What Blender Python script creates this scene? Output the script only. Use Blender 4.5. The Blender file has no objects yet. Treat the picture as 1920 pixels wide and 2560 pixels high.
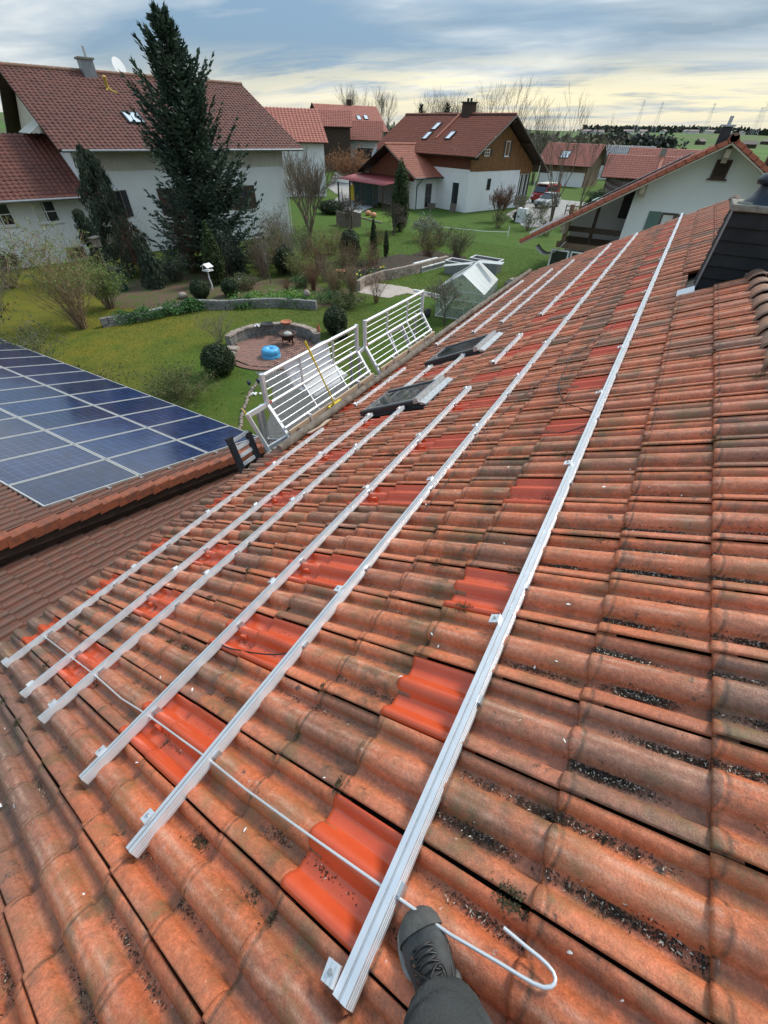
import bpy, bmesh, math, random
import numpy as np
from mathutils import Vector, Matrix, Euler
random.seed(7); RNG = np.random.default_rng(11)
sc = bpy.context.scene
COL = sc.collection
R = math.radians
PI = math.pi

# ------------------------------------------------------------------ camera
CAMZ = 7.0
PITCH, ROLL, YAW = R(43.371), R(1.639), R(29.842)
fh = Vector((-math.sin(YAW), math.cos(YAW), 0)); r0 = Vector((math.cos(YAW), math.sin(YAW), 0)); UPV = Vector((0, 0, 1))
fw = fh*math.cos(PITCH) - UPV*math.sin(PITCH)
d0 = -(fh*math.sin(PITCH) + UPV*math.cos(PITCH))
rt = r0*math.cos(ROLL) - d0*math.sin(ROLL)
dn = r0*math.sin(ROLL) + d0*math.cos(ROLL)
cam = bpy.data.cameras.new('camera'); camo = bpy.data.objects.new('camera', cam); COL.objects.link(camo)
cam.sensor_fit = 'VERTICAL'; cam.sensor_height = 24.0; cam.lens = 24.0*1014.1/2560.0
cam.clip_start = 0.05; cam.clip_end = 20000
Mx = Matrix.Identity(4)
for i in range(3):
    Mx[i][0] = rt[i]; Mx[i][1] = -dn[i]; Mx[i][2] = -fw[i]
Mx[0][3], Mx[1][3], Mx[2][3] = 0, 0, CAMZ
camo.matrix_world = Mx
sc.camera = camo

# ------------------------------------------------------------------ sky, sun, exposure
SUN_EL, SUN_AZ = R(46), R(22)        # azimuth clockwise from +Y
w = bpy.data.worlds.new('World'); sc.world = w; w.use_nodes = True
nt = w.node_tree; N = nt.nodes; L = nt.links; N.clear()
def nd(t, **k):
    n = N.new(t)
    for a, b in k.items(): setattr(n, a, b)
    return n
sky = nd('ShaderNodeTexSky', sky_type='NISHITA'); sky.sun_disc = False
sky.sun_elevation = SUN_EL; sky.sun_rotation = SUN_AZ; sky.altitude = 700; sky.air_density = 1.0; sky.dust_density = 1.5
tc = nd('ShaderNodeTexCoord')
sep = nd('ShaderNodeSeparateXYZ'); L.new(tc.outputs['Generated'], sep.inputs[0])
def mth(op, a, b=None, c=None):
    n = nd('ShaderNodeMath', operation=op)
    for i, v in enumerate((a, b, c)):
        if v is None: continue
        if isinstance(v, (int, float)): n.inputs[i].default_value = v
        else: L.new(v, n.inputs[i])
    return n.outputs[0]
zc = mth('MAXIMUM', sep.outputs[2], 0.0)
den = mth('ADD', zc, 0.085)
px = mth('DIVIDE', sep.outputs[0], den); py = mth('DIVIDE', sep.outputs[1], den)
cmb = nd('ShaderNodeCombineXYZ'); L.new(px, cmb.inputs[0]); L.new(py, cmb.inputs[1])
def ramp(src, stops):
    r = nd('ShaderNodeValToRGB'); cr = r.color_ramp
    while len(cr.elements) < len(stops): cr.elements.new(0.5)
    for e, (p, c) in zip(cr.elements, stops):
        e.position = p; e.color = (*c, 1) if len(c) == 3 else c
    L.new(src, r.inputs[0]); return r.outputs[0]
def mix(fac, a, b):
    m = nd('ShaderNodeMix', data_type='RGBA')
    if isinstance(fac, (int, float)): m.inputs[0].default_value = fac
    else: L.new(fac, m.inputs[0])
    for s, v in ((6, a), (7, b)):
        if isinstance(v, tuple): m.inputs[s].default_value = (*v, 1)
        else: L.new(v, m.inputs[s])
    return m.outputs[2]
def cloud(rot, scl, loc, scale, detail, rough, dist):
    mp = nd('ShaderNodeMapping'); mp.inputs['Rotation'].default_value = (0, 0, R(rot)); mp.inputs['Scale'].default_value = scl; mp.inputs['Location'].default_value = loc
    L.new(cmb.outputs[0], mp.inputs[0])
    n = nd('ShaderNodeTexNoise'); n.inputs['Scale'].default_value = scale; n.inputs['Detail'].default_value = detail; n.inputs['Roughness'].default_value = rough; n.inputs['Distortion'].default_value = dist
    L.new(mp.outputs[0], n.inputs['Vector']); return n.outputs[0]
# cloud sheets drawn out by the wind, seen edge-on low over the horizon
n1 = cloud(-20, (0.30, 0.42, 1), (3.1, 1.7, 0), 0.95, 5, 0.50, 0.3)
n2 = cloud(-28, (0.32, 0.75, 1), (9.4, 5.2, 2.0), 1.0, 7, 0.55, 0.6)
n3 = cloud(-12, (0.55, 1.2, 1), (1.4, 7.2, 5.0), 1.0, 8, 0.60, 0.5)
bluegap = mix(0.80, sky.outputs[0], (2.7, 4.3, 6.1))
greyc = ramp(n2, [(0.36, (3.4, 4.6, 5.7)), (0.50, (6.2, 7.2, 8.0)), (0.62, (10.2, 10.5, 10.2))])
cover = ramp(n1, [(0.37, (0, 0, 0)), (0.53, (1, 1, 1))])
skyc = mix(cover, bluegap, greyc)
# the bright cream break in the cloud low in the sky under the hidden sun
sdir = Vector((math.sin(R(2)), math.cos(R(2)), 0))
az_ = nd('ShaderNodeVectorMath', operation='DOT_PRODUCT'); L.new(tc.outputs['Generated'], az_.inputs[0]); az_.inputs[1].default_value = sdir
azf = ramp(az_.outputs['Value'], [(0.45, (0, 0, 0)), (0.90, (1, 1, 1))])
low = ramp(zc, [(0.0, (1, 1, 1)), (0.045, (.92, .92, .92)), (0.098, (0, 0, 0))])
brk = ramp(n3, [(0.36, (0, 0, 0)), (0.52, (1, 1, 1))])
f2 = mth('MULTIPLY', mth('MULTIPLY', azf, low), brk)
skyc = mix(f2, skyc, (13.4, 12.0, 7.9))
lowhaze = ramp(zc, [(0.0, (.8, .8, .8)), (0.03, (.2, .2, .2)), (0.06, (0, 0, 0))])
skyc = mix(lowhaze, skyc, (8.6, 8.5, 7.8))
# an overcast sky grows brighter towards the zenith
vm = nd('ShaderNodeVectorMath', operation='SCALE'); L.new(skyc, vm.inputs[0]); L.new(mth('MULTIPLY_ADD', zc, 1.5, 0.92), vm.inputs['Scale']); skyc = vm.outputs[0]
bg = nd('ShaderNodeBackground'); bg.inputs[1].default_value = 0.058
L.new(skyc, bg.inputs[0])
wo = nd('ShaderNodeOutputWorld'); L.new(bg.outputs[0], wo.inputs[0])
sl = bpy.data.lights.new('sun', 'SUN'); sl.energy = 2.3; sl.angle = R(13); sl.color = (1.0, 0.95, 0.86)
so = bpy.data.objects.new('sun', sl); COL.objects.link(so)
sd = Vector((math.sin(SUN_AZ)*math.cos(SUN_EL), math.cos(SUN_AZ)*math.cos(SUN_EL), math.sin(SUN_EL)))
so.rotation_euler = sd.to_track_quat('Z', 'Y').to_euler()
sc.view_settings.view_transform = 'Standard'; sc.view_settings.look = 'None'; sc.view_settings.gamma = 1.0
sc.view_settings.exposure = 0.60; sc.view_settings.use_curve_mapping = False
sc.cycles.use_denoising = True
sc.cycles.max_bounces = 6; sc.cycles.transparent_max_bounces = 12
try: sc.cycles.use_adaptive_sampling = True
except Exception: pass

# ------------------------------------------------------------------ materials
MATS = {}
class MB_:
    """node-building shorthand for one material"""
    def __init__(s, name):
        s.m = bpy.data.materials.new(name); s.m.use_nodes = True; s.t = s.m.node_tree; s.t.nodes.clear()
        s.b = s.n('ShaderNodeBsdfPrincipled'); o = s.n('ShaderNodeOutputMaterial'); s.l(s.b.outputs[0], o.inputs[0]); s.o = o
    def n(s, t, **k):
        n = s.t.nodes.new(t)
        for a, b in k.items(): setattr(n, a, b)
        return n
    def l(s, a, b): s.t.links.new(a, b)
    def set(s, sock, v):
        if isinstance(v, (int, float)): sock.default_value = v
        elif isinstance(v, tuple): sock.default_value = (*v, 1) if len(v) == 3 and sock.type == 'RGBA' else v
        else: s.l(v, sock)
    def math(s, op, a, b=0.0, c=0.0, clamp=False):
        n = s.n('ShaderNodeMath', operation=op); n.use_clamp = clamp
        for i, v in enumerate((a, b, c)): s.set(n.inputs[i], v)
        return n.outputs[0]
    def pos(s): return s.n('ShaderNodeNewGeometry').outputs['Position']
    def gen(s, k='Object'): return s.n('ShaderNodeTexCoord').outputs[k]
    def mapv(s, v, scale=(1, 1, 1), rot=(0, 0, 0), loc=(0, 0, 0)):
        m = s.n('ShaderNodeMapping'); m.inputs['Scale'].default_value = scale; m.inputs['Rotation'].default_value = rot; m.inputs['Location'].default_value = loc
        s.l(v, m.inputs[0]); return m.outputs[0]
    def noise(s, v, scale, detail=3, rough=0.55, dist=0.0, out=0):
        n = s.n('ShaderNodeTexNoise'); n.inputs['Scale'].default_value = scale; n.inputs['Detail'].default_value = detail
        n.inputs['Roughness'].default_value = rough; n.inputs['Distortion'].default_value = dist
        if v is not None: s.l(v, n.inputs['Vector'])
        return n.outputs[out]
    def ramp(s, f, stops, interp='LINEAR'):
        r = s.n('ShaderNodeValToRGB'); cr = r.color_ramp; cr.interpolation = interp
        while len(cr.elements) < len(stops): cr.elements.new(0.5)
        for e, (p, c) in zip(cr.elements, stops):
            if isinstance(c, (int, float)): c = (c, c, c)
            e.position = p; e.color = (*c, 1)
        s.l(f, r.inputs[0]); return r.outputs[0]
    def mix(s, f, a, b, mode='MIX'):
        m = s.n('ShaderNodeMix', data_type='RGBA', blend_type=mode)
        s.set(m.inputs[0], f); s.set(m.inputs[6], a); s.set(m.inputs[7], b); return m.outputs[2]
    def bump(s, h, strength=0.3, dist=0.01):
        b = s.n('ShaderNodeBump'); b.inputs['Strength'].default_value = strength; b.inputs['Distance'].default_value = dist
        s.l(h, b.inputs['Height']); s.l(b.outputs[0], s.b.inputs['Normal'])
    def out(s, col=None, rough=None, metal=None, spec=None, coat=None):
        for k, v in (('Base Color', col), ('Roughness', rough), ('Metallic', metal), ('Specular IOR Level', spec), ('Coat Weight', coat)):
            if v is not None: s.set(s.b.inputs[k], v)
        MATS[s.m.name] = s.m
        return s.m

def mat(name, c1, c2=None, rough=0.7, scale=3.0, metal=0.0, spec=0.4, bump=0.0, bscale=40.0, coat=None, island=False, space='pos', detail=4):
    """a plain surface: two colours mottled by noise, a fine bump, some roughness variation"""
    m = MB_(name)
    p = m.pos() if space == 'pos' else m.gen('Object')
    c2 = c2 or tuple(x*0.75 for x in c1)
    f = m.ramp(m.noise(p, scale, detail), [(0.3, 0.0), (0.7, 1.0)])
    col = m.mix(f, c1, c2)
    if island:
        g = m.n('ShaderNodeNewGeometry').outputs['Random Per Island']
        col = m.mix(1.0, col, m.ramp(g, [(0, 0.55), (1, 1.35)]), 'MULTIPLY')
    rr = m.ramp(m.noise(p, scale*2.3, 3), [(0.25, max(0.02, rough-0.12)), (0.75, min(1, rough+0.12))])
    if bump: m.bump(m.noise(p, bscale, 4), bump, 0.01)
    return m.out(col, rr, metal, spec, coat)

def leafmat(name, c1, c2, rough=0.6, trans=0.25):
    m = MB_(name)
    g = m.n('ShaderNodeNewGeometry')
    f = m.ramp(m.noise(g.outputs['Position'], 2.2, 3), [(0.3, 0.0), (0.7, 1.0)])
    col = m.mix(f, c1, c2)
    col = m.mix(1.0, col, m.ramp(g.outputs['Random Per Island'], [(0, 0.62), (1, 1.45)]), 'MULTIPLY')
    m.out(col, rough, 0.0, 0.3)
    tr = m.n('ShaderNodeBsdfTranslucent'); m.l(col, tr.inputs[0])
    mx = m.n('ShaderNodeMixShader'); mx.inputs[0].default_value = trans
    m.l(m.b.outputs[0], mx.inputs[1]); m.l(tr.outputs[0], mx.inputs[2]); m.l(mx.outputs[0], m.o.inputs[0])
    return m.m

SL = R(26.636); CS, SN = math.cos(SL), math.sin(SL)
PITCH_V, PITCH_U, GROOVE0, COURSE0 = 0.29, 0.3355, 0.535, -0.701

def tile_material():
    m = MB_('weathered_clay')
    p = m.pos(); s = m.n('ShaderNodeSeparateXYZ'); m.l(p, s.inputs[0])
    u = m.math('MULTIPLY', s.outputs[0], -1/CS)
    v = s.outputs[1]
    ui = m.math('FLOOR', m.math('DIVIDE', m.math('SUBTRACT', u, COURSE0+0.012), PITCH_U))
    vi = m.math('FLOOR', m.math('DIVIDE', m.math('SUBTRACT', v, GROOVE0-0.003), PITCH_V))
    cb = m.n('ShaderNodeCombineXYZ'); m.l(ui, cb.inputs[0]); m.l(vi, cb.inputs[1])
    wn = m.n('ShaderNodeTexWhiteNoise', noise_dimensions='2D'); m.l(cb.outputs[0], wn.inputs['Vector'])
    r1 = wn.outputs['Value']
    sc_ = m.n('ShaderNodeSeparateColor'); m.l(wn.outputs['Color'], sc_.inputs[0]); r2, r3 = sc_.outputs[1], sc_.outputs[2]
    off = m.n('ShaderNodeVectorMath', operation='ADD'); m.l(p, off.inputs[0])
    scl = m.n('ShaderNodeVectorMath', operation='SCALE'); m.l(wn.outputs['Color'], scl.inputs[0]); scl.inputs['Scale'].default_value = 9.0
    m.l(scl.outputs[0], off.inputs[1]); q = off.outputs[0]           # every tile its own piece of the noise
    st = m.mapv(q, (3.0, 11.0, 3.0))                                  # streaks down the slope
    nA = m.noise(q, 3.5, 5, 0.6); nB = m.noise(st, 1.6, 5, 0.6, 0.6); nC = m.noise(q, 60, 4, 0.7); nD = m.noise(p, 0.9, 4, 0.6); nE = m.noise(q, 11, 6, 0.65)
    col = m.ramp(r1, [(0.0, (.430, .118, .054)), (0.35, (.530, .150, .066)), (0.7, (.580, .185, .086)), (1.0, (.500, .168, .092))])
    col = m.mix(m.ramp(nA, [(0.35, 0.0), (0.68, 0.65)]), col, (.480, .125, .048))
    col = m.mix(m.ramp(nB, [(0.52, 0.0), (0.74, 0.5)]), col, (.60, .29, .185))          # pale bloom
    brown = m.math('MULTIPLY', m.ramp(nE, [(0.45, 0.0), (0.62, 1.0)]), m.ramp(r2, [(0.2, 0.15), (1.0, 0.80)]))
    col = m.mix(brown, col, (.185, .090, .055))
    old = m.math('MULTIPLY', m.ramp(r3, [(0.72, 0.0), (0.96, 0.75)]), m.ramp(nA, [(0.3, 0.4), (0.6, 1.0)]))
    col = m.mix(old, col, (.165, .105, .075))                                             # a few greyer tiles
    # lichen-dark lower courses and the damp band below the first rail
    eav = m.ramp(m.math('ADD', u, m.math('MULTIPLY', nE, 0.5)), [(0.0, 0.0), (1.0, 1.0)])
    ue = m.math('MULTIPLY_ADD', m.math('ADD', u, m.math('MULTIPLY', m.math('SUBTRACT', nD, 0.5), 0.9)), 1/0.8, -3.75/0.8, True)
    col = m.mix(m.math('MULTIPLY', ue, 0.75), col, (.125, .098, .080))
    ll = m.math('ADD', m.math('MULTIPLY', u, 0.9), m.math('MULTIPLY', v, -1.0))
    ll = m.math('MULTIPLY_ADD', m.math('ADD', ll, m.math('MULTIPLY', m.math('SUBTRACT', nD, 0.5), 1.2)), 0.85, -1.25, True)
    ll = m.math('MULTIPLY', ll, m.math('MULTIPLY_ADD', v, -1.0, 0.62, True))
    col = m.mix(m.math('MULTIPLY', ll, 0.8), col, (.130, .098, .080))
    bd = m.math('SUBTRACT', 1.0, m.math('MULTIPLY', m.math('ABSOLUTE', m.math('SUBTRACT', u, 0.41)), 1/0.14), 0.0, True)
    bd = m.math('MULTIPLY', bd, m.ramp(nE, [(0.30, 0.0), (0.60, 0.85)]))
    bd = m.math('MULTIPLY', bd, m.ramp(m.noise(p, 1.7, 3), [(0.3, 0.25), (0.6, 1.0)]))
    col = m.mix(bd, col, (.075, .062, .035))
    green = m.math('MULTIPLY', m.ramp(m.noise(p, 5.0, 5, 0.6), [(0.50, 0.0), (0.66, 0.8)]), m.ramp(nC, [(0.35, 0.2), (0.6, 1.0)]))
    col = m.mix(green, col, (.120, .105, .045))
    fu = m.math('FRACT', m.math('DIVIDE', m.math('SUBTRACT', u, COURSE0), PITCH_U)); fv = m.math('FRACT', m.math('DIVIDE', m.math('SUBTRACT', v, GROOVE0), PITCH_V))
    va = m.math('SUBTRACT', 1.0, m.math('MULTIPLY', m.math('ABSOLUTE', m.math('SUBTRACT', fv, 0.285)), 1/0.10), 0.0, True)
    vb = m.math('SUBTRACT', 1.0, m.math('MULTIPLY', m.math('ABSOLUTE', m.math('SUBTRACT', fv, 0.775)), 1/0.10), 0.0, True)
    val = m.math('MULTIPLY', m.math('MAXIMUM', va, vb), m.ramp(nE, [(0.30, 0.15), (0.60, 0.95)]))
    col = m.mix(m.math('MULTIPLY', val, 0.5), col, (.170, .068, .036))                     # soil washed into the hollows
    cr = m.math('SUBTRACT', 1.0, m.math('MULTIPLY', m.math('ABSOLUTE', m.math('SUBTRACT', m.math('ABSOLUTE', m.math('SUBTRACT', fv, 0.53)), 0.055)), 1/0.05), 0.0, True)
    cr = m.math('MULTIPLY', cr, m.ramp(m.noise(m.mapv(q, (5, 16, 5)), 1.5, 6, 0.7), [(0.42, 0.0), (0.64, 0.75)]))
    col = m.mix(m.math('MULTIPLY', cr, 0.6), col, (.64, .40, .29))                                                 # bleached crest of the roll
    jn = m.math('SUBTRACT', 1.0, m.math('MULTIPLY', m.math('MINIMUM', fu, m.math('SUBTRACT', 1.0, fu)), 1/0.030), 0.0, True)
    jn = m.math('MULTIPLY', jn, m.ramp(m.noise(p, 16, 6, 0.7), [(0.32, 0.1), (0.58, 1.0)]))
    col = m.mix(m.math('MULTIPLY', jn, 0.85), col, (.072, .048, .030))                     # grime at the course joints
    bl = m.ramp(m.noise(p, 9.5, 8, 0.78), [(0.60, 0.0), (0.66, 0.9)])
    col = m.mix(bl, col, (.055, .045, .034))                                              # black moss specks
    col = m.mix(m.ramp(m.noise(p, 45, 3, 0.6), [(0.70, 0.0), (0.76, 0.65)]), col, (.55, .45, .38))   # lichen dots
    col = m.mix(1.0, col, m.ramp(nC, [(0.25, 0.66), (0.75, 1.3)]), 'MULTIPLY')
    col = m.mix(1.0, col, m.ramp(m.noise(q, 210, 3, 0.75), [(0.3, 0.75), (0.7, 1.22)]), 'MULTIPLY')
    rough = m.ramp(nB, [(0.3, 0.30), (0.7, 0.52)])
    h = m.math('ADD', m.math('MULTIPLY', nC, 0.6), m.noise(q, 160, 3, 0.7))
    m.bump(h, 0.45, 0.004)
    return m.out(col, rough, 0.0, 0.38)
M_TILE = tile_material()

def old_tile_material(name, c1, c2, c3, moss=0.5):
    m = MB_(name); p = m.pos()
    g = m.n('ShaderNodeNewGeometry').outputs['Random Per Island']
    nA = m.noise(p, 1.3, 4, 0.6); nB = m.noise(p, 9, 5, 0.65); nC = m.noise(p, 55, 4, 0.7)
    col = m.ramp(g, [(0, c1), (1, c2)])
    col = m.mix(m.ramp(nB, [(0.42, 0.0), (0.62, moss)]), col, c3)
    col = m.mix(m.ramp(nA, [(0.4, 0.0), (0.7, 0.5)]), col, tuple(0.6*a+0.4*b for a, b in zip(c1, c3)))
    col = m.mix(1.0, col, m.ramp(nC, [(0.25, 0.75), (0.75, 1.25)]), 'MULTIPLY')
    m.bump(nC, 0.3, 0.004)
    return m.out(col, 0.62, 0.0, 0.35)

M_NEWTILE = mat('new_glazed_tile', (.58, .085, .028), (.50, .068, .022), 0.24, 7, 0, 0.55, 0.06, 140)
M_DARKTILE = old_tile_material('dark_brown_tile', (.105, .040, .027), (.155, .056, .036), (.075, .050, .038), 0.8)  # the tiles' own dark brown, mottled by noise
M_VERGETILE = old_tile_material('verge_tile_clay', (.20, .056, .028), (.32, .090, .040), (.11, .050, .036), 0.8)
M_RIDGE = old_tile_material('ridge_cap_clay', (.23, .115, .070), (.30, .145, .090), (.12, .090, .070), 0.8)
M_ROOFA = old_tile_material('brown_roof_tile', (.115, .040, .030), (.170, .055, .040), (.085, .046, .034), 0.5)
M_ROOFA2 = old_tile_material('lichened_roof_tile', (.120, .036, .027), (.170, .050, .034), (.10, .050, .030), 0.4)
M_ROOFB = old_tile_material('red_roof_tile', (.310, .090, .054), (.390, .118, .070), (.200, .095, .065), 0.5)
M_ROOFD = old_tile_material('orange_red_tile', (.36, .090, .050), (.46, .125, .068), (.24, .095, .065), 0.4)
M_ROOFF = old_tile_material('salmon_roof_tile', (.46, .160, .115), (.52, .19, .135), (.36, .145, .11), 0.3)
M_FELT = mat('roof_felt', (.030, .024, .021), (.018, .015, .013), 0.9)
M_ALU = mat('aluminium', (.74, .755, .775), (.66, .675, .695), 0.42, 9, 0.65, 0.5, 0.03, 200)
M_ALUW = mat('pale_aluminium', (.72, .73, .74), (.62, .63, .645), 0.42, 5, 0.55, 0.5)
M_STEEL = mat('galvanised_steel', (.50, .51, .52), (.38, .39, .40), 0.45, 14, 0.8, 0.5)
M_ZINC = mat('grey_zinc', (.28, .285, .295), (.22, .225, .23), 0.5, 3, 0.5, 0.5)
M_ANTH = mat('anthracite_metal', (.022, .024, .027), (.032, .034, .037), 0.42, 3, 0.2, 0.5)
M_BLACKP = mat('black_plastic', (.012, .012, .013), (.02, .02, .021), 0.5, 6)
M_SLATE = mat('black_fibre_slate', (.016, .0165, .018), (.024, .0245, .026), 0.75, 4, 0, 0.2, 0.1, 60)
M_CONC = mat('mossy_concrete', (.27, .255, .225), (.15, .14, .11), 0.9, 14, 0, 0.3, 0.5, 60)
M_WOODD = mat('dark_stained_wood', (.060, .038, .026), (.035, .023, .017), 0.75, 6, 0, 0.3, 0.2, 30)
M_WOODG = mat('weathered_grey_wood', (.19, .165, .140), (.115, .095, .078), 0.85, 7, 0, 0.3, 0.35, 40)
M_LOG = mat('bare_weathered_log', (.215, .180, .145), (.085, .068, .054), 0.9, 9, 0, 0.25, 0.7, 28)
M_PLANK = mat('raw_plank', (.52, .40, .29), (.43, .31, .215), 0.8, 5, 0, 0.3, 0.15, 40)
M_WHITE = mat('white_render', (.74, .745, .75), (.66, .665, .67), 0.9, 0.7, 0, 0.25, 0.12, 30)
M_WHITED = mat('shade_toned_white_render', (.70, .715, .72), (.63, .645, .65), 0.9, 0.6, 0, 0.25, 0.12, 30)  # copy of the white render with shade put into its colour
M_WPAINT = mat('white_paint', (.76, .76, .75), (.68, .68, .67), 0.5, 4)
M_CREAM = mat('cream_render', (.56, .52, .44), (.48, .44, .37), 0.9, 2)
M_BEIGEW = mat('beige_painted_wood', (.42, .36, .27), (.34, .29, .215), 0.7, 4)
M_GREENSH = mat('green_shutter_paint', (.105, .175, .150), (.085, .145, .125), 0.6, 4)
M_BROWNSH = mat('brown_shutter_wood', (.075, .045, .030), (.050, .030, .020), 0.65, 4)
M_STONEG = mat('grey_wall_stone', (.22, .215, .205), (.125, .12, .11), 0.9, 6, 0, 0.3, 0.5, 40, None, True)
M_STONET = mat('tan_wall_stone', (.33, .27, .225), (.20, .16, .13), 0.9, 5, 0, 0.3, 0.5, 40, None, True)
M_BRICKP = mat('red_paving_brick', (.26, .135, .105), (.185, .110, .088), 0.85, 6, 0, 0.3, 0.3, 60, None, True)
M_SOIL = mat('dark_soil', (.060, .042, .030), (.036, .026, .019), 0.95, 5, 0, 0.2, 0.6, 30)
M_MULCH = mat('bark_mulch', (.150, .095, .066), (.075, .048, .035), 0.95, 8, 0, 0.2, 0.7, 25)
M_ASPH = mat('pale_road', (.31, .30, .28), (.25, .24, .225), 0.9, 1.2, 0, 0.3, 0.2, 60)
M_PATH = mat('pale_paving', (.42, .36, .31), (.33, .28, .24), 0.9, 3, 0, 0.3, 0.3, 40)
M_COBB = mat('grey_setts', (.13, .125, .12), (.07, .07, .065), 0.9, 9, 0, 0.3, 0.5, 30, None, True)
M_TERRA = mat('terracotta', (.42, .155, .075), (.34, .115, .055), 0.8, 8)
M_PUMP = mat('pale_terracotta', (.55, .26, .14), (.48, .21, .11), 0.7, 8)
M_BARK = mat('grey_bark', (.120, .098, .078), (.070, .056, .045), 0.95, 8, 0, 0.2, 0.5, 40)
M_TWIG = mat('bare_twig', (.20, .160, .118), (.145, .112, .082), 0.9, 3, 0, 0.2)
M_TWIGR = mat('reddish_twig', (.200, .105, .065), (.130, .072, .048), 0.9, 3, 0, 0.2)
M_TWIGT = mat('straw_twig', (.270, .195, .115), (.190, .130, .078), 0.9, 3, 0, 0.2)
M_TWIGG = mat('pale_grey_twig', (.205, .180, .150), (.140, .122, .100), 0.9, 3, 0, 0.2)
M_NEEDLE = leafmat('spruce_needles', (.026, .048, .032), (.056, .086, .056), 0.6, 0.15)
M_WEEP = leafmat('weeping_conifer_needles', (.030, .046, .028), (.056, .074, .046), 0.6, 0.12)
M_THUJA = leafmat('thuja_leaves', (.028, .050, .014), (.048, .074, .020), 0.6, 0.15)
M_BOX = leafmat('box_leaves', (.020, .036, .013), (.036, .056, .020), 0.5, 0.12)
M_GCOV = leafmat('ground_cover_leaves', (.045, .115, .030), (.075, .165, .045), 0.55, 0.25)
M_GCOVB = leafmat('bright_ground_cover', (.10, .20, .035), (.14, .26, .050), 0.55, 0.3)
M_SPRING = leafmat('spring_leaves', (.13, .19, .045), (.20, .26, .075), 0.55, 0.35)
M_SHRUB = leafmat('dull_shrub_leaves', (.060, .085, .026), (.10, .125, .040), 0.55, 0.25)
M_FAR = leafmat('far_wood', (.030, .040, .030), (.055, .058, .044), 0.8, 0.0)
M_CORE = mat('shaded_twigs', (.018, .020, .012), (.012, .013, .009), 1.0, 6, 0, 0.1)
M_YEL = mat('daffodil_yellow', (.75, .60, .05), (.65, .50, .04), 0.6)
M_YELP = mat('yellow_plastic', (.62, .47, .03), (.55, .40, .03), 0.5)
M_BLUEP = mat('blue_plastic', (.07, .36, .62), (.06, .30, .55), 0.4, 6, 0, 0.5)
M_REDM = mat('red_corrugated_sheet', (.30, .055, .055), (.25, .05, .05), 0.5, 1.5)
M_WOODB = mat('honey_brown_boards', (.215, .100, .036), (.150, .066, .026), 0.7, 1.8, 0, 0.3, 0.1, 30)
M_WOODR = mat('red_brown_boards', (.135, .042, .020), (.095, .030, .016), 0.7, 1.8, 0, 0.3)
M_GLASSD = mat('dark_window_glass', (.020, .024, .028), (.030, .034, .038), 0.06, 2, 0, 0.7)
M_CURT = mat('white_curtain', (.62, .62, .60), (.5, .5, .49), 0.9)
M_PUR = mat('open_timber_brown', (.20, .135, .085), (.135, .090, .058), 0.75, 5)
M_RUST = mat('rusty_steel', (.075, .040, .028), (.045, .027, .020), 0.8, 12, 0.3)
M_ASH = mat('pale_ash', (.45, .43, .40), (.30, .28, .26), 0.95, 20)
M_BLACKC = mat('black_cable', (.014, .013, .013), (.024, .02, .018), 0.55, 8)

def glass_mat(name, tint=(.85, .9, .9), alpha=0.35, rough=0.05):
    m = MB_(name); m.out(tint, rough, 0.0, 0.6)
    tr = m.n('ShaderNodeBsdfTransparent'); mx = m.n('ShaderNodeMixShader'); mx.inputs[0].default_value = alpha
    m.l(tr.outputs[0], mx.inputs[1]); m.l(m.b.outputs[0], mx.inputs[2]); m.l(mx.outputs[0], m.o.inputs[0]); return m.m
M_GROOF = glass_mat('milky_roof_panel', (.66, .68, .66), 0.62, 0.35)
M_PANE = glass_mat('clear_pane', (.62, .66, .66), 0.30)
M_POLY = glass_mat('milky_polycarbonate', (.50, .55, .54), 0.20, 0.12)
def sheet_mat():
    m = MB_('white_mesh_sheet'); m.out((.88, .89, .90), .6, 0.0, .3)
    tl = m.n('ShaderNodeBsdfTranslucent'); tl.inputs[0].default_value = (.88, .90, .92, 1); tp = m.n('ShaderNodeBsdfTransparent')
    x1 = m.n('ShaderNodeMixShader'); x1.inputs[0].default_value = .5; x2 = m.n('ShaderNodeMixShader'); x2.inputs[0].default_value = .06
    m.l(m.b.outputs[0], x1.inputs[1]); m.l(tl.outputs[0], x1.inputs[2]); m.l(x1.outputs[0], x2.inputs[1]); m.l(tp.outputs[0], x2.inputs[2]); m.l(x2.outputs[0], m.o.inputs[0]); return m.m
M_TARP = sheet_mat()

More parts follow.
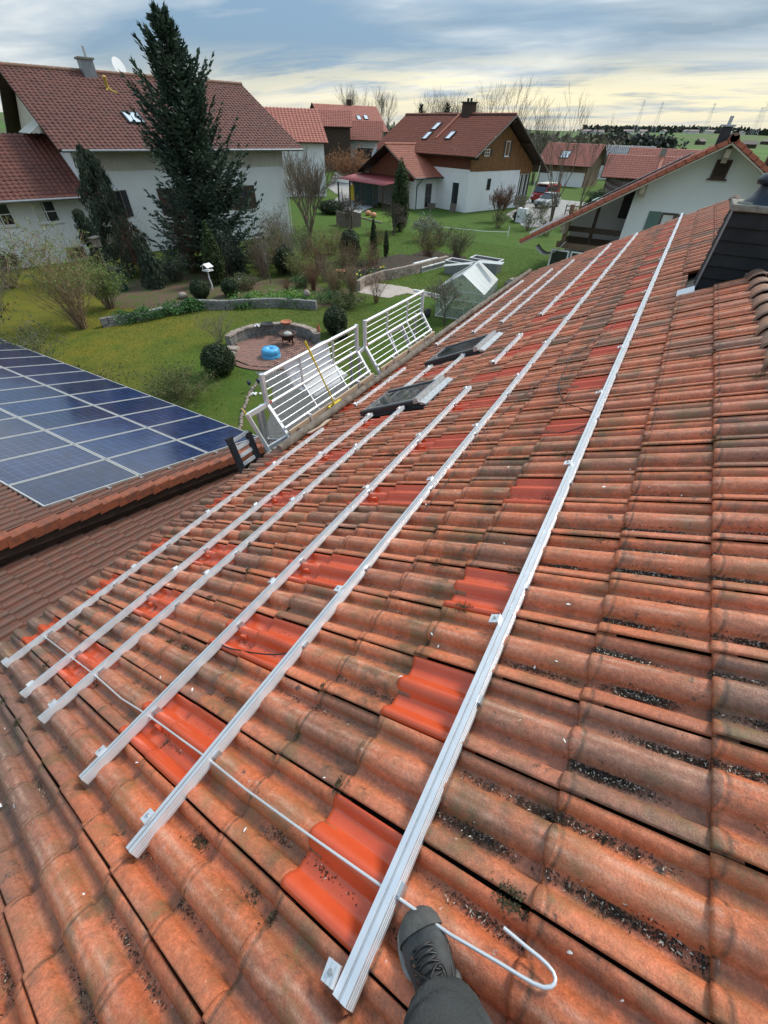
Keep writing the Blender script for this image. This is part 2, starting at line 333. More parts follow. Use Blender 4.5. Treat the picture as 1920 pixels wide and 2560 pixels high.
def grass_material():
    m = MB_('lawn_grass'); p = m.pos()
    a = m.noise(p, 0.16, 4, 0.55); b = m.noise(p, 0.9, 5, 0.62); c = m.noise(p, 6, 5, 0.7); d = m.noise(p, 34, 4, 0.75)
    col = m.ramp(b, [(0.28, (.045, .075, .012)), (0.5, (.075, .105, .016)), (0.72, (.115, .125, .022))])
    col = m.mix(m.ramp(a, [(0.45, 0.0), (0.64, 0.8)]), col, (.050, .118, .014))
    col = m.mix(m.ramp(c, [(0.45, 0.0), (0.7, 0.6)]), col, (.165, .145, .040))
    s = m.n('ShaderNodeSeparateXYZ'); m.l(p, s.inputs[0])
    old = m.math('MULTIPLY', m.math('MULTIPLY_ADD', s.outputs[0], -0.22, -3.0, True), m.math('MULTIPLY_ADD', s.outputs[1], -0.2, 3.6, True))
    col = m.mix(m.math('MULTIPLY', old, m.ramp(b, [(0.3, 0.25), (0.6, 0.8)])), col, (.165, .140, .018))
    far = m.math('MULTIPLY_ADD', s.outputs[1], 0.10, -2.6, True)
    col = m.mix(m.math('MULTIPLY', far, 0.75), col, m.mix(m.ramp(b, [(0.35, 0.0), (0.65, 1.0)]), (.060, .135, .012), (.085, .150, .018)))
    col = m.mix(1.0, col, m.ramp(d, [(0.28, 0.50), (0.72, 1.45)]), 'MULTIPLY')
    m.bump(m.math('ADD', d, m.math('MULTIPLY', c, 0.8)), 0.8, 0.03)
    return m.out(col, 0.9, 0.0, 0.15)
M_GRASS = grass_material()
M_BLADE = leafmat('grass_blades', (.085, .130, .020), (.150, .165, .034), 0.7, 0.35)

# ------------------------------------------------------------------ geometry helpers
def link(o, parent=None):
    COL.objects.link(o)
    if parent is not None: o.parent = parent
    return o
def tag(o, label=None, cat=None, group=None, kind=None):
    if label: o['label'] = label
    if cat: o['category'] = cat
    if group: o['group'] = group
    if kind: o['kind'] = kind
    return o
def thing(name, label, cat, loc=(0, 0, 0), rot=(0, 0, 0), group=None):
    o = bpy.data.objects.new(name, None); o.empty_display_size = 0.2; COL.objects.link(o)
    o.location = loc; o.rotation_euler = rot
    return tag(o, label, cat, group)
def mesh_np(name, V, F, mats, smooth=False, mi=None):
    """mesh from numpy: V (n,3), F (m,k)"""
    V = np.asarray(V, np.float32); F = np.asarray(F, np.int32); k = F.shape[1]
    me = bpy.data.meshes.new(name); me.vertices.add(len(V)); me.vertices.foreach_set('co', V.ravel())
    me.loops.add(F.size); me.loops.foreach_set('vertex_index', F.ravel())
    me.polygons.add(len(F)); me.polygons.foreach_set('loop_start', np.arange(0, F.size, k, dtype=np.int32))
    try: me.polygons.foreach_set('loop_total', np.full(len(F), k, np.int32))
    except Exception: pass
    for m in (mats if isinstance(mats, (list, tuple)) else [mats]): me.materials.append(m)
    if mi is not None: me.polygons.foreach_set('material_index', np.asarray(mi, np.int32))
    if smooth: me.polygons.foreach_set('use_smooth', np.ones(len(F), bool))
    me.update(calc_edges=True); me.validate(); return me
def obj(name, me, parent=None, loc=(0, 0, 0), rot=(0, 0, 0)):
    o = bpy.data.objects.new(name, me); link(o, parent); o.location = loc; o.rotation_euler = rot; return o

class MB:
    """collects boxes, tubes, prisms into one mesh"""
    def __init__(s): s.v = []; s.f = []; s.mi = []; s.sm = []; s.cur = 0
    def add(s, vs, fs, smooth=False):
        b = len(s.v); s.v += [tuple(x) for x in vs]
        for f in fs: s.f.append([i+b for i in f]); s.mi.append(s.cur); s.sm.append(smooth)
        return s
    def box(s, c, d, rot=None, taper=None):
        x, y, z = d[0]/2, d[1]/2, d[2]/2; t = taper or (1, 1)
        vs = [Vector(p) for p in ((-x, -y, -z), (x, -y, -z), (x, y, -z), (-x, y, -z), (-x*t[0], -y*t[1], z), (x*t[0], -y*t[1], z), (x*t[0], y*t[1], z), (-x*t[0], y*t[1], z))]
        if rot is not None:
            M = rot if isinstance(rot, Matrix) else Euler(rot).to_matrix()
            vs = [M @ p for p in vs]
        c = Vector(c)
        return s.add([p+c for p in vs], [(0, 3, 2, 1), (4, 5, 6, 7), (0, 1, 5, 4), (1, 2, 6, 5), (2, 3, 7, 6), (3, 0, 4, 7)])
    def box2(s, a, b): return s.box([(p+q)/2 for p, q in zip(a, b)], [abs(q-p) for p, q in zip(a, b)])
    def bar(s, a, b, w, h, up=(0, 0, 1)):
        a, b = Vector(a), Vector(b); d = (b-a); L_ = d.length; d.normalize(); u = Vector(up)
        x = d.cross(u)
        if x.length < 1e-4: x = d.cross(Vector((1, 0, 0)))
        x.normalize(); z = x.cross(d)
        M = Matrix((x, d, z)).transposed()
        return s.box((a+b)/2, (w, L_, h), M)
    def tube(s, pts, r, n=8, caps=True, smooth=True):
        pts = [Vector(p) for p in pts]; rs = r if isinstance(r, (list, tuple)) else [r]*len(pts)
        rings = []; prev = None
        for i, p in enumerate(pts):
            d = (pts[min(i+1, len(pts)-1)] - pts[max(i-1, 0)])
            if d.length < 1e-9: d = Vector((0, 0, 1))
            d.normalize()
            if prev is None:
                a = d.cross(Vector((0, 0, 1)))
                if a.length < 1e-3: a = d.cross(Vector((1, 0, 0)))
            else: a = prev - d*prev.dot(d)
            a.normalize(); prev = a; b = d.cross(a)
            rings.append([p + (a*math.cos(2*PI*k/n) + b*math.sin(2*PI*k/n))*rs[i] for k in range(n)])
        vs = [q for g in rings for q in g]; fs = []
        for i in range(len(pts)-1):
            for k in range(n): fs.append((i*n+k, i*n+(k+1) % n, (i+1)*n+(k+1) % n, (i+1)*n+k))
        s.add(vs, fs, smooth)
        if caps: s.add(rings[0][::-1], [tuple(range(n))]); s.add(rings[-1], [tuple(range(n))])
        return s
    def cyl(s, a, b, r, n=12, r2=None, smooth=True): return s.tube([a, b], [r, r if r2 is None else r2], n, True, smooth)
    def lathe(s, prof, c=(0, 0, 0), n=16, smooth=True, sx=1, sy=1):
        c = Vector(c); vs = []
        for (r, z) in prof: vs += [c + Vector((r*sx*math.cos(2*PI*k/n), r*sy*math.sin(2*PI*k/n), z)) for k in range(n)]
        fs = [(i*n+k, i*n+(k+1) % n, (i+1)*n+(k+1) % n, (i+1)*n+k) for i in range(len(prof)-1) for k in range(n)]
        s.add(vs, fs, smooth)
        if prof[0][0] > 1e-6: s.add(vs[:n][::-1], [tuple(range(n))])
        if prof[-1][0] > 1e-6: s.add(vs[-n:], [tuple(range(n))])
        return s
    def ball(s, c, r, n=12, m=8, sz=1.0): return s.lathe([(r*math.sin(PI*i/m), -r*sz*math.cos(PI*i/m)) for i in range(m+1)], c, n)
    def poly(s, pts, flip=False):
        return s.add(pts, [tuple(range(len(pts)))[::-1] if flip else tuple(range(len(pts)))])
    def prism(s, prof, vec):
        """closed polygon (3-D points) extruded by vec"""
        n = len(prof); v = Vector(vec); a = [Vector(p) for p in prof]; b = [p+v for p in a]
        return s.add(a+b, [tuple(range(n))[::-1], tuple(range(n, 2*n))] + [(k, (k+1) % n, n+(k+1) % n, n+k) for k in range(n)])
    def mesh(s, name, mats):
        me = bpy.data.meshes.new(name); me.from_pydata(s.v, [], s.f)
        for m in (mats if isinstance(mats, (list, tuple)) else [mats]): me.materials.append(m)
        me.polygons.foreach_set('material_index', s.mi); me.polygons.foreach_set('use_smooth', s.sm)
        bm = bmesh.new(); bm.from_mesh(me); bmesh.ops.recalc_face_normals(bm, faces=bm.faces); bm.to_mesh(me); bm.free()
        return me
    def build(s, name, mats, parent=None, loc=(0, 0, 0), rot=(0, 0, 0), bevel=0.0):
        o = obj(name, s.mesh(name, mats), parent, loc, rot)
        if bevel:
            b = o.modifiers.new('bevel', 'BEVEL'); b.width = bevel; b.segments = 2; b.limit_method = 'ANGLE'
        return o
# ------------------------------------------------------------------ our own house and its tiled roof
RZ0 = CAMZ - 1.41/CS                              # height of the roof plane at x = 0
def RP(u, v, h=0.0): return Vector((-u*CS - h*SN, v, RZ0 - u*SN + h*CS))     # a point on the roof: u down the slope, v along the ridge
ROT_ROOF = (0, -SL, 0)                            # local x = up the slope, y = along the ridge, z = out of the roof
HB = Vector((0.9, 7.0, 0))
house = thing('dwelling_house', 'house under the tiled roof being fitted with rails, its clay roof filling the foreground', 'house', HB)
walls = MB()
walls.box2((-3.45-HB.x, -1.4-HB.y, 0), (5.25-HB.x, 15.0-HB.y, 3.20))
walls.build('wall', M_WHITE, house)
gb = MB(); gb.prism([(-3.4-HB.x, 14.75-HB.y, 3.2), (5.2-HB.x, 14.75-HB.y, 3.2), (1.0-HB.x, 14.75-HB.y, 5.45)], (0, 0.2, 0)); gb.build('gable', M_WHITE, house)
rb = MB(); rb.box2((-4.30, -1.75, -0.12), (1.06, 15.28, -0.035))
roof = rb.build('roof', M_FELT, house, Vector((0, 0, RZ0)) - HB, ROT_ROOF)
V0, V1 = -1.8, 15.32
PROF = [(0.0, 0.0405), (0.003, 0.0475), (0.02, 0.0495), (0.0958, 0.0467), (0.1337, 0.0418), (0.1657, 0.0346), (0.1898, 0.0256), (0.2049, 0.0145), (0.21, 0.0), (0.25, -0.001), (0.33, 0.0), (0.352, 0.0), (0.3607, 0.0195), (0.386, 0.0337), (0.4254, 0.0443), (0.475, 0.0508), (0.53, 0.053), (0.585, 0.0508), (0.6346, 0.0443), (0.674, 0.0337), (0.6993, 0.0195), (0.708, 0.0), (0.75, -0.001), (0.82, 0.0), (0.84, 0.0), (0.8473, 0.0135), (0.8688, 0.0235), (0.9027, 0.0313), (0.972, 0.0378), (0.9775, 0.033), (0.9785, 0.008)]
def tile_mesh(name, m, prof=PROF, rows=((0.003, -.020), (0.0, -.009), (0.007, -.001), (0.022, .0), (0.17, .0), (0.40, .0)), tilt=.026, length=.40):
    V = []; P = len(prof)
    for (x, dz) in rows:
        lift = tilt*(1 - x/length)
        for (f, h) in prof:
            hh = h*(0.985 if x < 0.02 else 1.0)
            V.append((x, f*PITCH_V, hh + dz + lift))
    F = [(i*P+k, i*P+k+1, (i+1)*P+k+1, (i+1)*P+k) for i in range(len(rows)-1) for k in range(P-1)]
    me = mesh_np(name, V, [f[::-1] for f in F], m, True)
    return me
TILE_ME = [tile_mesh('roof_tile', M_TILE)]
NEW_ME = tile_mesh('new_roof_tile', M_NEWTILE, [(0.0, .0), (0.003, .036), (.04, .0455), (.09, .044), (.14, .030), (.18, .014), (.21, .006), (.23, .004), (.36, .002), (.38, .005), (.40, .012), (.44, .030), (.49, .045), (.535, .049), (.58, .045), (.635, .030), (.68, .012), (.70, .005), (.72, .003), (.84, .004), (.86, .008), (.90, .022), (.94, .031), (.966, .0335), (.974, .012)])
def in_frame(P, pad=60):
    q = Vector(P) - Vector((0, 0, CAMZ)); z = q.dot(fw)
    if z < 0.05: return False
    x = 960 + 1014.1*q.dot(rt)/z; y = 1280 + 1014.1*q.dot(dn)/z
    return -pad < x < 1920+pad and -pad < y < 2560+pad
SKYL = [(1.99, 3.10, 4.16, 4.92), (1.97, 3.08, 6.10, 6.92)]
CHIM = (-1.2, -0.48, 6.50, 7.28)
def blocked(u, v, m=0.1):
    for (a, b, c, d) in SKYL + [CHIM]:
        if a-m < u < b+m*0.5 and c-m < v < d+m: return True
    return False
RED = set()
for j in (-2, 0, 2, 5, 8, 11, 14, 17, 20, 23, 26, 29, 32, 35, 38, 41, 44, 47):
    for k in (3, 6, 7, 10, 11, 14):
        if k in (10, 11, 14) and j > 20: continue
        if k == 10 and j < 2: RED.add((k, j)); continue
        RED.add((k, j))
cells = []
for k in range(16):
    for j in range(-8, 51):
        u = COURSE0 + PITCH_U*k; v = GROOVE0 + PITCH_V*j
        if blocked(u - 0.17, v + 0.145) or (-.36 < u - .17 - .0 < -.36): continue
        P = RP(u-0.15, v+0.145); seen = in_frame(P)
        d = (P - Vector((0, 0, CAMZ))).length
        cells.append(((0 if seen else 1), d, k, j, u, v))
cells.sort()
reds = [c for c in cells if (c[2], c[3]) in RED]
olds = [c for c in cells if (c[2], c[3]) not in RED]
far_tiles = []
def jit(s): return random.uniform(-s, s)
for i, c in enumerate(olds):
    loc = (-c[4]+jit(.004), c[5]+jit(.0015), jit(.0022)); rot = (jit(.008), jit(.006), jit(.007))
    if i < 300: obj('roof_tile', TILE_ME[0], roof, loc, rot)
    else: far_tiles.append((loc, rot))
for c in reds:
    o = obj('new_roof_tile', NEW_ME, roof, (-c[4]+jit(.003), c[5], .002), (0, 0, jit(.004)))
    o['label'] = 'glossy new orange-red replacement tile'
def field(name, me, places, parent, m, kind='stuff'):
    n = len(me.vertices); co = np.empty(n*3, np.float32); me.vertices.foreach_get('co', co); co = co.reshape(-1, 3)
    k = len(me.polygons[0].vertices); fi = np.array([p.vertices[:] for p in me.polygons], np.int32)
    V = []; F = []
    for i, (loc, rot) in enumerate(places):
        M = np.array(Euler(rot).to_matrix()) if rot else np.eye(3)
        V.append(co @ M.T + np.array(loc)); F.append(fi + n*i)
    o = obj(name, mesh_np(name, np.vstack(V), np.vstack(F), m, True), parent)
    if kind: o['kind'] = kind
    return o
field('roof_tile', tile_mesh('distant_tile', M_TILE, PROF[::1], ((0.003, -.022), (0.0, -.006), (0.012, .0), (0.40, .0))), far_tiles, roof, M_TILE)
# the slope behind the ridge
rb2 = MB(); rb2.box2((-5.2, -15.28, -0.12), (1.06, 1.75, -0.035))
back = rb2.build('roof', M_FELT, house, Vector((2*1.07*CS, 0, RZ0)) - HB, (0, -SL, PI))
field('roof_tile', tile_mesh('hidden_tile', M_TILE, PROF[::2], ((0.003, -.020), (0.0, -.002), (0.40, .0))), [((1.06-0.36-PITCH_U*k, -15.2+PITCH_V*j, 0), None) for k in range(18) for j in range(58)], back, M_TILE)
# ridge caps
cap = MB()
ncap = 9
def capprof(r, z): return [(-r*math.cos(PI*t/ncap), r*math.sin(PI*t/ncap)+z) for t in range(ncap+1)]
vs = []
for (y, r, z) in ((0.0, .118, 0), (0.006, .128, .0), (0.06, .128, 0), (0.07, .116, 0), (0.40, .106, -.012)):
    vs += [(x, y, zz) for x, zz in capprof(r, z)]
fs = [(i*(ncap+1)+t, i*(ncap+1)+t+1, (i+1)*(ncap+1)+t+1, (i+1)*(ncap+1)+t) for i in range(4) for t in range(ncap)]
CAP_ME = mesh_np('ridge_cap', vs, fs, M_RIDGE, True)
RX = 1.07*CS; RIDGEZ = RZ0 + 1.07*SN
for i in range(47):
    y = -1.5 + 0.36*i
    if 6.1 < y < 7.3: continue
    o = obj('ridge_cap', CAP_ME, house, Vector((RX, y, RIDGEZ-0.02)) - HB, (jit(.02), jit(.02), jit(.02)))
mor = MB(); mor.bar((RX-HB.x, -1.5-HB.y, RIDGEZ-.03), (RX-HB.x, 15.2-HB.y, RIDGEZ-.03), 0.20, 0.06); mor.build('ridge_mortar', M_CONC, house)
# verge boards, eaves, gutter
vb = MB()
vb.box2((-4.3, 15.30, -0.26), (1.06, 15.33, -0.02)); vb.build('verge_board', M_WOODD, roof)
g = MB()
ng = 8; pts0 = [(-0.062*math.cos(PI*t/ng), -0.062*math.sin(PI*t/ng)) for t in range(ng+1)]
EX, EZ = RP(4.33, 0).x - 0.06, RP(4.33, 0).z - 0.03
for r_, fl in ((0.062, False), (0.057, True)):
    ring = [(EX + x*r_/.062 - HB.x, y, EZ + z*r_/.062) for y in (3.35-HB.y, 15.2-HB.y) for x, z in pts0]
    g.add(ring, [(t, t+1, ng+2+t, ng+1+t) for t in range(ng)], True)
g.tube([(EX-.062-HB.x, 3.35-HB.y, EZ), (EX-.062-HB.x, 15.2-HB.y, EZ)], .009, 6)
g.build('gutter', M_ZINC, house)
fb = MB(); fb.box2((RP(4.25, 0).x-HB.x, -1.5-HB.y, EZ-.20), (RP(4.22, 0).x-HB.x+.02, 15.2-HB.y, EZ-.06)); fb.build('fascia_board', M_WOODD, house)
sof = MB(); sof.box2((-3.80-HB.x, -1.5-HB.y, 3.22), (-3.46-HB.x, 15.1-HB.y, 3.25)); sof.build('soffit', M_WOODG, house)
# the snow-guard log on its hooks
lg = MB(); pts = []; rs = []
for i in range(60):
    t = i/59; pts.append((-(3.93+0.012*math.sin(7*t)), 3.28+12.0*t, .115+.006*math.sin(11*t+1))); rs.append(.058+.006*math.sin(23*t)+.003*math.sin(57*t))
lg.tube(pts, rs, 12); lg.build('snow_guard_log', M_LOG, roof)
for i in range(14):
    y = 3.75 + 0.84*i
    hk = MB(); hk.tube([(-3.93 + .085*math.cos(a), y, .115+.085*math.sin(a)) for a in np.linspace(PI*1.55, PI*0.45, 9)] + [], .009, 5)
    hk.box((-3.80, y, .045), (.30, .03, .006)); hk.build('log_hook', M_RUST, roof)
# roof windows
def roof_window(u0, u1, v0, v1, lab):
    X0, X1 = -u1, -u0
    fr = MB()
    fr.box2((X0, v0, -.03), (X1-.16, v0+.075, .125)); fr.box2((X0, v1-.075, -.03), (X1-.16, v1, .125))
    fr.box2((X0, v0+.075, -.03), (X0+.09, v1-.075, .105)); fr.box2((X1-.20, v0+.075, -.03), (X1-.16, v1-.075, .12))
    f = fr.build('roof_window', M_ANTH, roof, (0, 0, 0), (0, 0, 0), .006); f['label'] = lab
    s = MB(); s.box2((X0+.05, v0+.03, .125), (X1-.20, v0+.055, .134)); s.box2((X0+.05, v1-.055, .125), (X1-.20, v1-.03, .134)); s.box2((X0+.03, v0+.03, .112), (X0+.055, v1-.03, .125)); s.build('sash_trim', M_ZINC, f)
    p = MB(); p.box2((X0+.075, v0+.06, .108), (X1-.20, v1-.06, .116)); p.build('pane', M_GLASSD, f)
    h = MB(); h.prism([(X1-.205, v0-.012, .12), (X1-.185, v0-.012, .155), (X1-.135, v0-.012, .155), (X1-.125, v0-.012, .09), (X1-.205, v0-.012, .09)], (0, v1-v0+.024, 0)); h.build('hood', M_STEEL, f)
    t = MB(); t.prism([(X1-.105, v0-.03, .07), (X1-.095, v0-.03, .110), (X1-.02, v0-.03, .07), (X1-.02, v0-.03, .055)], (0, v1-v0+.06, 0)); t.build('top_flashing', M_STEEL, f)
    a = MB(); a.box2((X0-.12, v0-.02, .030), (X0, v1+.02, .045)); a.box2((X0, v0-.05, .028), (X1, v0, .05)); a.box2((X0, v1, .028), (X1, v1+.05, .05)); a.build('apron_flashing', M_ANTH, f)
roof_window(*SKYL[0], 'roof window nearer the viewer with white reflections in its pane')
roof_window(*SKYL[1], 'farther roof window with a greenish pane')
# the chimney
cx0, cx1, cy0, cy1 = .455, 1.48, 6.56, 7.16
ch = MB(); ch.box2((cx0+.02, cy0+.02, 5.2), (cx1-.02, cy1-.02, 6.435))
chim = ch.build('chimney', M_BLACKP, house, -HB)
chim['label'] = 'slate-clad chimney breaking through the ridge'
for i in range(7):
    z0 = 5.56 + .123*i
    b = MB()
    b.prism([(cx0, cy0+.015, z0+.14), (cx0, cy0-.004, z0), (cx0, cy0-.014, z0), (cx0, cy0+.005, z0+.14)], (cx1-cx0, 0, 0)); b.build('cladding_panel', M_SLATE, chim)
    b = MB(); b.prism([(cx0+.015, cy0, z0+.14), (cx0-.004, cy0, z0), (cx0-.014, cy0, z0), (cx0+.005, cy0, z0+.14)], (0, cy1-cy0, 0)); b.build('cladding_panel', M_SLATE, chim)
b = MB(); b.box((cx0-.010, cy0-.010, 6.0), (.02, .02, .90)); b.build('corner_trim', M_ZINC, chim)
b = MB(); b.box2((cx0-.03, cy0-.03, 6.435), (cx1+.03, cy1+.03, 6.495)); b.build('chimney_cap', M_CONC, chim, (0, 0, 0), (0, 0, 0), .012)
b = MB(); b.lathe([(.235, 6.497), (.225, 6.51), (.175, 6.55), (.14, 6.65), (.14, 6.70)], (cx0+.29, cy0+.27, 0), 24); b.lathe([(.145, 6.67), (.185, 6.655), (.195, 6.69), (.175, 6.735), (.10, 6.76), (.0, 6.77)], (cx0+.29, cy0+.27, 0), 24); b.build('flue_cowl', mat('navy_black_enamel', (.010, .013, .024), (.014, .018, .03), .35), chim)
def rbox(name, u0, u1, v0, v1, h0, h1, m):
    q_ = MB(); q_.prism([RP(u0, v0, h0), RP(u1, v0, h0), RP(u1, v0, h1), RP(u0, v0, h1)], (0, v1-v0, 0)); return q_.build(name, m, chim)
rbox('lead_flashing', -.375, -.525, 6.24, 6.53, .050, .066, M_ALUW)
rbox('lead_flashing', -.355, -.375, 6.24, 6.53, .0, .066, M_ALUW)
rbox('tray_flashing', -.37, -.53, 6.535, 6.90, .012, .022, M_BLACKP)
b = MB(); b.lathe([(.0, 6.487), (.08, 6.487), (.07, 6.51), (.0, 6.51)], (cx0+.08, cy0+.10, 0), 10); b.build('mortar_lump', M_CONC, chim)

# ------------------------------------------------------------------ mounting rails on the roof
def rail_mesh(L_):
    m = MB(); h0, h1, wv = .060, .103, .021
    t = .003
    m.box2((-wv, 0, h0), (-wv+t, L_, h1)); m.box2((wv-t, 0, h0), (wv, L_, h1)); m.box2((-wv+t, 0, h0), (wv-t, L_, h0+t))
    m.box2((-wv+t, 0, h1-t), (-.0042, L_, h1)); m.box2((.0042, 0, h1-t), (wv-t, L_, h1)); m.box2((-.009, 0, h1-.008), (.009, L_, h1-.006))
    for z in (.070, .080, .090):
        m.box2((wv, 0, z), (wv+.0015, L_, z+.0035)); m.box2((-wv-.0015, 0, z), (-wv, L_, z+.0035))
    return m.mesh('rail', M_ALU)
clm = MB()
clm.box((.046, 0, .103), (.050, .052, .004)); clm.box((.070, 0, .094), (.004, .052, .018)); clm.box((.024, 0, .110), (.006, .052, .012)); clm.box((.040, 0, .107), (.020, .052, .004))
CLAMP_ME = clm.mesh('module_clamp', M_ALU)
bl = MB(); bl.cyl((.046, 0, .105), (.046, 0, .113), .0085, 10); bl.cyl((.046, 0, .113), (.046, 0, .1145), .0045, 6); bl.cyl((.03, 0, .07), (.03, 0, .104), .004, 6)
BOLT_ME = bl.mesh('bolt', M_STEEL)
hkm = MB(); hkm.box((.0, 0, .050), (.075, .034, .008)); hkm.box((.037, 0, .035), (.006, .034, .036)); hkm.box((.10, 0, .020), (.13, .030, .006)); hkm.box((.028, 0, .074), (.010, .032, .034))
HOOK_ME = hkm.mesh('roof_hook', M_STEEL)
hbm = MB(); hbm.box((.085, .0, .033), (.055, .075, .030), None, (.8, .85)); hbm.box((.118, .0, .020), (.02, .05, .018))
HBASE_ME = hbm.mesh('hook_base', M_NEWTILE)
RG = 'rails fixed across the tiled roof'
HOOKJ = [GROOVE0 + PITCH_V*(j+.5) for j in (-2, 0, 2, 5, 8, 11, 14, 17, 20, 23, 26, 29, 32, 35, 38, 41, 44, 47, 50)]
def rail(u, v0, v1, label, clamps, base=True, side=-1):
    t = thing('mounting_rail', label, 'rail', RP(u, v0), ROT_ROOF, RG)
    obj('rail', rail_mesh(v1-v0), t)
    for v in clamps:
        if v0-.03 < v < v1+.04:
            c = obj('module_clamp', CLAMP_ME, t, (0, v-v0, .012), (jit(.1), jit(.12), (PI if side < 0 else 0)+jit(.12))); c.scale = (.86, .8, .9); obj('bolt', BOLT_ME, c)
    for v in HOOKJ:
        if v0+.02 < v < v1-.02:
            obj('roof_hook', HOOK_ME, t, (0, v-v0+.02, 0))
            if base: obj('hook_base', HBASE_ME, t, (0, v-v0, 0))
    return t
cl1 = [-.085, 1.06, 2.345, 3.466, 4.573, 5.7, 6.85, 8.0, 9.1, 10.2, 11.3, 12.4, 13.5, 14.6, 15.5]
cl2 = [-.17, 1.07, 2.26, 3.16, 4.40, 5.5, 6.6, 7.7, 8.8, 9.9, 11, 12.1, 13.2, 14.7]
rail(-.035, -.12, 15.57, 'topmost long rail, ending in a bolted clamp beside the boot', cl1, False)
rail(.92, -.26, 14.85, 'second long rail below the ridge, crossing the roof without a break', cl2)
rail(1.52, -.25, 4.37, 'third rail down the slope, its near length stopping short of the roof windows', [-.14, 1.05, 2.18, 3.14, 4.33])
rail(1.52, 5.17, 6.41, 'short loose-looking rail piece upslope of the two roof windows', [5.21, 6.36])
rail(1.52, 7.45, 14.6, 'third rail down the slope, its far length beyond the roof windows', [7.5, 8.6, 9.7, 10.8, 11.9, 13.0, 14.5])
rail(2.34, -.245, 4.13, 'fourth rail down the slope, its near length ending against the nearer roof window', [-.16, 1.01, 2.04, 3.1, 4.09])
rail(2.34, 4.95, 6.13, 'rail piece between the two roof windows, the upper of the pair', [6.08])
rail(2.34, 7.86, 13.95, 'fourth rail, its far length beyond the farther roof window', [7.92, 9.0, 10.1, 11.2, 12.3, 13.85])
rail(2.85, -.245, 4.10, 'fifth rail, its near length ending at the lower corner of the nearer roof window', [-.18, .986, 1.967, 3.0, 4.06])
rail(2.85, 4.82, 5.93, 'rail piece between the two roof windows, the lower of the pair', [4.86, 5.88])
rail(2.85, 7.72, 13.64, 'fifth rail down the slope, its far length beyond the farther roof window', [7.76, 8.9, 10, 11.1, 12.2, 13.55])
rail(3.61, -.225, 3.88, 'rail nearest the eaves, its near length', [-.2, .919, 1.829, 2.9])
rail(3.61, 4.69, 6.30, 'rail nearest the eaves, its short middle piece below the nearer roof window', [4.74, 5.8])
rail(3.61, 7.59, 13.42, 'rail nearest the eaves, its far length along the log', [7.65, 8.7, 9.8, 10.9, 12.0, 13.3])

# ------------------------------------------------------------------ wire, cables and litter on the tiles
WIRE = [(3.627, .072), (2.844, .075), (2.301, .077), (1.847, .068), (1.505, .083), (.917, .091), (.639, .087), (.349, .092), (.155, .097), (.007, .101), (-.058, .103), (-.214, .107), (-.334, .118), (-.385, .122), (-.412, .125), (-.432, .130), (-.444, .138), (-.449, .146), (-.449, .154), (-.443, .161), (-.430, .166), (-.412, .169), (-.385, .171), (-.328, .177)]
b = MB(); b.tube([RP(u, v, .080 if u > -.25 else .088) for u, v in WIRE], .0042, 8)
tag(b.build('lightning_wire', M_ALUW), 'stiff grey aluminium wire bent back like a hook beside the boot', 'wire')
def cable(pts, label, r=.004, h=.066):
    P = [RP(u, v, h) for u, v in pts]; S = []
    for i in range(len(P)-1):
        a = P[max(i-1, 0)]; b_, c = P[i], P[i+1]; d = P[min(i+2, len(P)-1)]
        for t in np.linspace(0, 1, 7)[:-1]: S.append(0.5*((2*b_) + (c-a)*t + (2*a-5*b_+4*c-d)*t*t + (3*b_-a-3*c+d)*t**3))
    S.append(P[-1]); m = MB(); m.tube(S, r, 6); tag(m.build('cable', M_BLACKC), label, 'cable', 'black cables lying on the tiles')
cable([(.0, 3.17), (.15, 3.33), (.285, 3.505), (.425, 3.957), (.476, 4.586), (.483, 4.98)], 'black cable curving out from under the topmost rail over the damp band of tiles')
cable([(.83, 1.9), (.827, 2.367), (.856, 3.062), (.684, 3.962), (.494, 4.673), (.32, 5.19), (.201, 5.736), (.17, 6.3)], 'long thin black cable trailing from the second rail up towards the chimney')
cable([(-.01, 2.961), (.146, 2.88), (.374, 2.93)], 'short black cable end lying across a new red tile under the topmost rail')
cable([(.93, .66), (1.06, .605), (1.218, .573), (1.418, .55), (1.526, .554)], 'black cable loop between the second and third rails in the foreground')
cable([(3.68, .359), (3.6, .418), (3.409, .48), (3.202, .488), (2.9, .46)], 'black cable hooked out between the two lowest rails')
cable([(.95, 5.2), (.80, 6.2), (.62, 7.2), (.55, 8.3), (.63, 9.2), (.90, 9.6)], 'thin black cable looping on the far tiles beyond the roof windows', .0035)

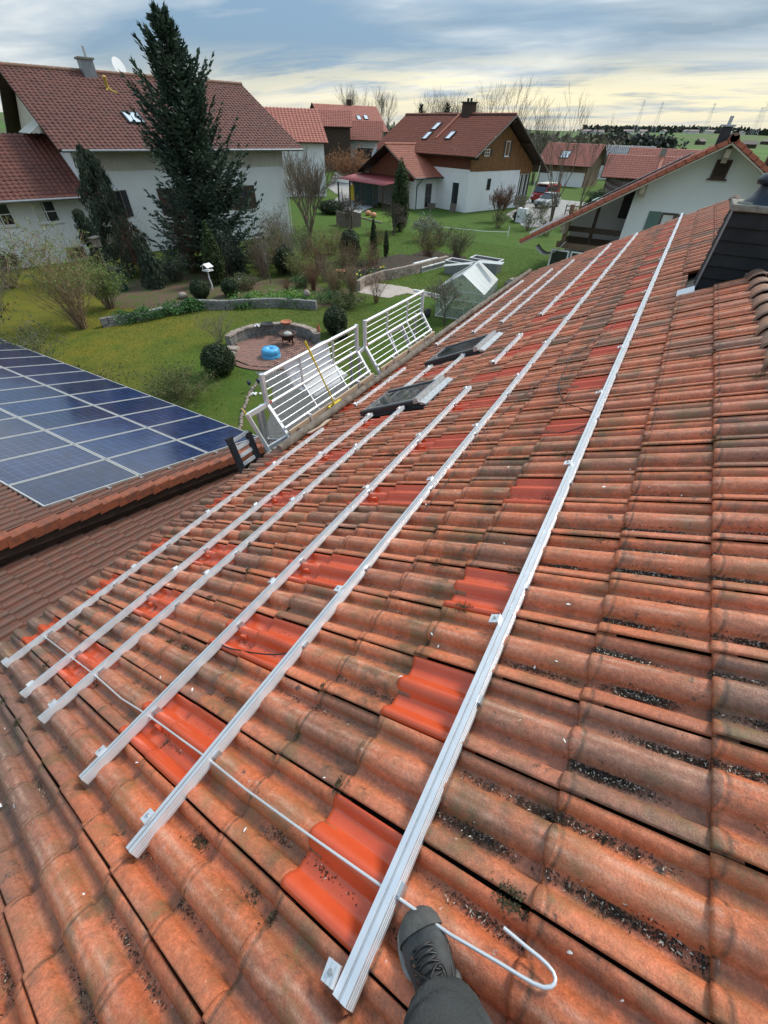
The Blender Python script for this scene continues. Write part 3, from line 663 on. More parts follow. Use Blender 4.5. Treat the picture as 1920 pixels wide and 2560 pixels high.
def roof_h(v):
    f = ((v - GROOVE0)/PITCH_V) % 1.0
    return np.interp(f, [p[0] for p in PROF], [p[1] for p in PROF])
def roof_pts(U, V, H):
    return np.stack([-U*CS - H*SN, V, RZ0 - U*SN + H*CS], 1)
def flakes(name, U, V, H, size, m, label, cat, aspect=2.2, mi=None, curl=.4):
    """little curved chips lying on the roof: two quads each"""
    n = len(U); c = roof_pts(U, V, H)
    th = RNG.uniform(0, 2*PI, n); sx = size*RNG.uniform(.6, 1.4, n); sy = sx/aspect*RNG.uniform(.6, 1.3, n)
    eu = np.array([CS, 0, SN]); ev = np.array([0, 1, 0.]); en = np.array([-SN, 0, CS])
    nn = en + RNG.normal(0, .45, (n, 3)); nn /= np.linalg.norm(nn, axis=1)[:, None]
    a = np.cos(th)[:, None]*eu + np.sin(th)[:, None]*ev; a -= (a*nn).sum(1)[:, None]*nn; a /= np.linalg.norm(a, axis=1)[:, None]
    b = np.cross(nn, a)
    A, B, K = a*sx[:, None]/2, b*sy[:, None]/2, nn*(sx*curl)[:, None]*.35
    q = np.stack([c-A-B*.5+K*.2, c-B+K, c+A-B*.4, c+A+B*.4, c+B+K, c-A+B*.5+K*.2], 1).reshape(-1, 3)
    i = np.arange(n)[:, None]*6
    F = np.concatenate([i+np.array([[0, 1, 4, 5]]), i+np.array([[1, 2, 3, 4]])], 0)
    mm = None
    if mi is not None: mm = np.concatenate([mi, mi])
    o = obj(name, mesh_np(name, q, F, m, False, mm)); tag(o, label, cat, None, 'stuff'); return o
UU, VV, HH = [], [], []; U2, V2, H2 = [], [], []
for (s, d, k, j, u, v) in cells:
    if s or d > 9: continue
    for f0, wd in ((.305, .05), (.775, .038)):
        if k <= 1: p, q = .85, 430
        elif k == 2: p, q = .6, 170
        elif k == 3: p, q = .3, 70
        else: p, q = .35, 60
        if v > 4: p *= .6
        if k == 1 and v < 2.2: p = 0.97; q = 640
        if random.random() > p: continue
        for _ in range(random.choice((1, 1, 2))):
            n = int(q*random.uniform(.3, 1.25)*(1 if d < 3 else .6)); c0 = u - random.uniform(.03, .28)
            ln = random.uniform(.03, .11)
            a = np.clip(RNG.normal(c0, ln, n), u-.325, u-.008); b_ = v + PITCH_V*(f0 + RNG.normal(0, wd*.52, n))
            UU.append(a); VV.append(b_); lift = .026*(1-(u-a)/.40)
            HH.append(roof_h(b_) + lift + RNG.uniform(.001, .007, n))
U_, V_, H_ = map(np.concatenate, (UU, VV, HH))
mi = (RNG.random(len(U_)) < .12).astype(int) + (RNG.random(len(U_)) < .05).astype(int)*1
M_LIT = mat('dark_seed_litter', (.052, .037, .025), (.020, .015, .011), .8, 45, 0, .3, 0, 40, None, True)
M_LIT2 = mat('pale_seed_husk', (.52, .47, .38), (.34, .29, .23), .7, 30, 0, .3, 0, 40, None, True)
flakes('seed_litter', U_, V_, H_, .0072, [M_LIT, M_LIT2, M_LIT2], 'dark seed husks and litter drifted into the tile hollows', 'litter', 2.6, mi)
rep = RNG.integers(0, len(U_), int(len(U_)*1.1)); a_ = U_[rep] + RNG.normal(0, .012, len(rep)); b_ = V_[rep] + RNG.normal(0, .006, len(rep))
flakes('roof_dirt', a_, b_, H_[rep] - .002, .0036, M_LIT, 'fine dark dirt crumbs under the litter in the tile hollows', 'dirt', 1.3, None, .8)
# moss along the joints
UU, VV, HH = [], [], []
for (s, d, k, j, u, v) in cells:
    if s or d > 6: continue
    r = random.random()
    if r < (.5 if k in (3, 4) else .28):
        n = random.randint(60, 260); a = u - np.abs(RNG.normal(0, .012, n)) + .006 if random.random() < .45 else u - RNG.uniform(.02, .3) + RNG.normal(0, .022, n)
        f0 = random.choice((.30, .77, .33, .02, .98)); b_ = v + PITCH_V*(f0 + RNG.normal(0, .045, n))
        a = np.clip(a, u-.33, u+.012)
        lift = np.where(a > u, .0, .026*(1-(u-a)/.40)); UU.append(a); VV.append(b_); HH.append(roof_h(b_) + lift + RNG.uniform(-.001, .006, n))
U_, V_, H_ = map(np.concatenate, (UU, VV, HH))
M_MOSS = leafmat('dark_roof_moss', (.036, .032, .016), (.066, .056, .026), .9, .0)
flakes('roof_moss', U_, V_, H_, .0055, M_MOSS, 'dark moss tufts clinging to the tile joints', 'moss', 1.3, None, .9)
n = 70; UW = RNG.uniform(-.6, 3.2, n); VW = RNG.uniform(-.9, 2.5, n)
flakes('fallen_petals', UW, VW, roof_h(VW)+.03, .013, M_WPAINT, 'white petals and bird droppings scattered on the nearest tiles', 'petals', 2.0)
U3 = np.array([1.86, 1.93, 1.80, 1.48, 1.44, 2.0, 1.35, 1.70]); V3 = np.array([-.60, -.68, -.48, -.78, -.83, -.55, -.86, -.72])
flakes('fallen_petals', U3, V3, roof_h(V3)+.036, .034, M_WPAINT, 'larger white petals on the greyest tiles', 'petals', 2.6)

# ------------------------------------------------------------------ the person whose boot is on the tiles
pr = thing('person', "person in dark work trousers standing on the tiles with one scuffed black lace-up boot forward", 'person', RP(-.22, .0))
base = RP(-.22, .0)
toe = RP(-.095, .100, .036); heel = RP(-.335, -.085, .042)
ax = (toe - heel); FL = ax.length; ax.normalize(); upn = Vector((-SN, 0, CS)); upn = (upn*.5 + Vector((0, 0, 1))*.5).normalized(); upn = (upn - ax*upn.dot(ax)).normalized(); sd_ = ax.cross(upn)
def FP(t, s, h): return heel + ax*(t*FL) + sd_*s + upn*h - base
def loft(rings, m, name, parent, smooth=True, closed=True):
    n = len(rings[0]); V = [p for r_ in rings for p in r_]
    F = [(i*n+k, i*n+(k+1) % n, (i+1)*n+(k+1) % n, (i+1)*n+k) for i in range(len(rings)-1) for k in range(n)]
    b = MB(); b.add(V, F, smooth)
    if closed: b.add(rings[0][::-1], [tuple(range(n))], smooth); b.add(rings[-1], [tuple(range(n))], smooth)
    return b.build(name, m, parent)
OUT = [(0, .024), (.02, .037), (.10, .044), (.25, .043), (.42, .044), (.55, .053), (.70, .061), (.82, .060), (.91, .052), (.965, .038), (1.0, .014)]
def outline(ex, h, k=0.0): 
    L_ = [FP(t, w_+ex + (.006 if t > .5 else 0), h) for t, w_ in OUT]; R_ = [FP(t, -w_-ex + (.006 if t > .5 else 0), h) for t, w_ in OUT[::-1]]
    return L_ + R_
M_SOLE = mat('worn_grey_sole', (.30, .29, .265), (.19, .18, .16), .85, 20, 0, .3, .3, 90)
M_SHOE = mat('scuffed_black_leather', (.022, .027, .030), (.062, .066, .066), .6, 16, 0, .4, .25, 90)
M_SHOET = mat('dusty_toe_cap', (.105, .105, .098), (.045, .047, .046), .75, 18, 0, .35, .25, 90)
M_TROU = mat('dark_grey_work_cloth', (.040, .045, .047), (.062, .066, .066), .9, 9, 0, .2, .4, 160)
loft([outline(.004, -.024), outline(.010, -.019), outline(.010, .006), outline(.005, .013)], M_SOLE, 'sole', pr)
prof_h = [.085, .105, .115, .115, .108, .092, .074, .063, .055, .045, .022]
rings = []
for i, (t, w_) in enumerate(OUT):
    h = prof_h[i]; ring = []
    for a in np.linspace(0, PI, 13):
        ring.append(FP(t*.985+.004, math.cos(a)*w_*.97 + (.006 if t > .5 else 0), .006 + (h-.006)*(math.sin(a)**.62)))
    rings.append(ring)
n = 13; V = [p for r_ in rings for p in r_]
b = MB(); b.add(V, [(i*n+k, i*n+k+1, (i+1)*n+k+1, (i+1)*n+k) for i in range(len(rings)-1) for k in range(n-1)], True)
up_ = b.build('boot_upper', M_SHOE, pr)
b = MB(); cap_r = []
for t, w_, h in ((.80, .0605, .066), (.87, .057, .060), (.93, .048, .052), (.975, .033, .040), (.998, .013, .022)):
    cap_r.append([FP(t, math.cos(a)*w_*1.02+.006, .006+(h-.003)*(math.sin(a)**.62)) for a in np.linspace(0, PI, 13)])
V = [p for r_ in cap_r for p in r_]
b.add(V, [(i*n+k, i*n+k+1, (i+1)*n+k+1, (i+1)*n+k) for i in range(len(cap_r)-1) for k in range(n-1)], True); b.build('toe_cap', M_SHOET, pr)
b = MB()
for i in range(5):
    t = .46 + .052*i; h = np.interp(t, [o[0] for o in OUT], prof_h) + .004
    b.tube([FP(t, -.024, h-.012), FP(t+.012, -.010, h), FP(t+.022, .012, h), FP(t+.034, .028, h-.013)], .0028, 5)
    b.tube([FP(t, .030, h-.013), FP(t+.012, .014, h), FP(t+.022, -.008, h), FP(t+.034, -.022, h-.012)], .0028, 5)
b.tube([FP(.45, .004, .112)] + [FP(.45+.06*math.sin(a)*.9+.03, .004+.035*math.sin(a*.5), .112-.006*a) for a in np.linspace(0, PI*1.5, 9)], .0028, 5)
b.tube([FP(.45, .004, .112), FP(.52, -.018, .104), FP(.60, -.034, .082), FP(.66, -.036, .066)], .0028, 5)
b.build('lace', M_BLACKP, up_)
# trouser leg: hem over the heel, up past the knee
c_h = [(.16, .0, .070), (.155, .0, .105), (.13, .0, .17), (.10, .002, .26), (.06, .004, .36), (.03, .006, .46), (.05, .004, .56), (.10, .0, .70), (.13, .0, .80)]
rad = [.088, .092, .094, .098, .104, .108, .112, .118, .122]
kd = (-ax*.55 + Vector((.25, -.35, 0)))
rings = []
hs = [c[2] for c in c_h]; ts = [c[0] for c in c_h]
for i in range(46):
    h = .066 + (.80-.066)*(i/45)**1.15; t = float(np.interp(h, hs, ts)); r_ = float(np.interp(h, hs, rad))
    c = FP(t, 0, h) + Vector((-fh.x, -fh.y, 0))*max(0, h-.12)*.62
    ring = []
    for k in range(30):
        a = 2*PI*k/30
        fold = .060*math.sin(62*h + 2.2*math.sin(a+.6) + 1.3*math.sin(2*a)) * (1.0 if h < .26 else .5) + .035*math.sin(118*h + 3*math.sin(a-.9)) * (h < .3)
        wob = 1 + .05*math.sin(3*a+h*9) + fold + (.05 if i < 2 else 0)
        ring.append(c + ax*math.cos(a)*r_*wob + sd_*math.sin(a)*r_*wob + Vector((0, 0, .010*math.sin(2*a+h*20))))
    rings.append(ring)
tr = loft(rings, M_TROU, 'trousers', pr)
b = MB()
for t_, s_ in ((.46, .043), (.46, -.043)):
    for i in range(5):
        t = t_ + .052*i; h = np.interp(t, [o[0] for o in OUT], prof_h) - .012
        b.lathe([(.002, 0), (.0042, 0), (.0042, .002), (.002, .002)], FP(t, s_*.66, h+.004), 8)
b.build('eyelet', M_RUST, up_)
b = MB()
for sg in (-1, 1): b.tube([FP(t, sg*np.interp(t, [o[0] for o in OUT], [o[1] for o in OUT])*f_ + .006*(t > .5), np.interp(t, [o[0] for o in OUT], prof_h)*g_) for t, f_, g_ in ((.70, .93, .45), (.62, .86, .62), (.52, .90, .58), (.40, .96, .50), (.25, .98, .42))], .0016, 5)
b.build('seam', M_SHOET, up_)
b = MB()
for (t, s, h) in ((.10, -.070, .20), (.06, -.066, .23), (.02, -.060, .215)):
    c = FP(t, s, h) + Vector((-fh.x, -fh.y, 0))*max(0, h-.12)*.62
    b.box(c + upn*.012 - sd_*.016, (.016, .011, .004), (0.3, .5, .6))
b.build('paint_spot', M_BLUEP, pr)
# ------------------------------------------------------------------ terrain, paths, road
def smooth(a, b, x): t = np.clip((x-a)/(b-a), 0, 1); return t*t*(3-2*t)
def ground_z(x, y):
    r = np.hypot(x, y); az = np.degrees(np.arctan2(x, y))
    z = 15.0*smooth(420, 2000, r) + 3.0*smooth(700, 2500, r)*np.sin(az*.31+r*.0011) + 8*smooth(2000, 6000, r)
    z = z + 1.6*smooth(85, 150, r)*smooth(-24, -34, az)
    return z
rad_ = np.concatenate([[0.0, 6, 12, 20, 30, 42, 56, 72, 90], np.geomspace(105, 12000, 60)]); na = 150
V = [(0, 0, 0)]; F = []
for i, r_ in enumerate(rad_[1:]):
    a = np.arange(na)*2*PI/na; x = r_*np.sin(a); y = r_*np.cos(a); V += list(zip(x, y, ground_z(x, y)))
Q = []
for i in range(1, len(rad_)-1):
    for k in range(na): Q.append((1+(i-1)*na+k, 1+(i-1)*na+(k+1) % na, 1+i*na+(k+1) % na, 1+i*na+k))
Q = [q[::-1] for q in Q]
for k in range(0, na, 2): Q.append((0, 1+(k+2) % na, 1+(k+1) % na, 1+k))
def ground_material():
    m = MB_('garden_and_fields'); p = m.pos()
    lawn = MATS['lawn_grass']
    a = m.noise(p, 0.16, 4, 0.55); b = m.noise(p, 0.9, 5, 0.62); c = m.noise(p, 6, 5, 0.7); d = m.noise(p, 30, 4, 0.75)
    col = m.ramp(b, [(0.28, (.042, .072, .013)), (0.5, (.068, .096, .017)), (0.72, (.100, .115, .025))])
    col = m.mix(m.ramp(a, [(0.45, 0.0), (0.64, 0.8)]), col, (.050, .112, .016))
    col = m.mix(m.ramp(c, [(0.48, 0.0), (0.72, 0.4)]), col, (.165, .150, .040))
    s = m.n('ShaderNodeSeparateXYZ'); m.l(p, s.inputs[0])
    old = m.math('MULTIPLY', m.math('MULTIPLY_ADD', s.outputs[0], -0.22, -3.0, True), m.math('MULTIPLY_ADD', s.outputs[1], -0.2, 3.4, True))
    col = m.mix(m.math('MULTIPLY', old, m.ramp(b, [(0.3, 0.25), (0.6, 0.8)])), col, (.165, .138, .018))
    far = m.math('MULTIPLY_ADD', s.outputs[1], 0.10, -2.4, True)
    col = m.mix(m.math('MULTIPLY', far, 0.75), col, m.mix(m.ramp(b, [(0.35, 0.0), (0.65, 1.0)]), (.052, .105, .018), (.074, .120, .024)))
    col = m.mix(1.0, col, m.ramp(d, [(0.28, 0.50), (0.72, 1.40)]), 'MULTIPLY')
    ln = m.n('ShaderNodeVectorMath', operation='LENGTH'); m.l(p, ln.inputs[0])
    vor = m.n('ShaderNodeTexVoronoi'); vor.inputs['Scale'].default_value = 0.0055; m.l(m.mapv(p, (1, 1.9, 1), (0, 0, .5)), vor.inputs['Vector'])
    sc_ = m.n('ShaderNodeSeparateColor'); m.l(vor.outputs['Color'], sc_.inputs[0])
    fields = m.ramp(sc_.outputs[0], [(0.0, (.050, .120, .022)), (0.4, (.085, .160, .035)), (0.7, (.065, .105, .035)), (0.88, (.120, .110, .060)), (1.0, (.070, .140, .030))])
    fields = m.mix(m.ramp(m.noise(p, 0.02, 5), [(0.35, 0.0), (0.7, 0.35)]), fields, (.105, .12, .055))
    ff = m.math('MULTIPLY_ADD', ln.outputs['Value'], 1/40, -115/40, True)
    col = m.mix(ff, col, fields)
    m.bump(m.math('ADD', d, m.math('MULTIPLY', c, 0.8)), 0.8, 0.03)
    return m.out(col, 0.95, 0.0, 0.12)
M_GROUND = ground_material()
go = obj('ground', mesh_np('ground', V, Q, M_GROUND, True)); go['kind'] = 'structure'

def gz0(x, y): return float(ground_z(np.array(float(x)), np.array(float(y))))
def sheet(name, pts, m, z=.006, kind='structure', jag=0.0, sub=10):
    P = []
    for i in range(len(pts)):
        a, b = pts[i], pts[(i+1) % len(pts)]
        for t in range(sub):
            f = t/sub; P.append((a[0]+(b[0]-a[0])*f + jit(jag), a[1]+(b[1]-a[1])*f + jit(jag), z))
    b = MB(); n = len(P); b.add([(x, y, z_ + gz0(x, y)) for x, y, z_ in P], [tuple(range(n))])
    o = b.build(name, m); o['kind'] = kind; return o
def bed_material():
    m = MB_('leaf_strewn_bed'); p = m.pos(); n1_ = m.noise(p, 1.2, 6, .7); n2_ = m.noise(p, 14, 5, .7)
    col = m.ramp(n2_, [(.3, (.050, .034, .024)), (.7, (.175, .115, .078))]); col = m.mix(m.ramp(n1_, [(.45, 0.0), (.6, .85)]), col, (.062, .095, .022)); m.bump(n2_, .8, .03)
    return m.out(col, .95, 0.0, .15)
M_BED = bed_material()
sheet('garden_bed', [(-24.0, 12.2), (-21.4, 12.6), (-20.3, 13.2), (-19.9, 14.6), (-18.4, 15.5), (-16.6, 17.3), (-14.6, 18.2), (-13.6, 20.6), (-15.2, 21.6), (-18.5, 21.6), (-21, 21.0), (-24.5, 20.5), (-27.5, 18.0), (-27, 13.6)], M_BED, .010, jag=.25)
sheet('path', [(-14.7, 21.6), (-14.9, 23.9), (-13.2, 24.3), (-11.0, 23.9), (-10.2, 23.9), (-10.2, 23.3), (-12.2, 23.2), (-12.6, 21.7)], M_PATH, .014, jag=.08)
sheet('vegetable_bed', [(-15.4, 22.2), (-18.3, 25.2), (-16.8, 30.6), (-13.2, 31.2), (-14.1, 27.4), (-14.9, 24.9)], M_SOIL, .30, jag=.1)
sheet('shrub_bed', [(-16.6, 30.9), (-13.0, 31.6), (-12.8, 34.2), (-16.8, 34.4)], M_SOIL, .012, jag=.25)
sheet('gravel_path', [(-12.0, 10.6), (-10.4, 9.8), (-8.6, 7.4), (-7.6, 5.6), (-6.2, 6.2), (-5.4, 9.0), (-9.6, 12.6)], M_COBB, .008, jag=.08)
sheet('terrace', [(-12, 26.5), (-5.2, 26.6), (4, 26.8), (4, 38), (-5, 38), (-8.2, 30)][1:], M_PATH, .010, jag=.05)
sheet('road', [(-30.5, 44.8), (-36.0, 46.5), (-42, 58), (-50, 66), (-64, 88), (-92, 125), (-118, 160), (-104, 166), (-84, 124), (-61, 91), (-52, 83), (-36, 62)], M_ASPH, .06, jag=.2)
sheet('driveway', [(-20.6, 78), (-9.5, 76), (-9.0, 58), (-13, 50), (-17.5, 57), (-18.6, 66)], M_ASPH, .012, jag=.2)
sheet('flower_bed', [(-29.4, 44.2), (-26.0, 42.8), (-25.6, 44.7), (-27.5, 47.6), (-31, 47.5)], M_GRASS, .02)

# ------------------------------------------------------------------ the wing with the solar panels and the lower roof beside us
gp = Vector((-7.197, 1.371, 2.404))
ga = Vector((-.99881, -.04452, .01993)); gbv = Vector((-.04827, .96075, -.27320))
gx = -gbv; gy = -ga; gz = gx.cross(gy); gz.normalize()
GM = Matrix((gx, gy, gz)).transposed()
GROT = GM.to_euler()
GBASE = Vector((-9.0, 3.0, 0))
garage = thing('garage', 'low garage with brown tiles and a dark timber verge, its roof covered in solar panels', 'garage', GBASE)
def gl(x, y, z): return gp + gx*x + gy*y + gz*z
w_ = MB(); w_.box2((-14-GBASE.x, 0.0-GBASE.y, -.2), (-7.15-GBASE.x, 5.8-GBASE.y, .62)); w_.build('wall', M_WOODD, garage)
s_ = MB(); s_.box2((-5.03, -15.2, -.20), (3.2, .34, -.135)); groof = s_.build('roof', M_FELT, garage, gp - GBASE, GROT)
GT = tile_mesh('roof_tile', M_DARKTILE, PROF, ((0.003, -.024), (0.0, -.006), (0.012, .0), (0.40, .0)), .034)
def vt_mesh():
    b = MB(); L_ = .40
    b.prism([(0, .0, -.03), (0, .0, .060), (0, .030, .078), (0, .10, .082), (0, .155, .070), (0, .170, .050), (0, .172, -.105), (0, .150, -.105), (0, .148, .03), (0, .02, .03)], (L_, 0, -.050))
    return b.mesh('verge_tile', M_VERGETILE)
VT = vt_mesh()
z0 = -.10; hid = []
for k in range(-9, 17):
    x = -.335*k
    x = -5.04 + .3355*(16-k)
    obj('verge_tile', VT, groof, (x, .25, z0), (jit(.01), jit(.005), jit(.012)))
    for j in range(0, 24):
        y = .25 - PITCH_V*(j+1)
        if j == 0 or x > -.1: 
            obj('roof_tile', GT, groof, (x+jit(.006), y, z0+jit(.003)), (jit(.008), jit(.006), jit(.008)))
fb_ = MB()
fb_.box2((-5.03, .33, -.42), (3.1, .36, -.205)); fb_.build('verge_board', M_WOODD, groof)
fb_ = MB(); fb_.box2((-5.0, .22, -.58), (3.1, .25, -.42)); fb_.build('verge_board', M_WOODD, groof)
fb_ = MB(); fb_.box2((-4.9, .0, -1.0), (3.1, .03, -.60)); fb_.build('gable_boarding', M_WOODD, groof)
# clamps along the array's edge
for k in range(8):
    c_ = MB(); c_.box((-.42-.63*k, .05, -.045), (.05, .09, .03)); c_.box((-.42-.63*k, .09, -.03), (.03, .02, .05)); c_.build('panel_clamp', M_STEEL, groof)
def cell_material(name, c1, c2, line, vert):
    m = MB_(name); o = m.gen('Object'); s = m.n('ShaderNodeSeparateXYZ'); m.l(o, s.inputs[0])
    x, y = s.outputs[0], s.outputs[1]
    def grid(v, pitch, wdt, off):
        f = m.math('FRACT', m.math('MULTIPLY', m.math('ADD', v, off), 1/pitch))
        return m.math('LESS_THAN', m.math('ABSOLUTE', m.math('SUBTRACT', f, 0.5)), wdt)
    g1 = grid(x, .160, .018, 0.0); g2 = grid(y, .160, .018, .04)
    bb = grid(y, .053, .040, .015)
    oi = m.n('ShaderNodeObjectInfo').outputs['Random']
    col = m.mix(m.ramp(m.noise(m.gen('Object'), 2.0, 3), [(.3, 0.0), (.7, 1.0)]), c1, c2)
    cid = m.n('ShaderNodeTexWhiteNoise', noise_dimensions='3D')
    fl_ = m.n('ShaderNodeVectorMath', operation='FLOOR'); m.l(m.mapv(o, (6.25, 6.25, 0), (0, 0, 0), (0, .25, 0)), fl_.inputs[0]); m.l(fl_.outputs[0], cid.inputs['Vector'])
    col = m.mix(1.0, col, m.ramp(cid.outputs['Value'], [(0, .75), (1, 1.25)]), 'MULTIPLY')
    col = m.mix(1.0, col, m.ramp(oi, [(0, .7), (1, 1.3)]), 'MULTIPLY')
    col = m.mix(m.math('MULTIPLY', bb, vert), col, (.10, .12, .17))
    col = m.mix(m.math('MULTIPLY', m.math('MAXIMUM', g1, g2), line), col, (.10, .13, .20))
    return m.out(col, 0.12, 0.0, 0.75, None)
M_CELL = cell_material('poly_solar_cells', (.009, .018, .056), (.012, .025, .075), .8, .2)
M_CELL2 = cell_material('striped_solar_cells', (.010, .019, .055), (.014, .026, .075), .35, .8)
M_PFR = mat('panel_frame', (.56, .56, .54), (.48, .48, .46), .45, 6, .5)
pf = MB()
for a_, b_ in (((-1.665, 0, -.035), (-1.640, 1.0, 0)), ((-.025, 0, -.035), (0, 1.0, 0)), ((-1.64, 0, -.035), (-.025, .020, 0)), ((-1.64, .980, -.035), (-.025, 1.0, 0))): pf.box2(a_, b_)
PF_ME = pf.mesh('frame', M_PFR)
pc = MB(); pc.box2((-1.642, .018, -.012), (-.023, .982, -.005)); PC_ME = pc.mesh('solar_cells', M_CELL); pc2 = MB(); pc2.box2((-1.642, .018, -.012), (-.023, .982, -.005)); PC2_ME = pc2.mesh('solar_cells', M_CELL2)
ROWN = ['upper row', 'middle row', 'lower row by the lawn']
COLN = ['panel at the timber verge', 'second panel from the timber verge', 'third panel from the timber verge', 'fourth panel from the timber verge', 'fifth panel from the timber verge', 'sixth panel from the timber verge', 'seventh panel from the timber verge', 'eighth panel from the timber verge', 'ninth panel from the timber verge', 'tenth panel from the timber verge', 'eleventh panel from the timber verge', 'twelfth panel from the timber verge', 'thirteenth panel from the timber verge', 'fourteenth panel from the timber verge']
for j in range(3):
    for i in range(14):
        if not in_frame(gl(-1.685*j-.8, -1.02*i-.5, 0), 260): continue
        t = thing('solar_panel', f"blue solar panel in the {ROWN[j]}, {COLN[i]}", 'solar panel', gl(-1.685*j, -1.02*(i+1)+.02, 0), GROT, 'solar panels on the garage roof')
        obj('frame', PF_ME, t); obj('solar_cells', PC2_ME if (i < 1 or (i+j) % 3 == 0) and i < 4 else PC_ME, t)
# the lower brown roof between the garage and us
DB = Vector((-5.2, 3.0, 0))
annex = thing('lean_to', 'low lean-to roof of dark brown tiles between the garage and the tiled house', 'lean-to', DB)
s_ = MB(); s_.box2((-4.1, -.05, -.10), (3.0, 3.25, -.03)); droof = s_.build('roof', M_FELT, annex, gp - Vector((0, 0, .70)) - DB, GROT)
w_ = MB(); w_.box2((-6.9-DB.x, -1.5-DB.y, -.1), (-3.9-DB.x, 4.6-DB.y, .35)); w_.build('wall', M_WHITE, annex)
for k in range(18):
    x = -4.1 + .3355*1.18*k
    for j in range(10):
        y = -.12 + PITCH_V*1.18*j
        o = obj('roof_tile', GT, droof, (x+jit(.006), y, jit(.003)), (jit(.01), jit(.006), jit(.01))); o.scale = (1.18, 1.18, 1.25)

# ------------------------------------------------------------------ roof-edge guard, broom, sheet, ladder
def guard(y0, y1, label, arm):
    t = thing('guard_rail', label, 'guard rail', (-4.25, (y0+y1)/2, 0), (0, 0, 0), 'white aluminium roof-edge guards'); o = Vector((-4.25, (y0+y1)/2, 0))
    XT, XB, ZT, ZM, ZB = -4.28, -3.93, 4.41, 3.965, 3.50
    def q(x, y, z): return Vector((x, y, z)) - o
    n = 3
    for y, wd in ((y0, .055), (y0+(y1-y0)*.345, .028), (y0+(y1-y0)*.70, .028), (y1, .055)):
        b = MB(); b.bar(q(XT, y, ZM-.02), q(XT, y, ZT+.03), wd, wd, (0, 1, 0)); b.bar(q(XT, y, ZM), q(XB, y, ZB), wd*.9, wd*.9, (0, 1, 0)); b.build('upright', M_ALUW, t)
    for x, z, r_ in ((XT, ZT, .028), (XT, ZM, .026), (XB-.07, ZB+.15, .024)):
        b = MB(); b.tube([q(x, y0, z), q(x, y1, z)], r_, 10); b.build('main_tube', M_ALUW, t)
    for i in range(3):
        z = ZM + (ZT-ZM)*(i+1)/4; b = MB(); b.tube([q(XT, y0, z), q(XT, y1, z)], .009, 6); b.build('thin_bar', M_ALUW, t)
        f = (i+1)/4; b = MB(); b.tube([q(XT+(XB-.07-XT)*f, y0, ZM+(ZB+.15-ZM)*f), q(XT+(XB-.07-XT)*f, y1, ZM+(ZB+.15-ZM)*f)], .009, 6); b.build('thin_bar', M_ALUW, t)
    b = MB(); b.box(q(XT-.0, y0+.06, ZM+.015), (.05, .05, .04)); b.build('red_clip', mat('red_clip_plastic_%d' % int(y0*10), (.40, .10, .07), None, .5), t)
    b = MB(); b.bar(q(-3.93, y0+.02, 3.525), q(-3.93, y1+.03, 3.525), .030, .19); b.build('toe_board', M_PLANK, t)
    for f in (.22, .48, .80):
        y = y0+(y1-y0)*f; b = MB(); b.bar(q(-3.91, y, 3.66), q(-3.90, y, 3.53), .035, .006, (1, 0, 0)); b.bar(q(-3.91, y, 3.66), q(-4.01, y, 3.66), .035, .006); b.build('board_hook', M_ALUW, t)
    for y in (y0, y1):
        b = MB(); b.bar(q(-4.42, y, 0), q(-4.42, y, 3.92), .045, .045, (0, 1, 0)); b.build('standard', M_STEEL, t)
        b = MB(); b.bar(q(-4.42, y, 3.30), q(XB, y, 3.46), .035, .035); b.build('bracket', M_STEEL, t)
    if arm:
        b = MB(); b.bar(q(-4.24, 3.42, 4.0), q(XT, y0, 3.97), .035, .07); b.build('end_arm', M_ALUW, t)
        b = MB(); b.bar(q(-4.24, 3.42, 4.03), q(-4.02, 3.60, 3.12), .05, .05); b.build('end_post', M_ALUW, t)
        b = MB(); b.bar(q(-4.10, 3.54, 3.44), q(-3.97, y0, 3.52), .03, .05); b.build('end_arm', M_ALUW, t)
        b = MB(); b.bar(q(-4.27, 3.66, .0), q(-4.27, 3.66, 3.93), .05, .05); b.build('standard', M_STEEL, t)
        b = MB(); b.tube([q(-4.24, 3.42, 4.0), q(-4.27, 3.38, 4.13)], .008, 6); b.build('pin', M_YELP, t)
    else:
        b = MB(); b.bar(q(XT, y0-.26, 3.90), q(XT, y0, 3.95), .03, .06); b.build('end_arm', M_ALUW, t)
        b = MB(); b.bar(q(-4.30, y0+.95, 3.93), q(-4.05, y0+.98, 3.40), .06, .035, (0, 1, 0)); b.bar(q(-4.30, y0+1.45, 3.93), q(-4.02, y0+1.52, 3.40), .09, .035, (0, 1, 0)); b.bar(q(-4.30, y0+.93, 3.92), q(-4.30, y0+1.47, 3.92), .04, .04); b.bar(q(-4.0, y0+.9, 3.43), q(-4.0, y0+1.7, 3.43), .12, .03); b.build('gate_frame', M_ALUW, t)
    return t
guard(3.86, 6.27, 'white aluminium guard section with the white sheet and yellow broom', True)
guard(6.55, 8.92, 'empty white aluminium guard section with a small gate frame, nearer the greenhouse', False)
V = []; nx, nz = 14, 16
for a in range(nz+1):
    f = a/nz
    for i in range(nx+1):
        g_ = i/nx; y = 4.35 + .42*f*f*1.0 + g_*(1.12 - .10*f) + .01*math.sin(9*f+4*g_)
        z = 4.41 - (4.41-3.72)*f; x = -4.325 + (.20*max(0, f-.55)/.45) + .022*math.sin(6*g_+5*f) - .015*math.sin(11*f+9*g_)
        V.append((x, y, z))
F = [(a*(nx+1)+i, a*(nx+1)+i+1, (a+1)*(nx+1)+i+1, (a+1)*(nx+1)+i) for a in range(nz) for i in range(nx)]
o = obj('mesh_sheet', mesh_np('mesh_sheet', V, F, M_TARP, True)); sm_ = o.modifiers.new('thickness', 'SOLIDIFY'); sm_.thickness = .003
tag(o, 'white translucent sheet hung behind the bars of the guard', 'sheet')
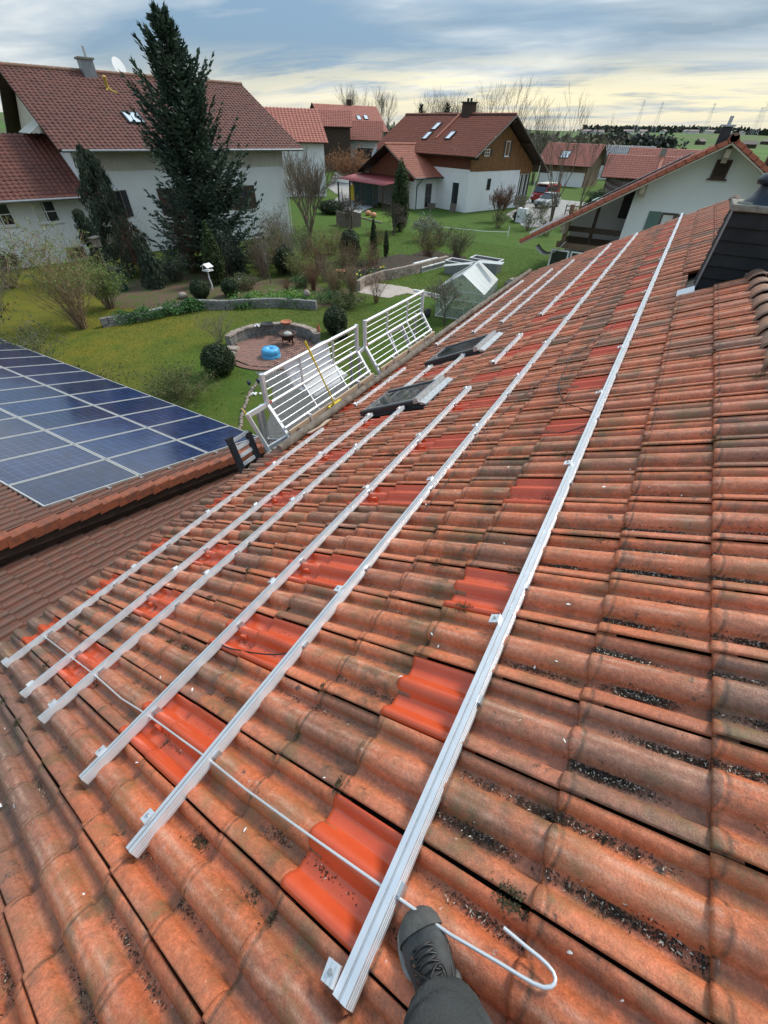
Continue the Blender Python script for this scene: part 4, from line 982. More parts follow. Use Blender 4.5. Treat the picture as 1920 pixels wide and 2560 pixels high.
bt, bb_ = Vector((-4.10, 4.60, 4.80)), Vector((-3.86, 4.95, 3.60))
br = thing('broom', 'yellow broom leaning upright against the white guard', 'broom', bb_)
b = MB(); d_ = (bt-bb_); b.tube([Vector(), d_*.80], .012, 8); b.tube([d_*.66, d_*.92], .017, 8); b.build('handle', M_YELP, br)
b = MB(); b.tube([d_*.92, d_], .008, 8); b.build('handle_tip', M_ANTH, br)
b = MB(); b.bar((-.0, -.16, .0), (-.0, .16, .0), .05, .04); b.build('head', M_YELP, br)
V = []; F = []
for i in range(260):
    y = random.uniform(-.155, .155); x = random.uniform(-.022, .022); n_ = len(V); s_ = .004
    V += [(x, y-s_, -.018), (x, y+s_, -.018), (x+.03+jit(.012), y+jit(.01)+.002, -.085)]; F.append((n_, n_+1, n_+2))
obj('bristles', mesh_np('bristles', V, F, M_YELP), br)
ld = thing('ladder', 'dark ladder top with pale rungs poking up in the gap beside the solar roof', 'ladder', (-4.6, 3.05, 0))
LO = Vector((-4.6, 3.05, 0)); lb, lt = Vector((-3.62, 2.93, 1.55)) - LO, Vector((-4.44, 3.17, 3.66)) - LO
for k_, f1_ in ((0, 1.0), (1, .965)):
    off_ = Vector((.0, .34*k_, .0)); e_ = lb + (lt-lb)*f1_
    b = MB(); b.bar(lb+off_, e_+off_, .045, .095, (0, 1, 0)); b.build('stile', M_ANTH, ld)
    b = MB(); b.bar(e_+off_, e_+off_+(lt-lb).normalized()*.035, .055, .105, (0, 1, 0)); b.build('end_cap', M_BLACKP, ld)
for i in range(18):
    f = .05+.055*i; b = MB(); b.bar(lb+(lt-lb)*f, lb+(lt-lb)*f+Vector((0, .34, 0)), .035, .05, (lt-lb)); b.build('rung', M_ALUW, ld)
sp = MB(); sp.prism([RP(3.86, 3.78, .085), RP(3.83, 4.0, .07), RP(3.80, 4.18, .09), RP(3.72, 4.22, .085), RP(3.74, 4.02, .07), RP(3.79, 3.80, .075)], (0, 0, .02)); tag(sp.build('wood_splinter', M_PLANK), 'broken pale wood splinter lying between the log and the lowest rail', 'wood piece')
# ------------------------------------------------------------------ houses
def az_rot(az): return (0, 0, PI/2 - R(az))              # local x points along compass direction az
LOWP = [(0.0, .0), (.03, .032), (.22, .040), (.42, .022), (.52, .002), (.78, .0), (.98, .012)]
def slope(parent, name, A, along, n_al, up, n_up, m, tw=.30, tl=.34, thick=.10, prof=LOWP, under=M_WOODD):
    """one roof slope in the parent's own space: deck + individual tiles joined into one piece"""
    A = Vector(A); a = Vector(along).normalized(); u = Vector(up).normalized(); nn = u.cross(a)
    if nn.z < 0: nn = -nn
    flip = u.cross(a).z < 0
    Lr = n_al*tw; Lu = n_up*tl
    b = MB(); c0 = A - nn*.05
    b.prism([c0, c0+a*Lr, c0+a*Lr+u*Lu, c0+u*Lu], -nn*thick)
    ro = b.build(name, under, parent)
    P = len(prof); rows = ((.0, -.03), (.0, .0), (tl*1.1, -.03))
    base = np.array([[f*tw, x, h+dz] for (x, dz) in rows for (f, h) in prof], np.float32)
    fi = np.array([(i*P+k, i*P+k+1, (i+1)*P+k+1, (i+1)*P+k) for i in range(2) for k in range(P-1)], np.int32)
    ii, jj = np.meshgrid(np.arange(n_al), np.arange(n_up), indexing='ij'); ii = ii.ravel(); jj = jj.ravel(); n = len(ii)
    q = base[None] + np.stack([ii*tw, jj*tl, np.zeros(n)], 1)[:, None, :].astype(np.float32)
    q[:, :, 2] += RNG.uniform(-.006, .006, n)[:, None]; q[:, :, 1] += RNG.uniform(-.008, .008, n)[:, None]
    q = q.reshape(-1, 3); W = np.array(A)[None] + q[:, :1]*np.array(a) + q[:, 1:2]*np.array(u) + q[:, 2:]*np.array(nn)
    FF = (fi[None] + (np.arange(n)*len(base))[:, None, None]).reshape(-1, 4)
    if flip: FF = FF[:, ::-1]
    o = obj('roof_tile', mesh_np('roof_tile', W, FF, m, True), ro); o['kind'] = 'stuff'
    return ro
def ridge(parent, a, b, m, r=.13, step=.40):
    a, b = Vector(a), Vector(b); d = b-a; n = max(1, int(d.length/step)); mb = MB()
    for i in range(n):
        p = a + d*(i/n); q = a + d*((i+1.06)/n); mb.tube([p, q], [r*1.05, r*.93], 8)
    return mb.build('ridge_cap', m, parent)
def window(parent, c, w_, h_, face, frame=M_WPAINT, glass=M_GLASSD, cross=True, shutters=None, sill=True, name='window', depth=.05, curtain_reflection=False):
    """window on a wall: face is the wall's outward local axis"""
    ax_ = {'+y': (0, 1), '-y': (0, -1), '+x': (1, 0), '-x': (-1, 0)}[face]
    n = Vector((*ax_, 0)); s = Vector((-n.y, n.x, 0)); c = Vector(c)
    def bx(m, s0, s1, z0, z1, d0, d1):
        p = c + s*s0 + n*d0 + Vector((0, 0, z0)); q = c + s*s1 + n*d1 + Vector((0, 0, z1)); m.box2([min(a, b) for a, b in zip(p, q)], [max(a, b) for a, b in zip(p, q)])
    m = MB(); t = .07
    bx(m, -w_/2, -w_/2+t, 0, h_, .004, depth); bx(m, w_/2-t, w_/2, 0, h_, .004, depth); bx(m, -w_/2+t, w_/2-t, 0, t, .004, depth); bx(m, -w_/2+t, w_/2-t, h_-t, h_, .004, depth)
    if cross: bx(m, -.03, .03, t, h_-t, .006, depth-.004); bx(m, -w_/2+t, -.03, h_*.48, h_*.48+.05, .006, depth-.004); bx(m, .03, w_/2-t, h_*.48, h_*.48+.05, .006, depth-.004)
    f = m.build(name, frame, parent)
    m = MB(); bx(m, -w_/2+t*.9, w_/2-t*.9, t*.9, h_-t*.9, .005, .018); m.build('pane', glass, f)
    if curtain_reflection:
        m = MB(); bx(m, -w_/2+t, -w_/2+t+(w_-2*t)*.42, t, h_-t, .019, .024); m.build('curtain_reflection', M_CURT, f)  # white curtain, widened to stand in for the pane's pale reflection
    if sill:
        m = MB(); bx(m, -w_/2-.08, w_/2+.08, -.06, -.005, .004, .12); m.build('sill', M_WPAINT if frame is M_WPAINT else frame, f)
    if shutters is not None:
        for s_ in (-1, 1):
            m = MB(); bx(m, *(sorted((s_*(w_/2+.03), s_*(w_/2+.03+w_*.48)))), -.02, h_+.02, .006, .05); m.build('shutter', shutters, f)
    return f
def roof_light(parent, c, along, up, w_, h_, name='roof_window'):
    a, u = Vector(along).normalized(), Vector(up).normalized(); n = a.cross(u)
    if n.z < 0: n = -n
    c = Vector(c); m = MB(); M = Matrix((a, u, n)).transposed(); t = .08
    for d, sz in ((-a*(w_/2), (t, h_+t, .12)), (a*(w_/2), (t, h_+t, .12)), (-u*(h_/2), (w_-t, t, .12)), (u*(h_/2), (w_-t, t, .12))): m.box(c+d+n*.06, sz, M)
    f = m.build(name, M_ANTH, parent)
    m = MB(); m.box(c+n*.09, (w_-t*.9, h_-t*.9, .012), M); m.build('pane', M_RGLASS, f); return f
M_RGLASS = mat('sky_toned_glass', (.60, .66, .72), (.5, .56, .62), .08, 1, .3, .8)  # pale sky reflection painted into the base colour of the glass
def up_of(y0, z0, y1, z1): return (0, y1-y0, z1-z0)

# --- the large farmhouse across the garden
HA = Vector((-29.265, 32.963, 0)); fa = thing('farmhouse', 'long white farmhouse with dark brown roof, pale board siding and a lower wing', 'house', HA, az_rot(197))
W = MB(); W.box2((0, -14.2, 0), (15.0, 0, 5.62)); W.build('wall', M_WHITE, fa)
zr, yr = 9.45, -7.4; ye, ze = 1.0, 5.72
nup = int(math.hypot(ye-yr, zr-ze)/.34)
slope(fa, 'roof', (-1.35, ye, ze), (1, 0, 0), 57, up_of(ye, ze, yr, zr), nup, M_ROOFA)
slope(fa, 'roof', (-1.35, yr-8.4, ze), (1, 0, 0), 57, (0, 8.4, zr-ze), nup, M_ROOFA)
ridge(fa, (-1.35, yr, zr+.02), (15.7, yr, zr+.02), M_RIDGE)
g_ = MB(); g_.prism([(14.9, -.3, 5.6), (14.9, -14.0, 5.6), (14.9, yr, zr-.35)], (.12, 0, 0)); g_.build('gable', M_CREAM, fa)
g_ = MB(); g_.prism([(-.02, -.3, 5.6), (-.02, -14.0, 5.6), (-.02, yr, zr-.35)], (.12, 0, 0)); g_.build('gable', M_WOODG, fa)
g_ = MB()
for i in range(100): g_.box2((.02+.1445*i, .004, 4.62+jit(.01)), (.02+.1445*i+.128, .035, 5.64))
g_.build('siding', M_WOODS if 'M_WOODS' in globals() else mat('pale_grey_siding', (.56, .53, .46), (.46, .43, .37), .8, 2.5), fa)
g_ = MB(); g_.box2((-1.2, .98, 5.60), (15.6, 1.10, 5.68)); g_.tube([(-1.3, 1.06, 5.64), (15.6, 1.06, 5.64)], .075, 8); g_.build('gutter', M_ZINC, fa)
g_ = MB(); g_.tube([(-.10, .10, 0), (-.10, .10, 4.6), (-.1, .9, 5.55)], .05, 8); g_.build('downpipe', M_WPAINT, fa)
window(fa, (9.25, 0, 2.1), 1.25, 1.5, '+y', M_BROWNSH, M_GLASSD, True, M_BROWNSH)
window(fa, (13.3, 0, 2.2), .75, 1.4, '+y', M_BROWNSH, M_GLASSD, True, mat('near_black_shutter', (.035, .035, .042), None, .7))
window(fa, (4.2, 0, 2.1), 1.25, 1.4, '+y', M_BROWNSH, M_GLASSD, True, M_BROWNSH)
roof_light(fa, (9.93, -2.75+.55, 7.2-.07), (1, 0, 0), up_of(ye, ze, yr, zr), 1.0, 1.25)
c_ = MB(); c_.box2((10.05, -7.5, 9.0), (10.85, -6.7, 10.02)); chA = c_.build('chimney', M_ZINC, fa)
c_ = MB(); c_.box2((9.95, -7.6, 10.02), (10.95, -6.6, 10.12)); c_.build('cap', M_CONC, chA)
c_ = MB(); c_.cyl((10.3, -7.1, 10.1), (10.3, -7.1, 10.65), .08, 10); c_.build('flue', M_STEEL, chA)
dsh = MB(); dsh.lathe([(0, 0), (.25, .02), (.45, .08), (.52, .12)], (0, 0, 0), 16); o = dsh.build('satellite_dish', M_WHITED, fa, (8.1, -7.9, 9.85), (R(-70), 0, R(25)))
p_ = MB(); p_.tube([(10.0, -5.55, 8.65), (10.0, -5.52, 9.05), (10.0, -5.45, 9.22)], .12, 8); p_.tube([(10.0, -5.6, 8.68), (9.8, -5.2, 8.45), (9.65, -5.05, 8.42)], .09, 8); p_.tube([(10.0, -5.6, 8.68), (10.15, -5.3, 8.48)], .07, 8); p_.build('yellow_flue', mat('dull_yellow_sheet', (.42, .27, .045), None, .6), fa)
aw = MB(); aw.prism([(15.05, -2.2, 7.05), (16.3, -2.2, 6.35), (16.3, -2.2, 6.32), (15.05, -2.2, 7.0)], (0, -3.6, 0)); aw.build('awning', M_CREAM, fa)
# its lower wing
W = MB(); W.box2((14.95, -7.6, 0), (30, .0, 3.45)); W.build('wing_wall', M_WHITE, fa)
wy, wz, wry, wrz = 1.0, 3.50, -4.7, 6.42
nup = int(math.hypot(wy-wry, wrz-wz)/.34)
slope(fa, 'wing_roof', (14.25, wy, wz), (1, 0, 0), 54, up_of(wy, wz, wry, wrz), nup, M_ROOFA2)
slope(fa, 'wing_roof', (14.25, wry-5.7, wz), (1, 0, 0), 54, (0, 5.7, wrz-wz), nup, M_ROOFA2)
g_ = MB(); g_.tube([(14.2, 1.07, 3.44), (30, 1.07, 3.44)], .075, 8); g_.build('gutter', M_ZINC, fa)
for x in (17.62, 20.0, 22.6): window(fa, (x, 0, 2.20), 1.25, 1.12, '+y', M_WPAINT, M_GLASSD, True, None, True, 'window', .05, True)
for x in (16.9, 20.75, 24.5): window(fa, (x, 0, .10), 1.1, .72, '+y', M_BEIGEW, M_GLASSD, False, None, False)
# lichen on the wing's corner
pl_ = MB()
# --- the brown-boarded house in the middle
HBm = Vector((-22.04, 55.45, 0)); fb2 = thing('chalet_house', 'white and brown-boarded house with a red tiled roof and an open wood gable', 'house', HBm, az_rot(-70))
W = MB(); W.box2((0, -11.4, -.3), (15.3, 0, 3.86)); W.build('wall', M_WHITE, fb2)
W = MB(); W.prism([(0.0, 0.0, 3.862), (0.0, 0.0, 4.95), (0.0, -4.8, 7.95), (0.0, -11.4, 4.15), (0.0, -11.4, 3.862)], (15.3, 0, 0)); W.build('upper_wall', M_WOODR, fb2)
g_ = MB(); yb = 0.0
while yb > -11.3:
    zt = (4.95+(7.95-4.95)*(-yb/4.8)) if yb > -4.8 else 7.95-(7.95-4.15)*((-yb-4.8)/6.6)
    z_b = 3.70 if yb > -9.0 else 3.3
    g_.box2((-.045, yb-.178, z_b+jit(.015)), (-.004, yb, zt-.05)); yb -= .19
g_.build('boarding', M_WOODB, fb2)
by, bz, bry, brz, by2, bz2 = .95, 5.02, -4.8, 8.40, -13.2, 3.50
n1_ = int(math.hypot(by-bry, brz-bz)/.335); n2_ = int(math.hypot(by2-bry, brz-bz2)/.335)
slope(fb2, 'roof', (-1.35, by, bz), (1, 0, 0), 60, up_of(by, bz, bry, brz), n1_, M_ROOFB)
slope(fb2, 'roof', (-1.35, by2, bz2), (1, 0, 0), 60, up_of(by2, bz2, bry, brz), n2_, M_ROOFB)
ridge(fb2, (-1.35, bry, brz+.02), (16.6, bry, brz+.02), M_ROOFB)
g_ = MB(); g_.bar((-1.38, by, bz-.10), (-1.38, bry, brz-.10), .07, .26, (1, 0, 0)); g_.bar((-1.38, bry, brz-.10), (-1.38, by2, bz2-.10), .07, .26, (1, 0, 0)); g_.build('verge_board', M_WOODG, fb2)
for y, z in ((0.3, 4.85), (-4.8, 7.85), (-8.2, 6.0), (-11.2, 4.25)):
    g_ = MB(); g_.box2((-1.3, y-.09, z-.12), (0.1, y+.09, z+.12)); g_.build('purlin', M_WOODD, fb2)
g_ = MB(); g_.bar((-1.5+.2, -5.0, 8.3), (14, -5, 8.3), .04, .04)
window(fb2, (0, -2.45, 4.98), .85, .62, '-x', M_WPAINT, M_GLASSD, True, M_BROWNSH, False)
window(fb2, (0, -5.9, 4.96), .72, 1.32, '-x', M_WPAINT, M_GLASSD, False, M_BROWNSH, True, 'window', .06, True)
window(fb2, (0, -3.55, 1.98), .62, 1.04, '-x', M_BROWNSH, M_GLASSD, False, None, False)
for y in (-9.55, -10.35, -11.0): window(fb2, (0, y, 1.15), .62, 2.1, '-x', M_WOODG, M_GLASSD, False, None, False, 'window', .06, True)
g_ = MB(); g_.box2((-.03, -11.5, .2), (-.004, -9.1, 1.1)); g_.build('parapet_boards', M_WOODG, fb2)
g_ = MB(); g_.tube([(-1.2, -11.3, 4.9), (-1.05, -11.4, 3.4), (-.3, -11.6, .2)], .05, 6); g_.build('flag_pole', M_WPAINT, fb2)
window(fb2, (1.85, 0, .45), 1.15, 2.25, '+y', M_WPAINT, M_GLASSD, False, None, False, 'door')
uB = up_of(by, bz, bry, brz)
def onB(x, f): return (x, by+(bry-by)*f, bz+(brz-bz)*f+.05)
roof_light(fb2, onB(8.75, .66), (1, 0, 0), uB, .75, 1.25); roof_light(fb2, onB(8.75, .41), (1, 0, 0), uB, .75, 1.25); roof_light(fb2, onB(5.05, .44), (1, 0, 0), uB, .75, 1.25)
g_ = MB(); g_.bar(onB(6.9, .36), onB(6.9, 1.0), .32, .16); g_.build('roof_step', M_ROOFB, fb2)
c_ = MB(); c_.box2((5.0, -5.3, 8.0), (6.3, -4.3, 9.35)); chB = c_.build('chimney', M_WOODD, fb2)
c_ = MB(); c_.box2((4.9, -5.4, 9.35), (6.4, -4.2, 9.45)); c_.cyl((5.4, -4.8, 9.45), (5.4, -4.8, 9.75), .14, 8); c_.cyl((5.9, -4.8, 9.45), (5.9, -4.8, 9.75), .14, 8); c_.build('cap', M_ANTH, chB)
c_ = MB(); c_.box2((14.4, -9.4, 7), (15.2, -8.6, 8.75)); c_.build('chimney', M_WOODG, fb2)
# its cross wing
W = MB(); W.box2((5.0, 0.01, -.2), (14.2, 3.4, 2.95)); W.build('wing_wall', M_WHITE, fb2)
W = MB(); W.prism([(5.0, 3.4, 2.95), (14.2, 3.4, 2.95), (9.6, 3.4, 5.3)], (0, -.2, 0)); wg = W.build('wing_gable', M_WOODR, fb2)
g_ = MB(); xx = 5.3
while xx < 13.9:
    zt = 2.95 + (5.3-2.95)*(1-abs(xx-9.6)/4.6); g_.box2((xx, 3.405, 2.6), (xx+.17, 3.44, zt-.1)); xx += .19
g_.build('boarding', M_WOODR, fb2)
for e in (4.05, 15.15):
    ux = (9.6-e, 0, 5.70-3.0); nU = int(math.hypot(5.55, 2.7)/.335)
    slope(fb2, 'wing_roof', (e, -2.5, 3.0), (0, 1, 0), 23, ux, nU, M_ROOFB)
ridge(fb2, (9.6, -1.5, 5.72), (9.6, 4.5, 5.72), M_ROOFB)
g_ = MB(); g_.bar((4.05, 4.45, 2.92), (9.6, 4.45, 5.62), .06, .22, (0, 1, 0)); g_.bar((9.6, 4.45, 5.62), (15.15, 4.45, 2.92), .06, .22, (0, 1, 0)); g_.build('verge_board', M_WOODD, fb2)
g_ = MB(); g_.tube([(3.98, -.1, 2.95), (3.98, 4.4, 2.95)], .07, 8); g_.tube([(4.0, 3.3, 2.9), (4.75, 3.3, 2.3), (4.93, 3.3, 2.1), (4.93, 3.3, 0)], .05, 8); g_.build('gutter', M_ANTH, fb2)
window(fb2, (5.0, 1.35, .1), 1.0, 2.25, '-x', M_WOODG, M_GLASSD, True, None, False, 'door')
g_ = MB(); g_.box2((3.95, 1.0, .0), (4.6, 1.7, .55)); g_.box2((1.0, .5, 0), (1.5, 1.0, .75)); g_.build('tub', M_WOODG, fb2)
dsh = MB(); dsh.lathe([(0, 0), (.28, .02), (.5, .08), (.58, .13)], (0, 0, 0), 14); dsh.tube([(0, 0, 0), (0, -.5, -.5)], .03, 6); dsh.build('satellite_dish', M_ZINC, fb2, (11.1, 4.7, 5.0), (R(-60), 0, R(-20)))
# veranda roof of red sheet
vr = MB(); V = []; nx = 88
for f in (0, 1):
    for i in range(nx+1):
        x = 5.6 + 9.6*i/nx; V.append((x, 3.5+4.2*f, 2.86-.52*f+.028*math.sin(i*2*PI/3.2)))
vr.add(V, [(i, i+1, nx+2+i, nx+1+i) for i in range(nx)], True); o = vr.build('veranda_roof', M_REDM, fb2); sm_ = o.modifiers.new('t', 'SOLIDIFY'); sm_.thickness = .02
g_ = MB(); g_.box2((12.4, 7.71, 2.05), (15.2, 7.76, 2.32)); g_.build('veranda_fascia', M_WPAINT, fb2)
for x in (6.0, 7.7, 9.9, 12.5, 15.0):
    g_ = MB(); g_.box2((x-.07, 7.5, 0), (x+.07, 7.64, 2.28)); g_.build('veranda_post', M_WOODD, fb2)
g_ = MB(); g_.box2((12.6, 5.2, 0), (15.1, 5.3, 2.3)); g_.build('veranda_screen', M_WOODD, fb2); g_ = MB(); g_.box2((7.8, 6.9, .2), (12.4, 6.96, 2.3)); g_.build('veranda_glazing', mat('dark_teal_screen', (.012, .030, .034), None, .3), fb2)
g_ = MB(); g_.box2((13.4, 6.2, .2), (14.2, 6.3, 1.75)); g_.build('yellow_board', M_YELP, fb2)

# --- the gable house just beyond our roof
HD = Vector((.67, 27.0, 0)); fd = thing('gable_house', 'white gable house with an orange-red verge, green shutter and balcony just beyond the tiled roof', 'house', HD, (0, 0, 0))
sl_ = math.tan(R(29.0)); zA = 7.0
W = MB(); W.prism([(-2.95, 0, 0), (2.95+4.5, 0, 0), (2.95+4.5, 0, zA-7.45*sl_-.05), (0, 0, zA-.18), (-2.95, 0, zA-2.95*sl_-.18)], (0, 11, 0)); W.build('wall', M_WHITED, fd)
W = MB(); W.prism([(-5.9, 2.6, 0), (-2.96, 2.6, 0), (-2.96, 2.6, zA-2.96*sl_-.2), (-5.9, 2.6, zA-5.9*sl_-.2)], (0, 8, 0)); W.build('porch_wall', M_WHITED, fd)
hyp = 7.55/math.cos(R(29)); nU = int(hyp/.335)
for s_ in (-1, 1):
    e = Vector((s_*7.6, -1.2, zA - 7.6*sl_ + .0))
    slope(fd, 'roof', e, (0, 1, 0), 45, (-s_*7.6, 0, 7.6*sl_), nU, M_ROOFD)
    for i in range(nU+1):
        f0, f1_ = i/(nU+.6), (i+1.08)/(nU+.6)
        p = Vector((s_*7.6*(1-f0), 0, zA-7.6*sl_*(1-f0))); q = Vector((s_*7.6*(1-f1_), 0, zA-7.6*sl_*(1-f1_)))
        b = MB(); up2 = Vector((s_*sl_, 0, 1)).normalized()
        b.prism([p + Vector((0, -1.25, 0)) + up2*.085, q + Vector((0, -1.25, 0)) + up2*.055, q + Vector((0, -1.25, 0)) - up2*.09, p + Vector((0, -1.25, 0)) - up2*.07], (0, .16, 0)); b.build('verge_tile', M_ROOFD, fd)
    b = MB(); b.bar((s_*7.6, -1.17, zA-7.6*sl_-.15), (0, -1.17, zA-.15), .05, .20, (0, 1, 0)); b.build('verge_board', M_BEIGEW, fd)
    b = MB(); b.prism([(s_*7.5, -1.14, zA-7.5*sl_-.16), (0, -1.14, zA-.16), (0, -1.14, zA-.20), (s_*7.5, -1.14, zA-7.5*sl_-.20)], (0, 12, 0)); b.build('soffit', M_BEIGEW, fd)
ridge(fd, (0, -1.25, zA+.03), (0, 12, zA+.03), M_RIDGE, .15)
for x, z in ((0, zA-.55), (-2.62, zA-2.62*sl_-.42), (-5.62, zA-5.62*sl_-.42)):
    b = MB(); b.box2((x-.10, -1.05, z-.02), (x+.10, .1, z+.24)); b.box2((x-.10, -.75, z-.20), (x+.10, .1, z-.02)); b.build('purlin_end', M_BEIGEW, fd)
window(fd, (.05, 0, 5.72), .58, .62, '-y', M_BROWNSH, M_WOODD, False, None, True)
f = window(fd, (-.92, 0, 3.05), 1.15, 1.36, '-y', M_BROWNSH, M_GLASSD, True, None, False, 'window', .06, True)
for s_, x in ((-1, -2.05),):
    b = MB(); b.box2((x, -.05, 3.0), (x+.53, -.006, 4.42)); b.build('shutter', M_GREENSH, f)
b = MB(); b.box2((-5.9, -.12, 2.55), (-2.96, .06, 2.80)); b.build('balcony_beam', M_PUR, fd)
b = MB(); b.box2((-5.7, -.1, 2.8), (-5.5, .1, 4.4)); b.build('post', M_PUR, fd)
b = MB(); b.box2((-4.45, .3, 2.8), (-4.30, .45, 4.6)); b.build('post', M_WOODD, fd)
b = MB(); b.box2((-5.5, .0, 3.30), (-2.96, .09, 3.52)); b.build('rail', M_WOODD, fd)
b = MB(); b.box2((-5.9, .0, 2.62), (-2.96, 2.6, 2.72)); b.build('balcony_floor', M_PUR, fd)
b = MB(); b.box2((-3.62, 2.54, 3.75), (-2.98, 2.598, 5.0)); b.build('dark_opening', M_BLACKP, fd)
for x in (-5.6, -4.55): window(fd, (x, .0, .05), .95, 2.4, '-y', M_WPAINT, M_GLASSD, False, None, False, 'glazed_door', .08)
b = MB(); b.box2((-5.05, .02, .05), (-3.0, .10, 2.45)); b.build('glazing', M_GLASSD, fd)
c_ = MB(); c_.box((-.35, 3.2, 7.0), (.42, .42, .80)); chD = c_.build('chimney', M_ANTH, fd)
c_ = MB(); c_.cyl((-.35, 3.2, 7.40), (-.35, 3.2, 7.46), .31, 12); c_.cyl((-.35, 3.2, 7.46), (-.35, 3.2, 7.75), .08, 10); c_.build('cap', M_STEEL, chD)
c_ = MB(); c_.lathe([(.62, 5.6), (.62, 6.6), (.5, 7.0), (.36, 7.25), (.0, 7.3)], (2.15, 1.0, 0), 14); c_.build('dark_stack', M_ANTH, fd)
b = MB(); b.bar((-7.3, -.6, zA-7.3*sl_+.16), (-5.6, -.6, zA-5.6*sl_+.18), .10, .09); b.build('snow_guard', M_WPAINT, fd)
b = MB()
for i in range(3): b.box2((-4.9+1.15*i*1.0, 0, 0), (-4.9+1.15*i+1.1, 1, .01))
o = MB(); p0 = Vector((-5.2, -.2, zA-5.2*sl_+.16)); p1 = Vector((-1.3, -.2, zA-1.3*sl_+.16))
o.prism([p0, p1, p1+Vector((-.02, 0, .05)), p0+Vector((-.02, 0, .05))], (0, 5, 0)); o.build('solar_array', M_ANTH, fd)
hm = MB(); V = []; nn = 14
for i in range(nn+1):
    t = i/nn; x = -6.9 + 1.5*t; z = 2.85 - 2.0*t*(1-t)*1.0 - .35*(1-t)
    V += [(x, -.55, z+.05), (x, -.15, z), (x, .25, z+.05)]
hm.add(V, [(3*i+k, 3*i+k+1, 3*i+3+k+1, 3*i+3+k) for i in range(nn) for k in range(2)], True); o = hm.build('hammock', M_CURT, None, HD); o.modifiers.new('t', 'SOLIDIFY').thickness = .015
tag(o, 'pale striped hammock slung under the white gable house eave', 'hammock')

# --- the far houses
def far_house(name, label, O, az, L_, hw, ze, zr, wall, roofm, z0=0, over=.7, gable=None, wins=()):
    t = thing(name, label, 'house', (O[0], O[1], z0), az_rot(az))
    b = MB(); b.box2((0, -hw, -1), (L_, hw, ze)); b.build('wall', wall, t)
    b = MB(); b.prism([(-.02, -hw, ze-(2.4 if gable else 0)), (-.02, hw, ze-(2.4 if gable else 0)), (-.02, hw, ze), (-.02, 0, zr-.12), (-.02, -hw, ze)], (L_+.04, 0, 0)); b.build('gable', gable or wall, t)
    k = (zr-ze)/hw; e = hw+over; zz = ze - k*over
    for s_ in (-1, 1):
        slope(t, 'roof', (-over, s_*e, zz+.08), (1, 0, 0), int((L_+2*over)/.45), (0, -s_*e, zr-zz), max(3, int(math.hypot(e, zr-zz)/.42)), roofm, .45, .42)
    b = MB(); b.bar((-over-.02, e, zz), (-over-.02, 0, zr), .05, .2, (1, 0, 0)); b.bar((-over-.02, -e, zz), (-over-.02, 0, zr), .05, .2, (1, 0, 0)); b.build('verge_board', M_WOODD, t)
    for w_ in wins: window(t, *w_)
    return t
hc = far_house('village_house', 'white house far up the road with black-shuttered windows and two roof lights', (-86.2, 111.6), 33, 15, 6.6, 5.6, 9.7, M_WHITE, M_ROOFF, 1.5, 1.2, M_WHITE,
    [((0, 0, 3.6), 1.6, 1.7, '-x', M_WPAINT, M_GLASSD, True, M_BROWNSH, False), ((0, -3.4, 3.6), 1.4, 1.7, '-x', M_WPAINT, M_GLASSD, True, M_BROWNSH, False), ((0, 0, .9), 1.6, 1.7, '-x', M_WPAINT, M_GLASSD, True, None, False), ((0, -3.2, .9), 1.6, 1.7, '-x', M_WPAINT, M_GLASSD, True, None, False), ((3, -6.6, .5), 1.4, 1.9, '-y', M_WPAINT, M_GLASSD, True, None, False)])
b = MB(); b.box2((-1.1, -5, 2.6), (-.05, 5, 3.5)); b.build('balcony', M_WOODG, hc)
b = MB(); b.box2((8, -.5, 9.2), (9, .5, 10.6)); b.build('chimney', M_WOODD, hc)
roof_light(hc, (9.3, -4.2, 7.3), (1, 0, 0), (0, 7.8, 4.85), 1.0, 1.4); roof_light(hc, (11.3, -4.0, 7.45), (1, 0, 0), (0, 7.8, 4.85), 1.0, 1.4)
hg = far_house('village_garage', 'garage with red roof and dark doors beside the far white house', (-69.8, 98.0), 60, 8.5, 3.4, 4.3, 6.9, M_WHITE, M_ROOFF, 1.3, .7, M_WHITE, [((5.5, -3.4, .3), 3.6, 2.4, '-y', M_WPAINT, M_BLACKP, False, None, False)])
he = far_house('red_roofed_house', 'red-roofed house peeping out behind the farmhouse', (-56.5, 50.0), 42, 14.0, 5.2, 5.9, 8.7, M_WHITE, M_ROOFF, 0, .8)
b = MB(); b.box2((2.4, -.3, 8.3), (3.4, .5, 10.0)); b.build('chimney', M_WHITED, he)
far_house('brown_gable_house', 'small dark brown gable showing between two red roofs', (-71.5, 86.5), 55, 10, 3.2, 6.2, 8.1, M_WOODD, M_ROOFF, 1.3, .8)
hf = far_house('dark_gable_house', 'dark brown gable house with white-framed doors and a salmon roof beyond the drive', (-12.55, 91.2), 84, 14, 3.35, 2.75, 5.0, M_WHITE, M_ROOFF, 0, .8, M_WOODR, [((0, .95, .8), .75, 2.2, '-x', M_WPAINT, M_WHITED, False, None, False), ((0, -1.0, .8), .75, 2.2, '-x', M_WPAINT, M_WHITED, False, None, False)])
b = MB(); b.box2((6.3, -.5, 4.4), (7.1, .5, 5.7)); b.build('chimney', M_CONC, hf); b = MB(); b.bar((6.8, -3.9, 2.6), (6.8, 0, 5.1), .4, .16); b.build('roof_step', M_ROOFB, hf)
ht = far_house('boarded_house', 'tan-boarded house with one bright roof light left of the dark gable house', (-25.3, 103.4), 95, 8.5, 4.2, 3.4, 5.75, M_PUR, M_ROOFF, 0, 1.0)
roof_light(ht, (3.6, -2.9, 4.25), (1, 0, 0), (0, 5, 2.8), 1.5, 1.8)
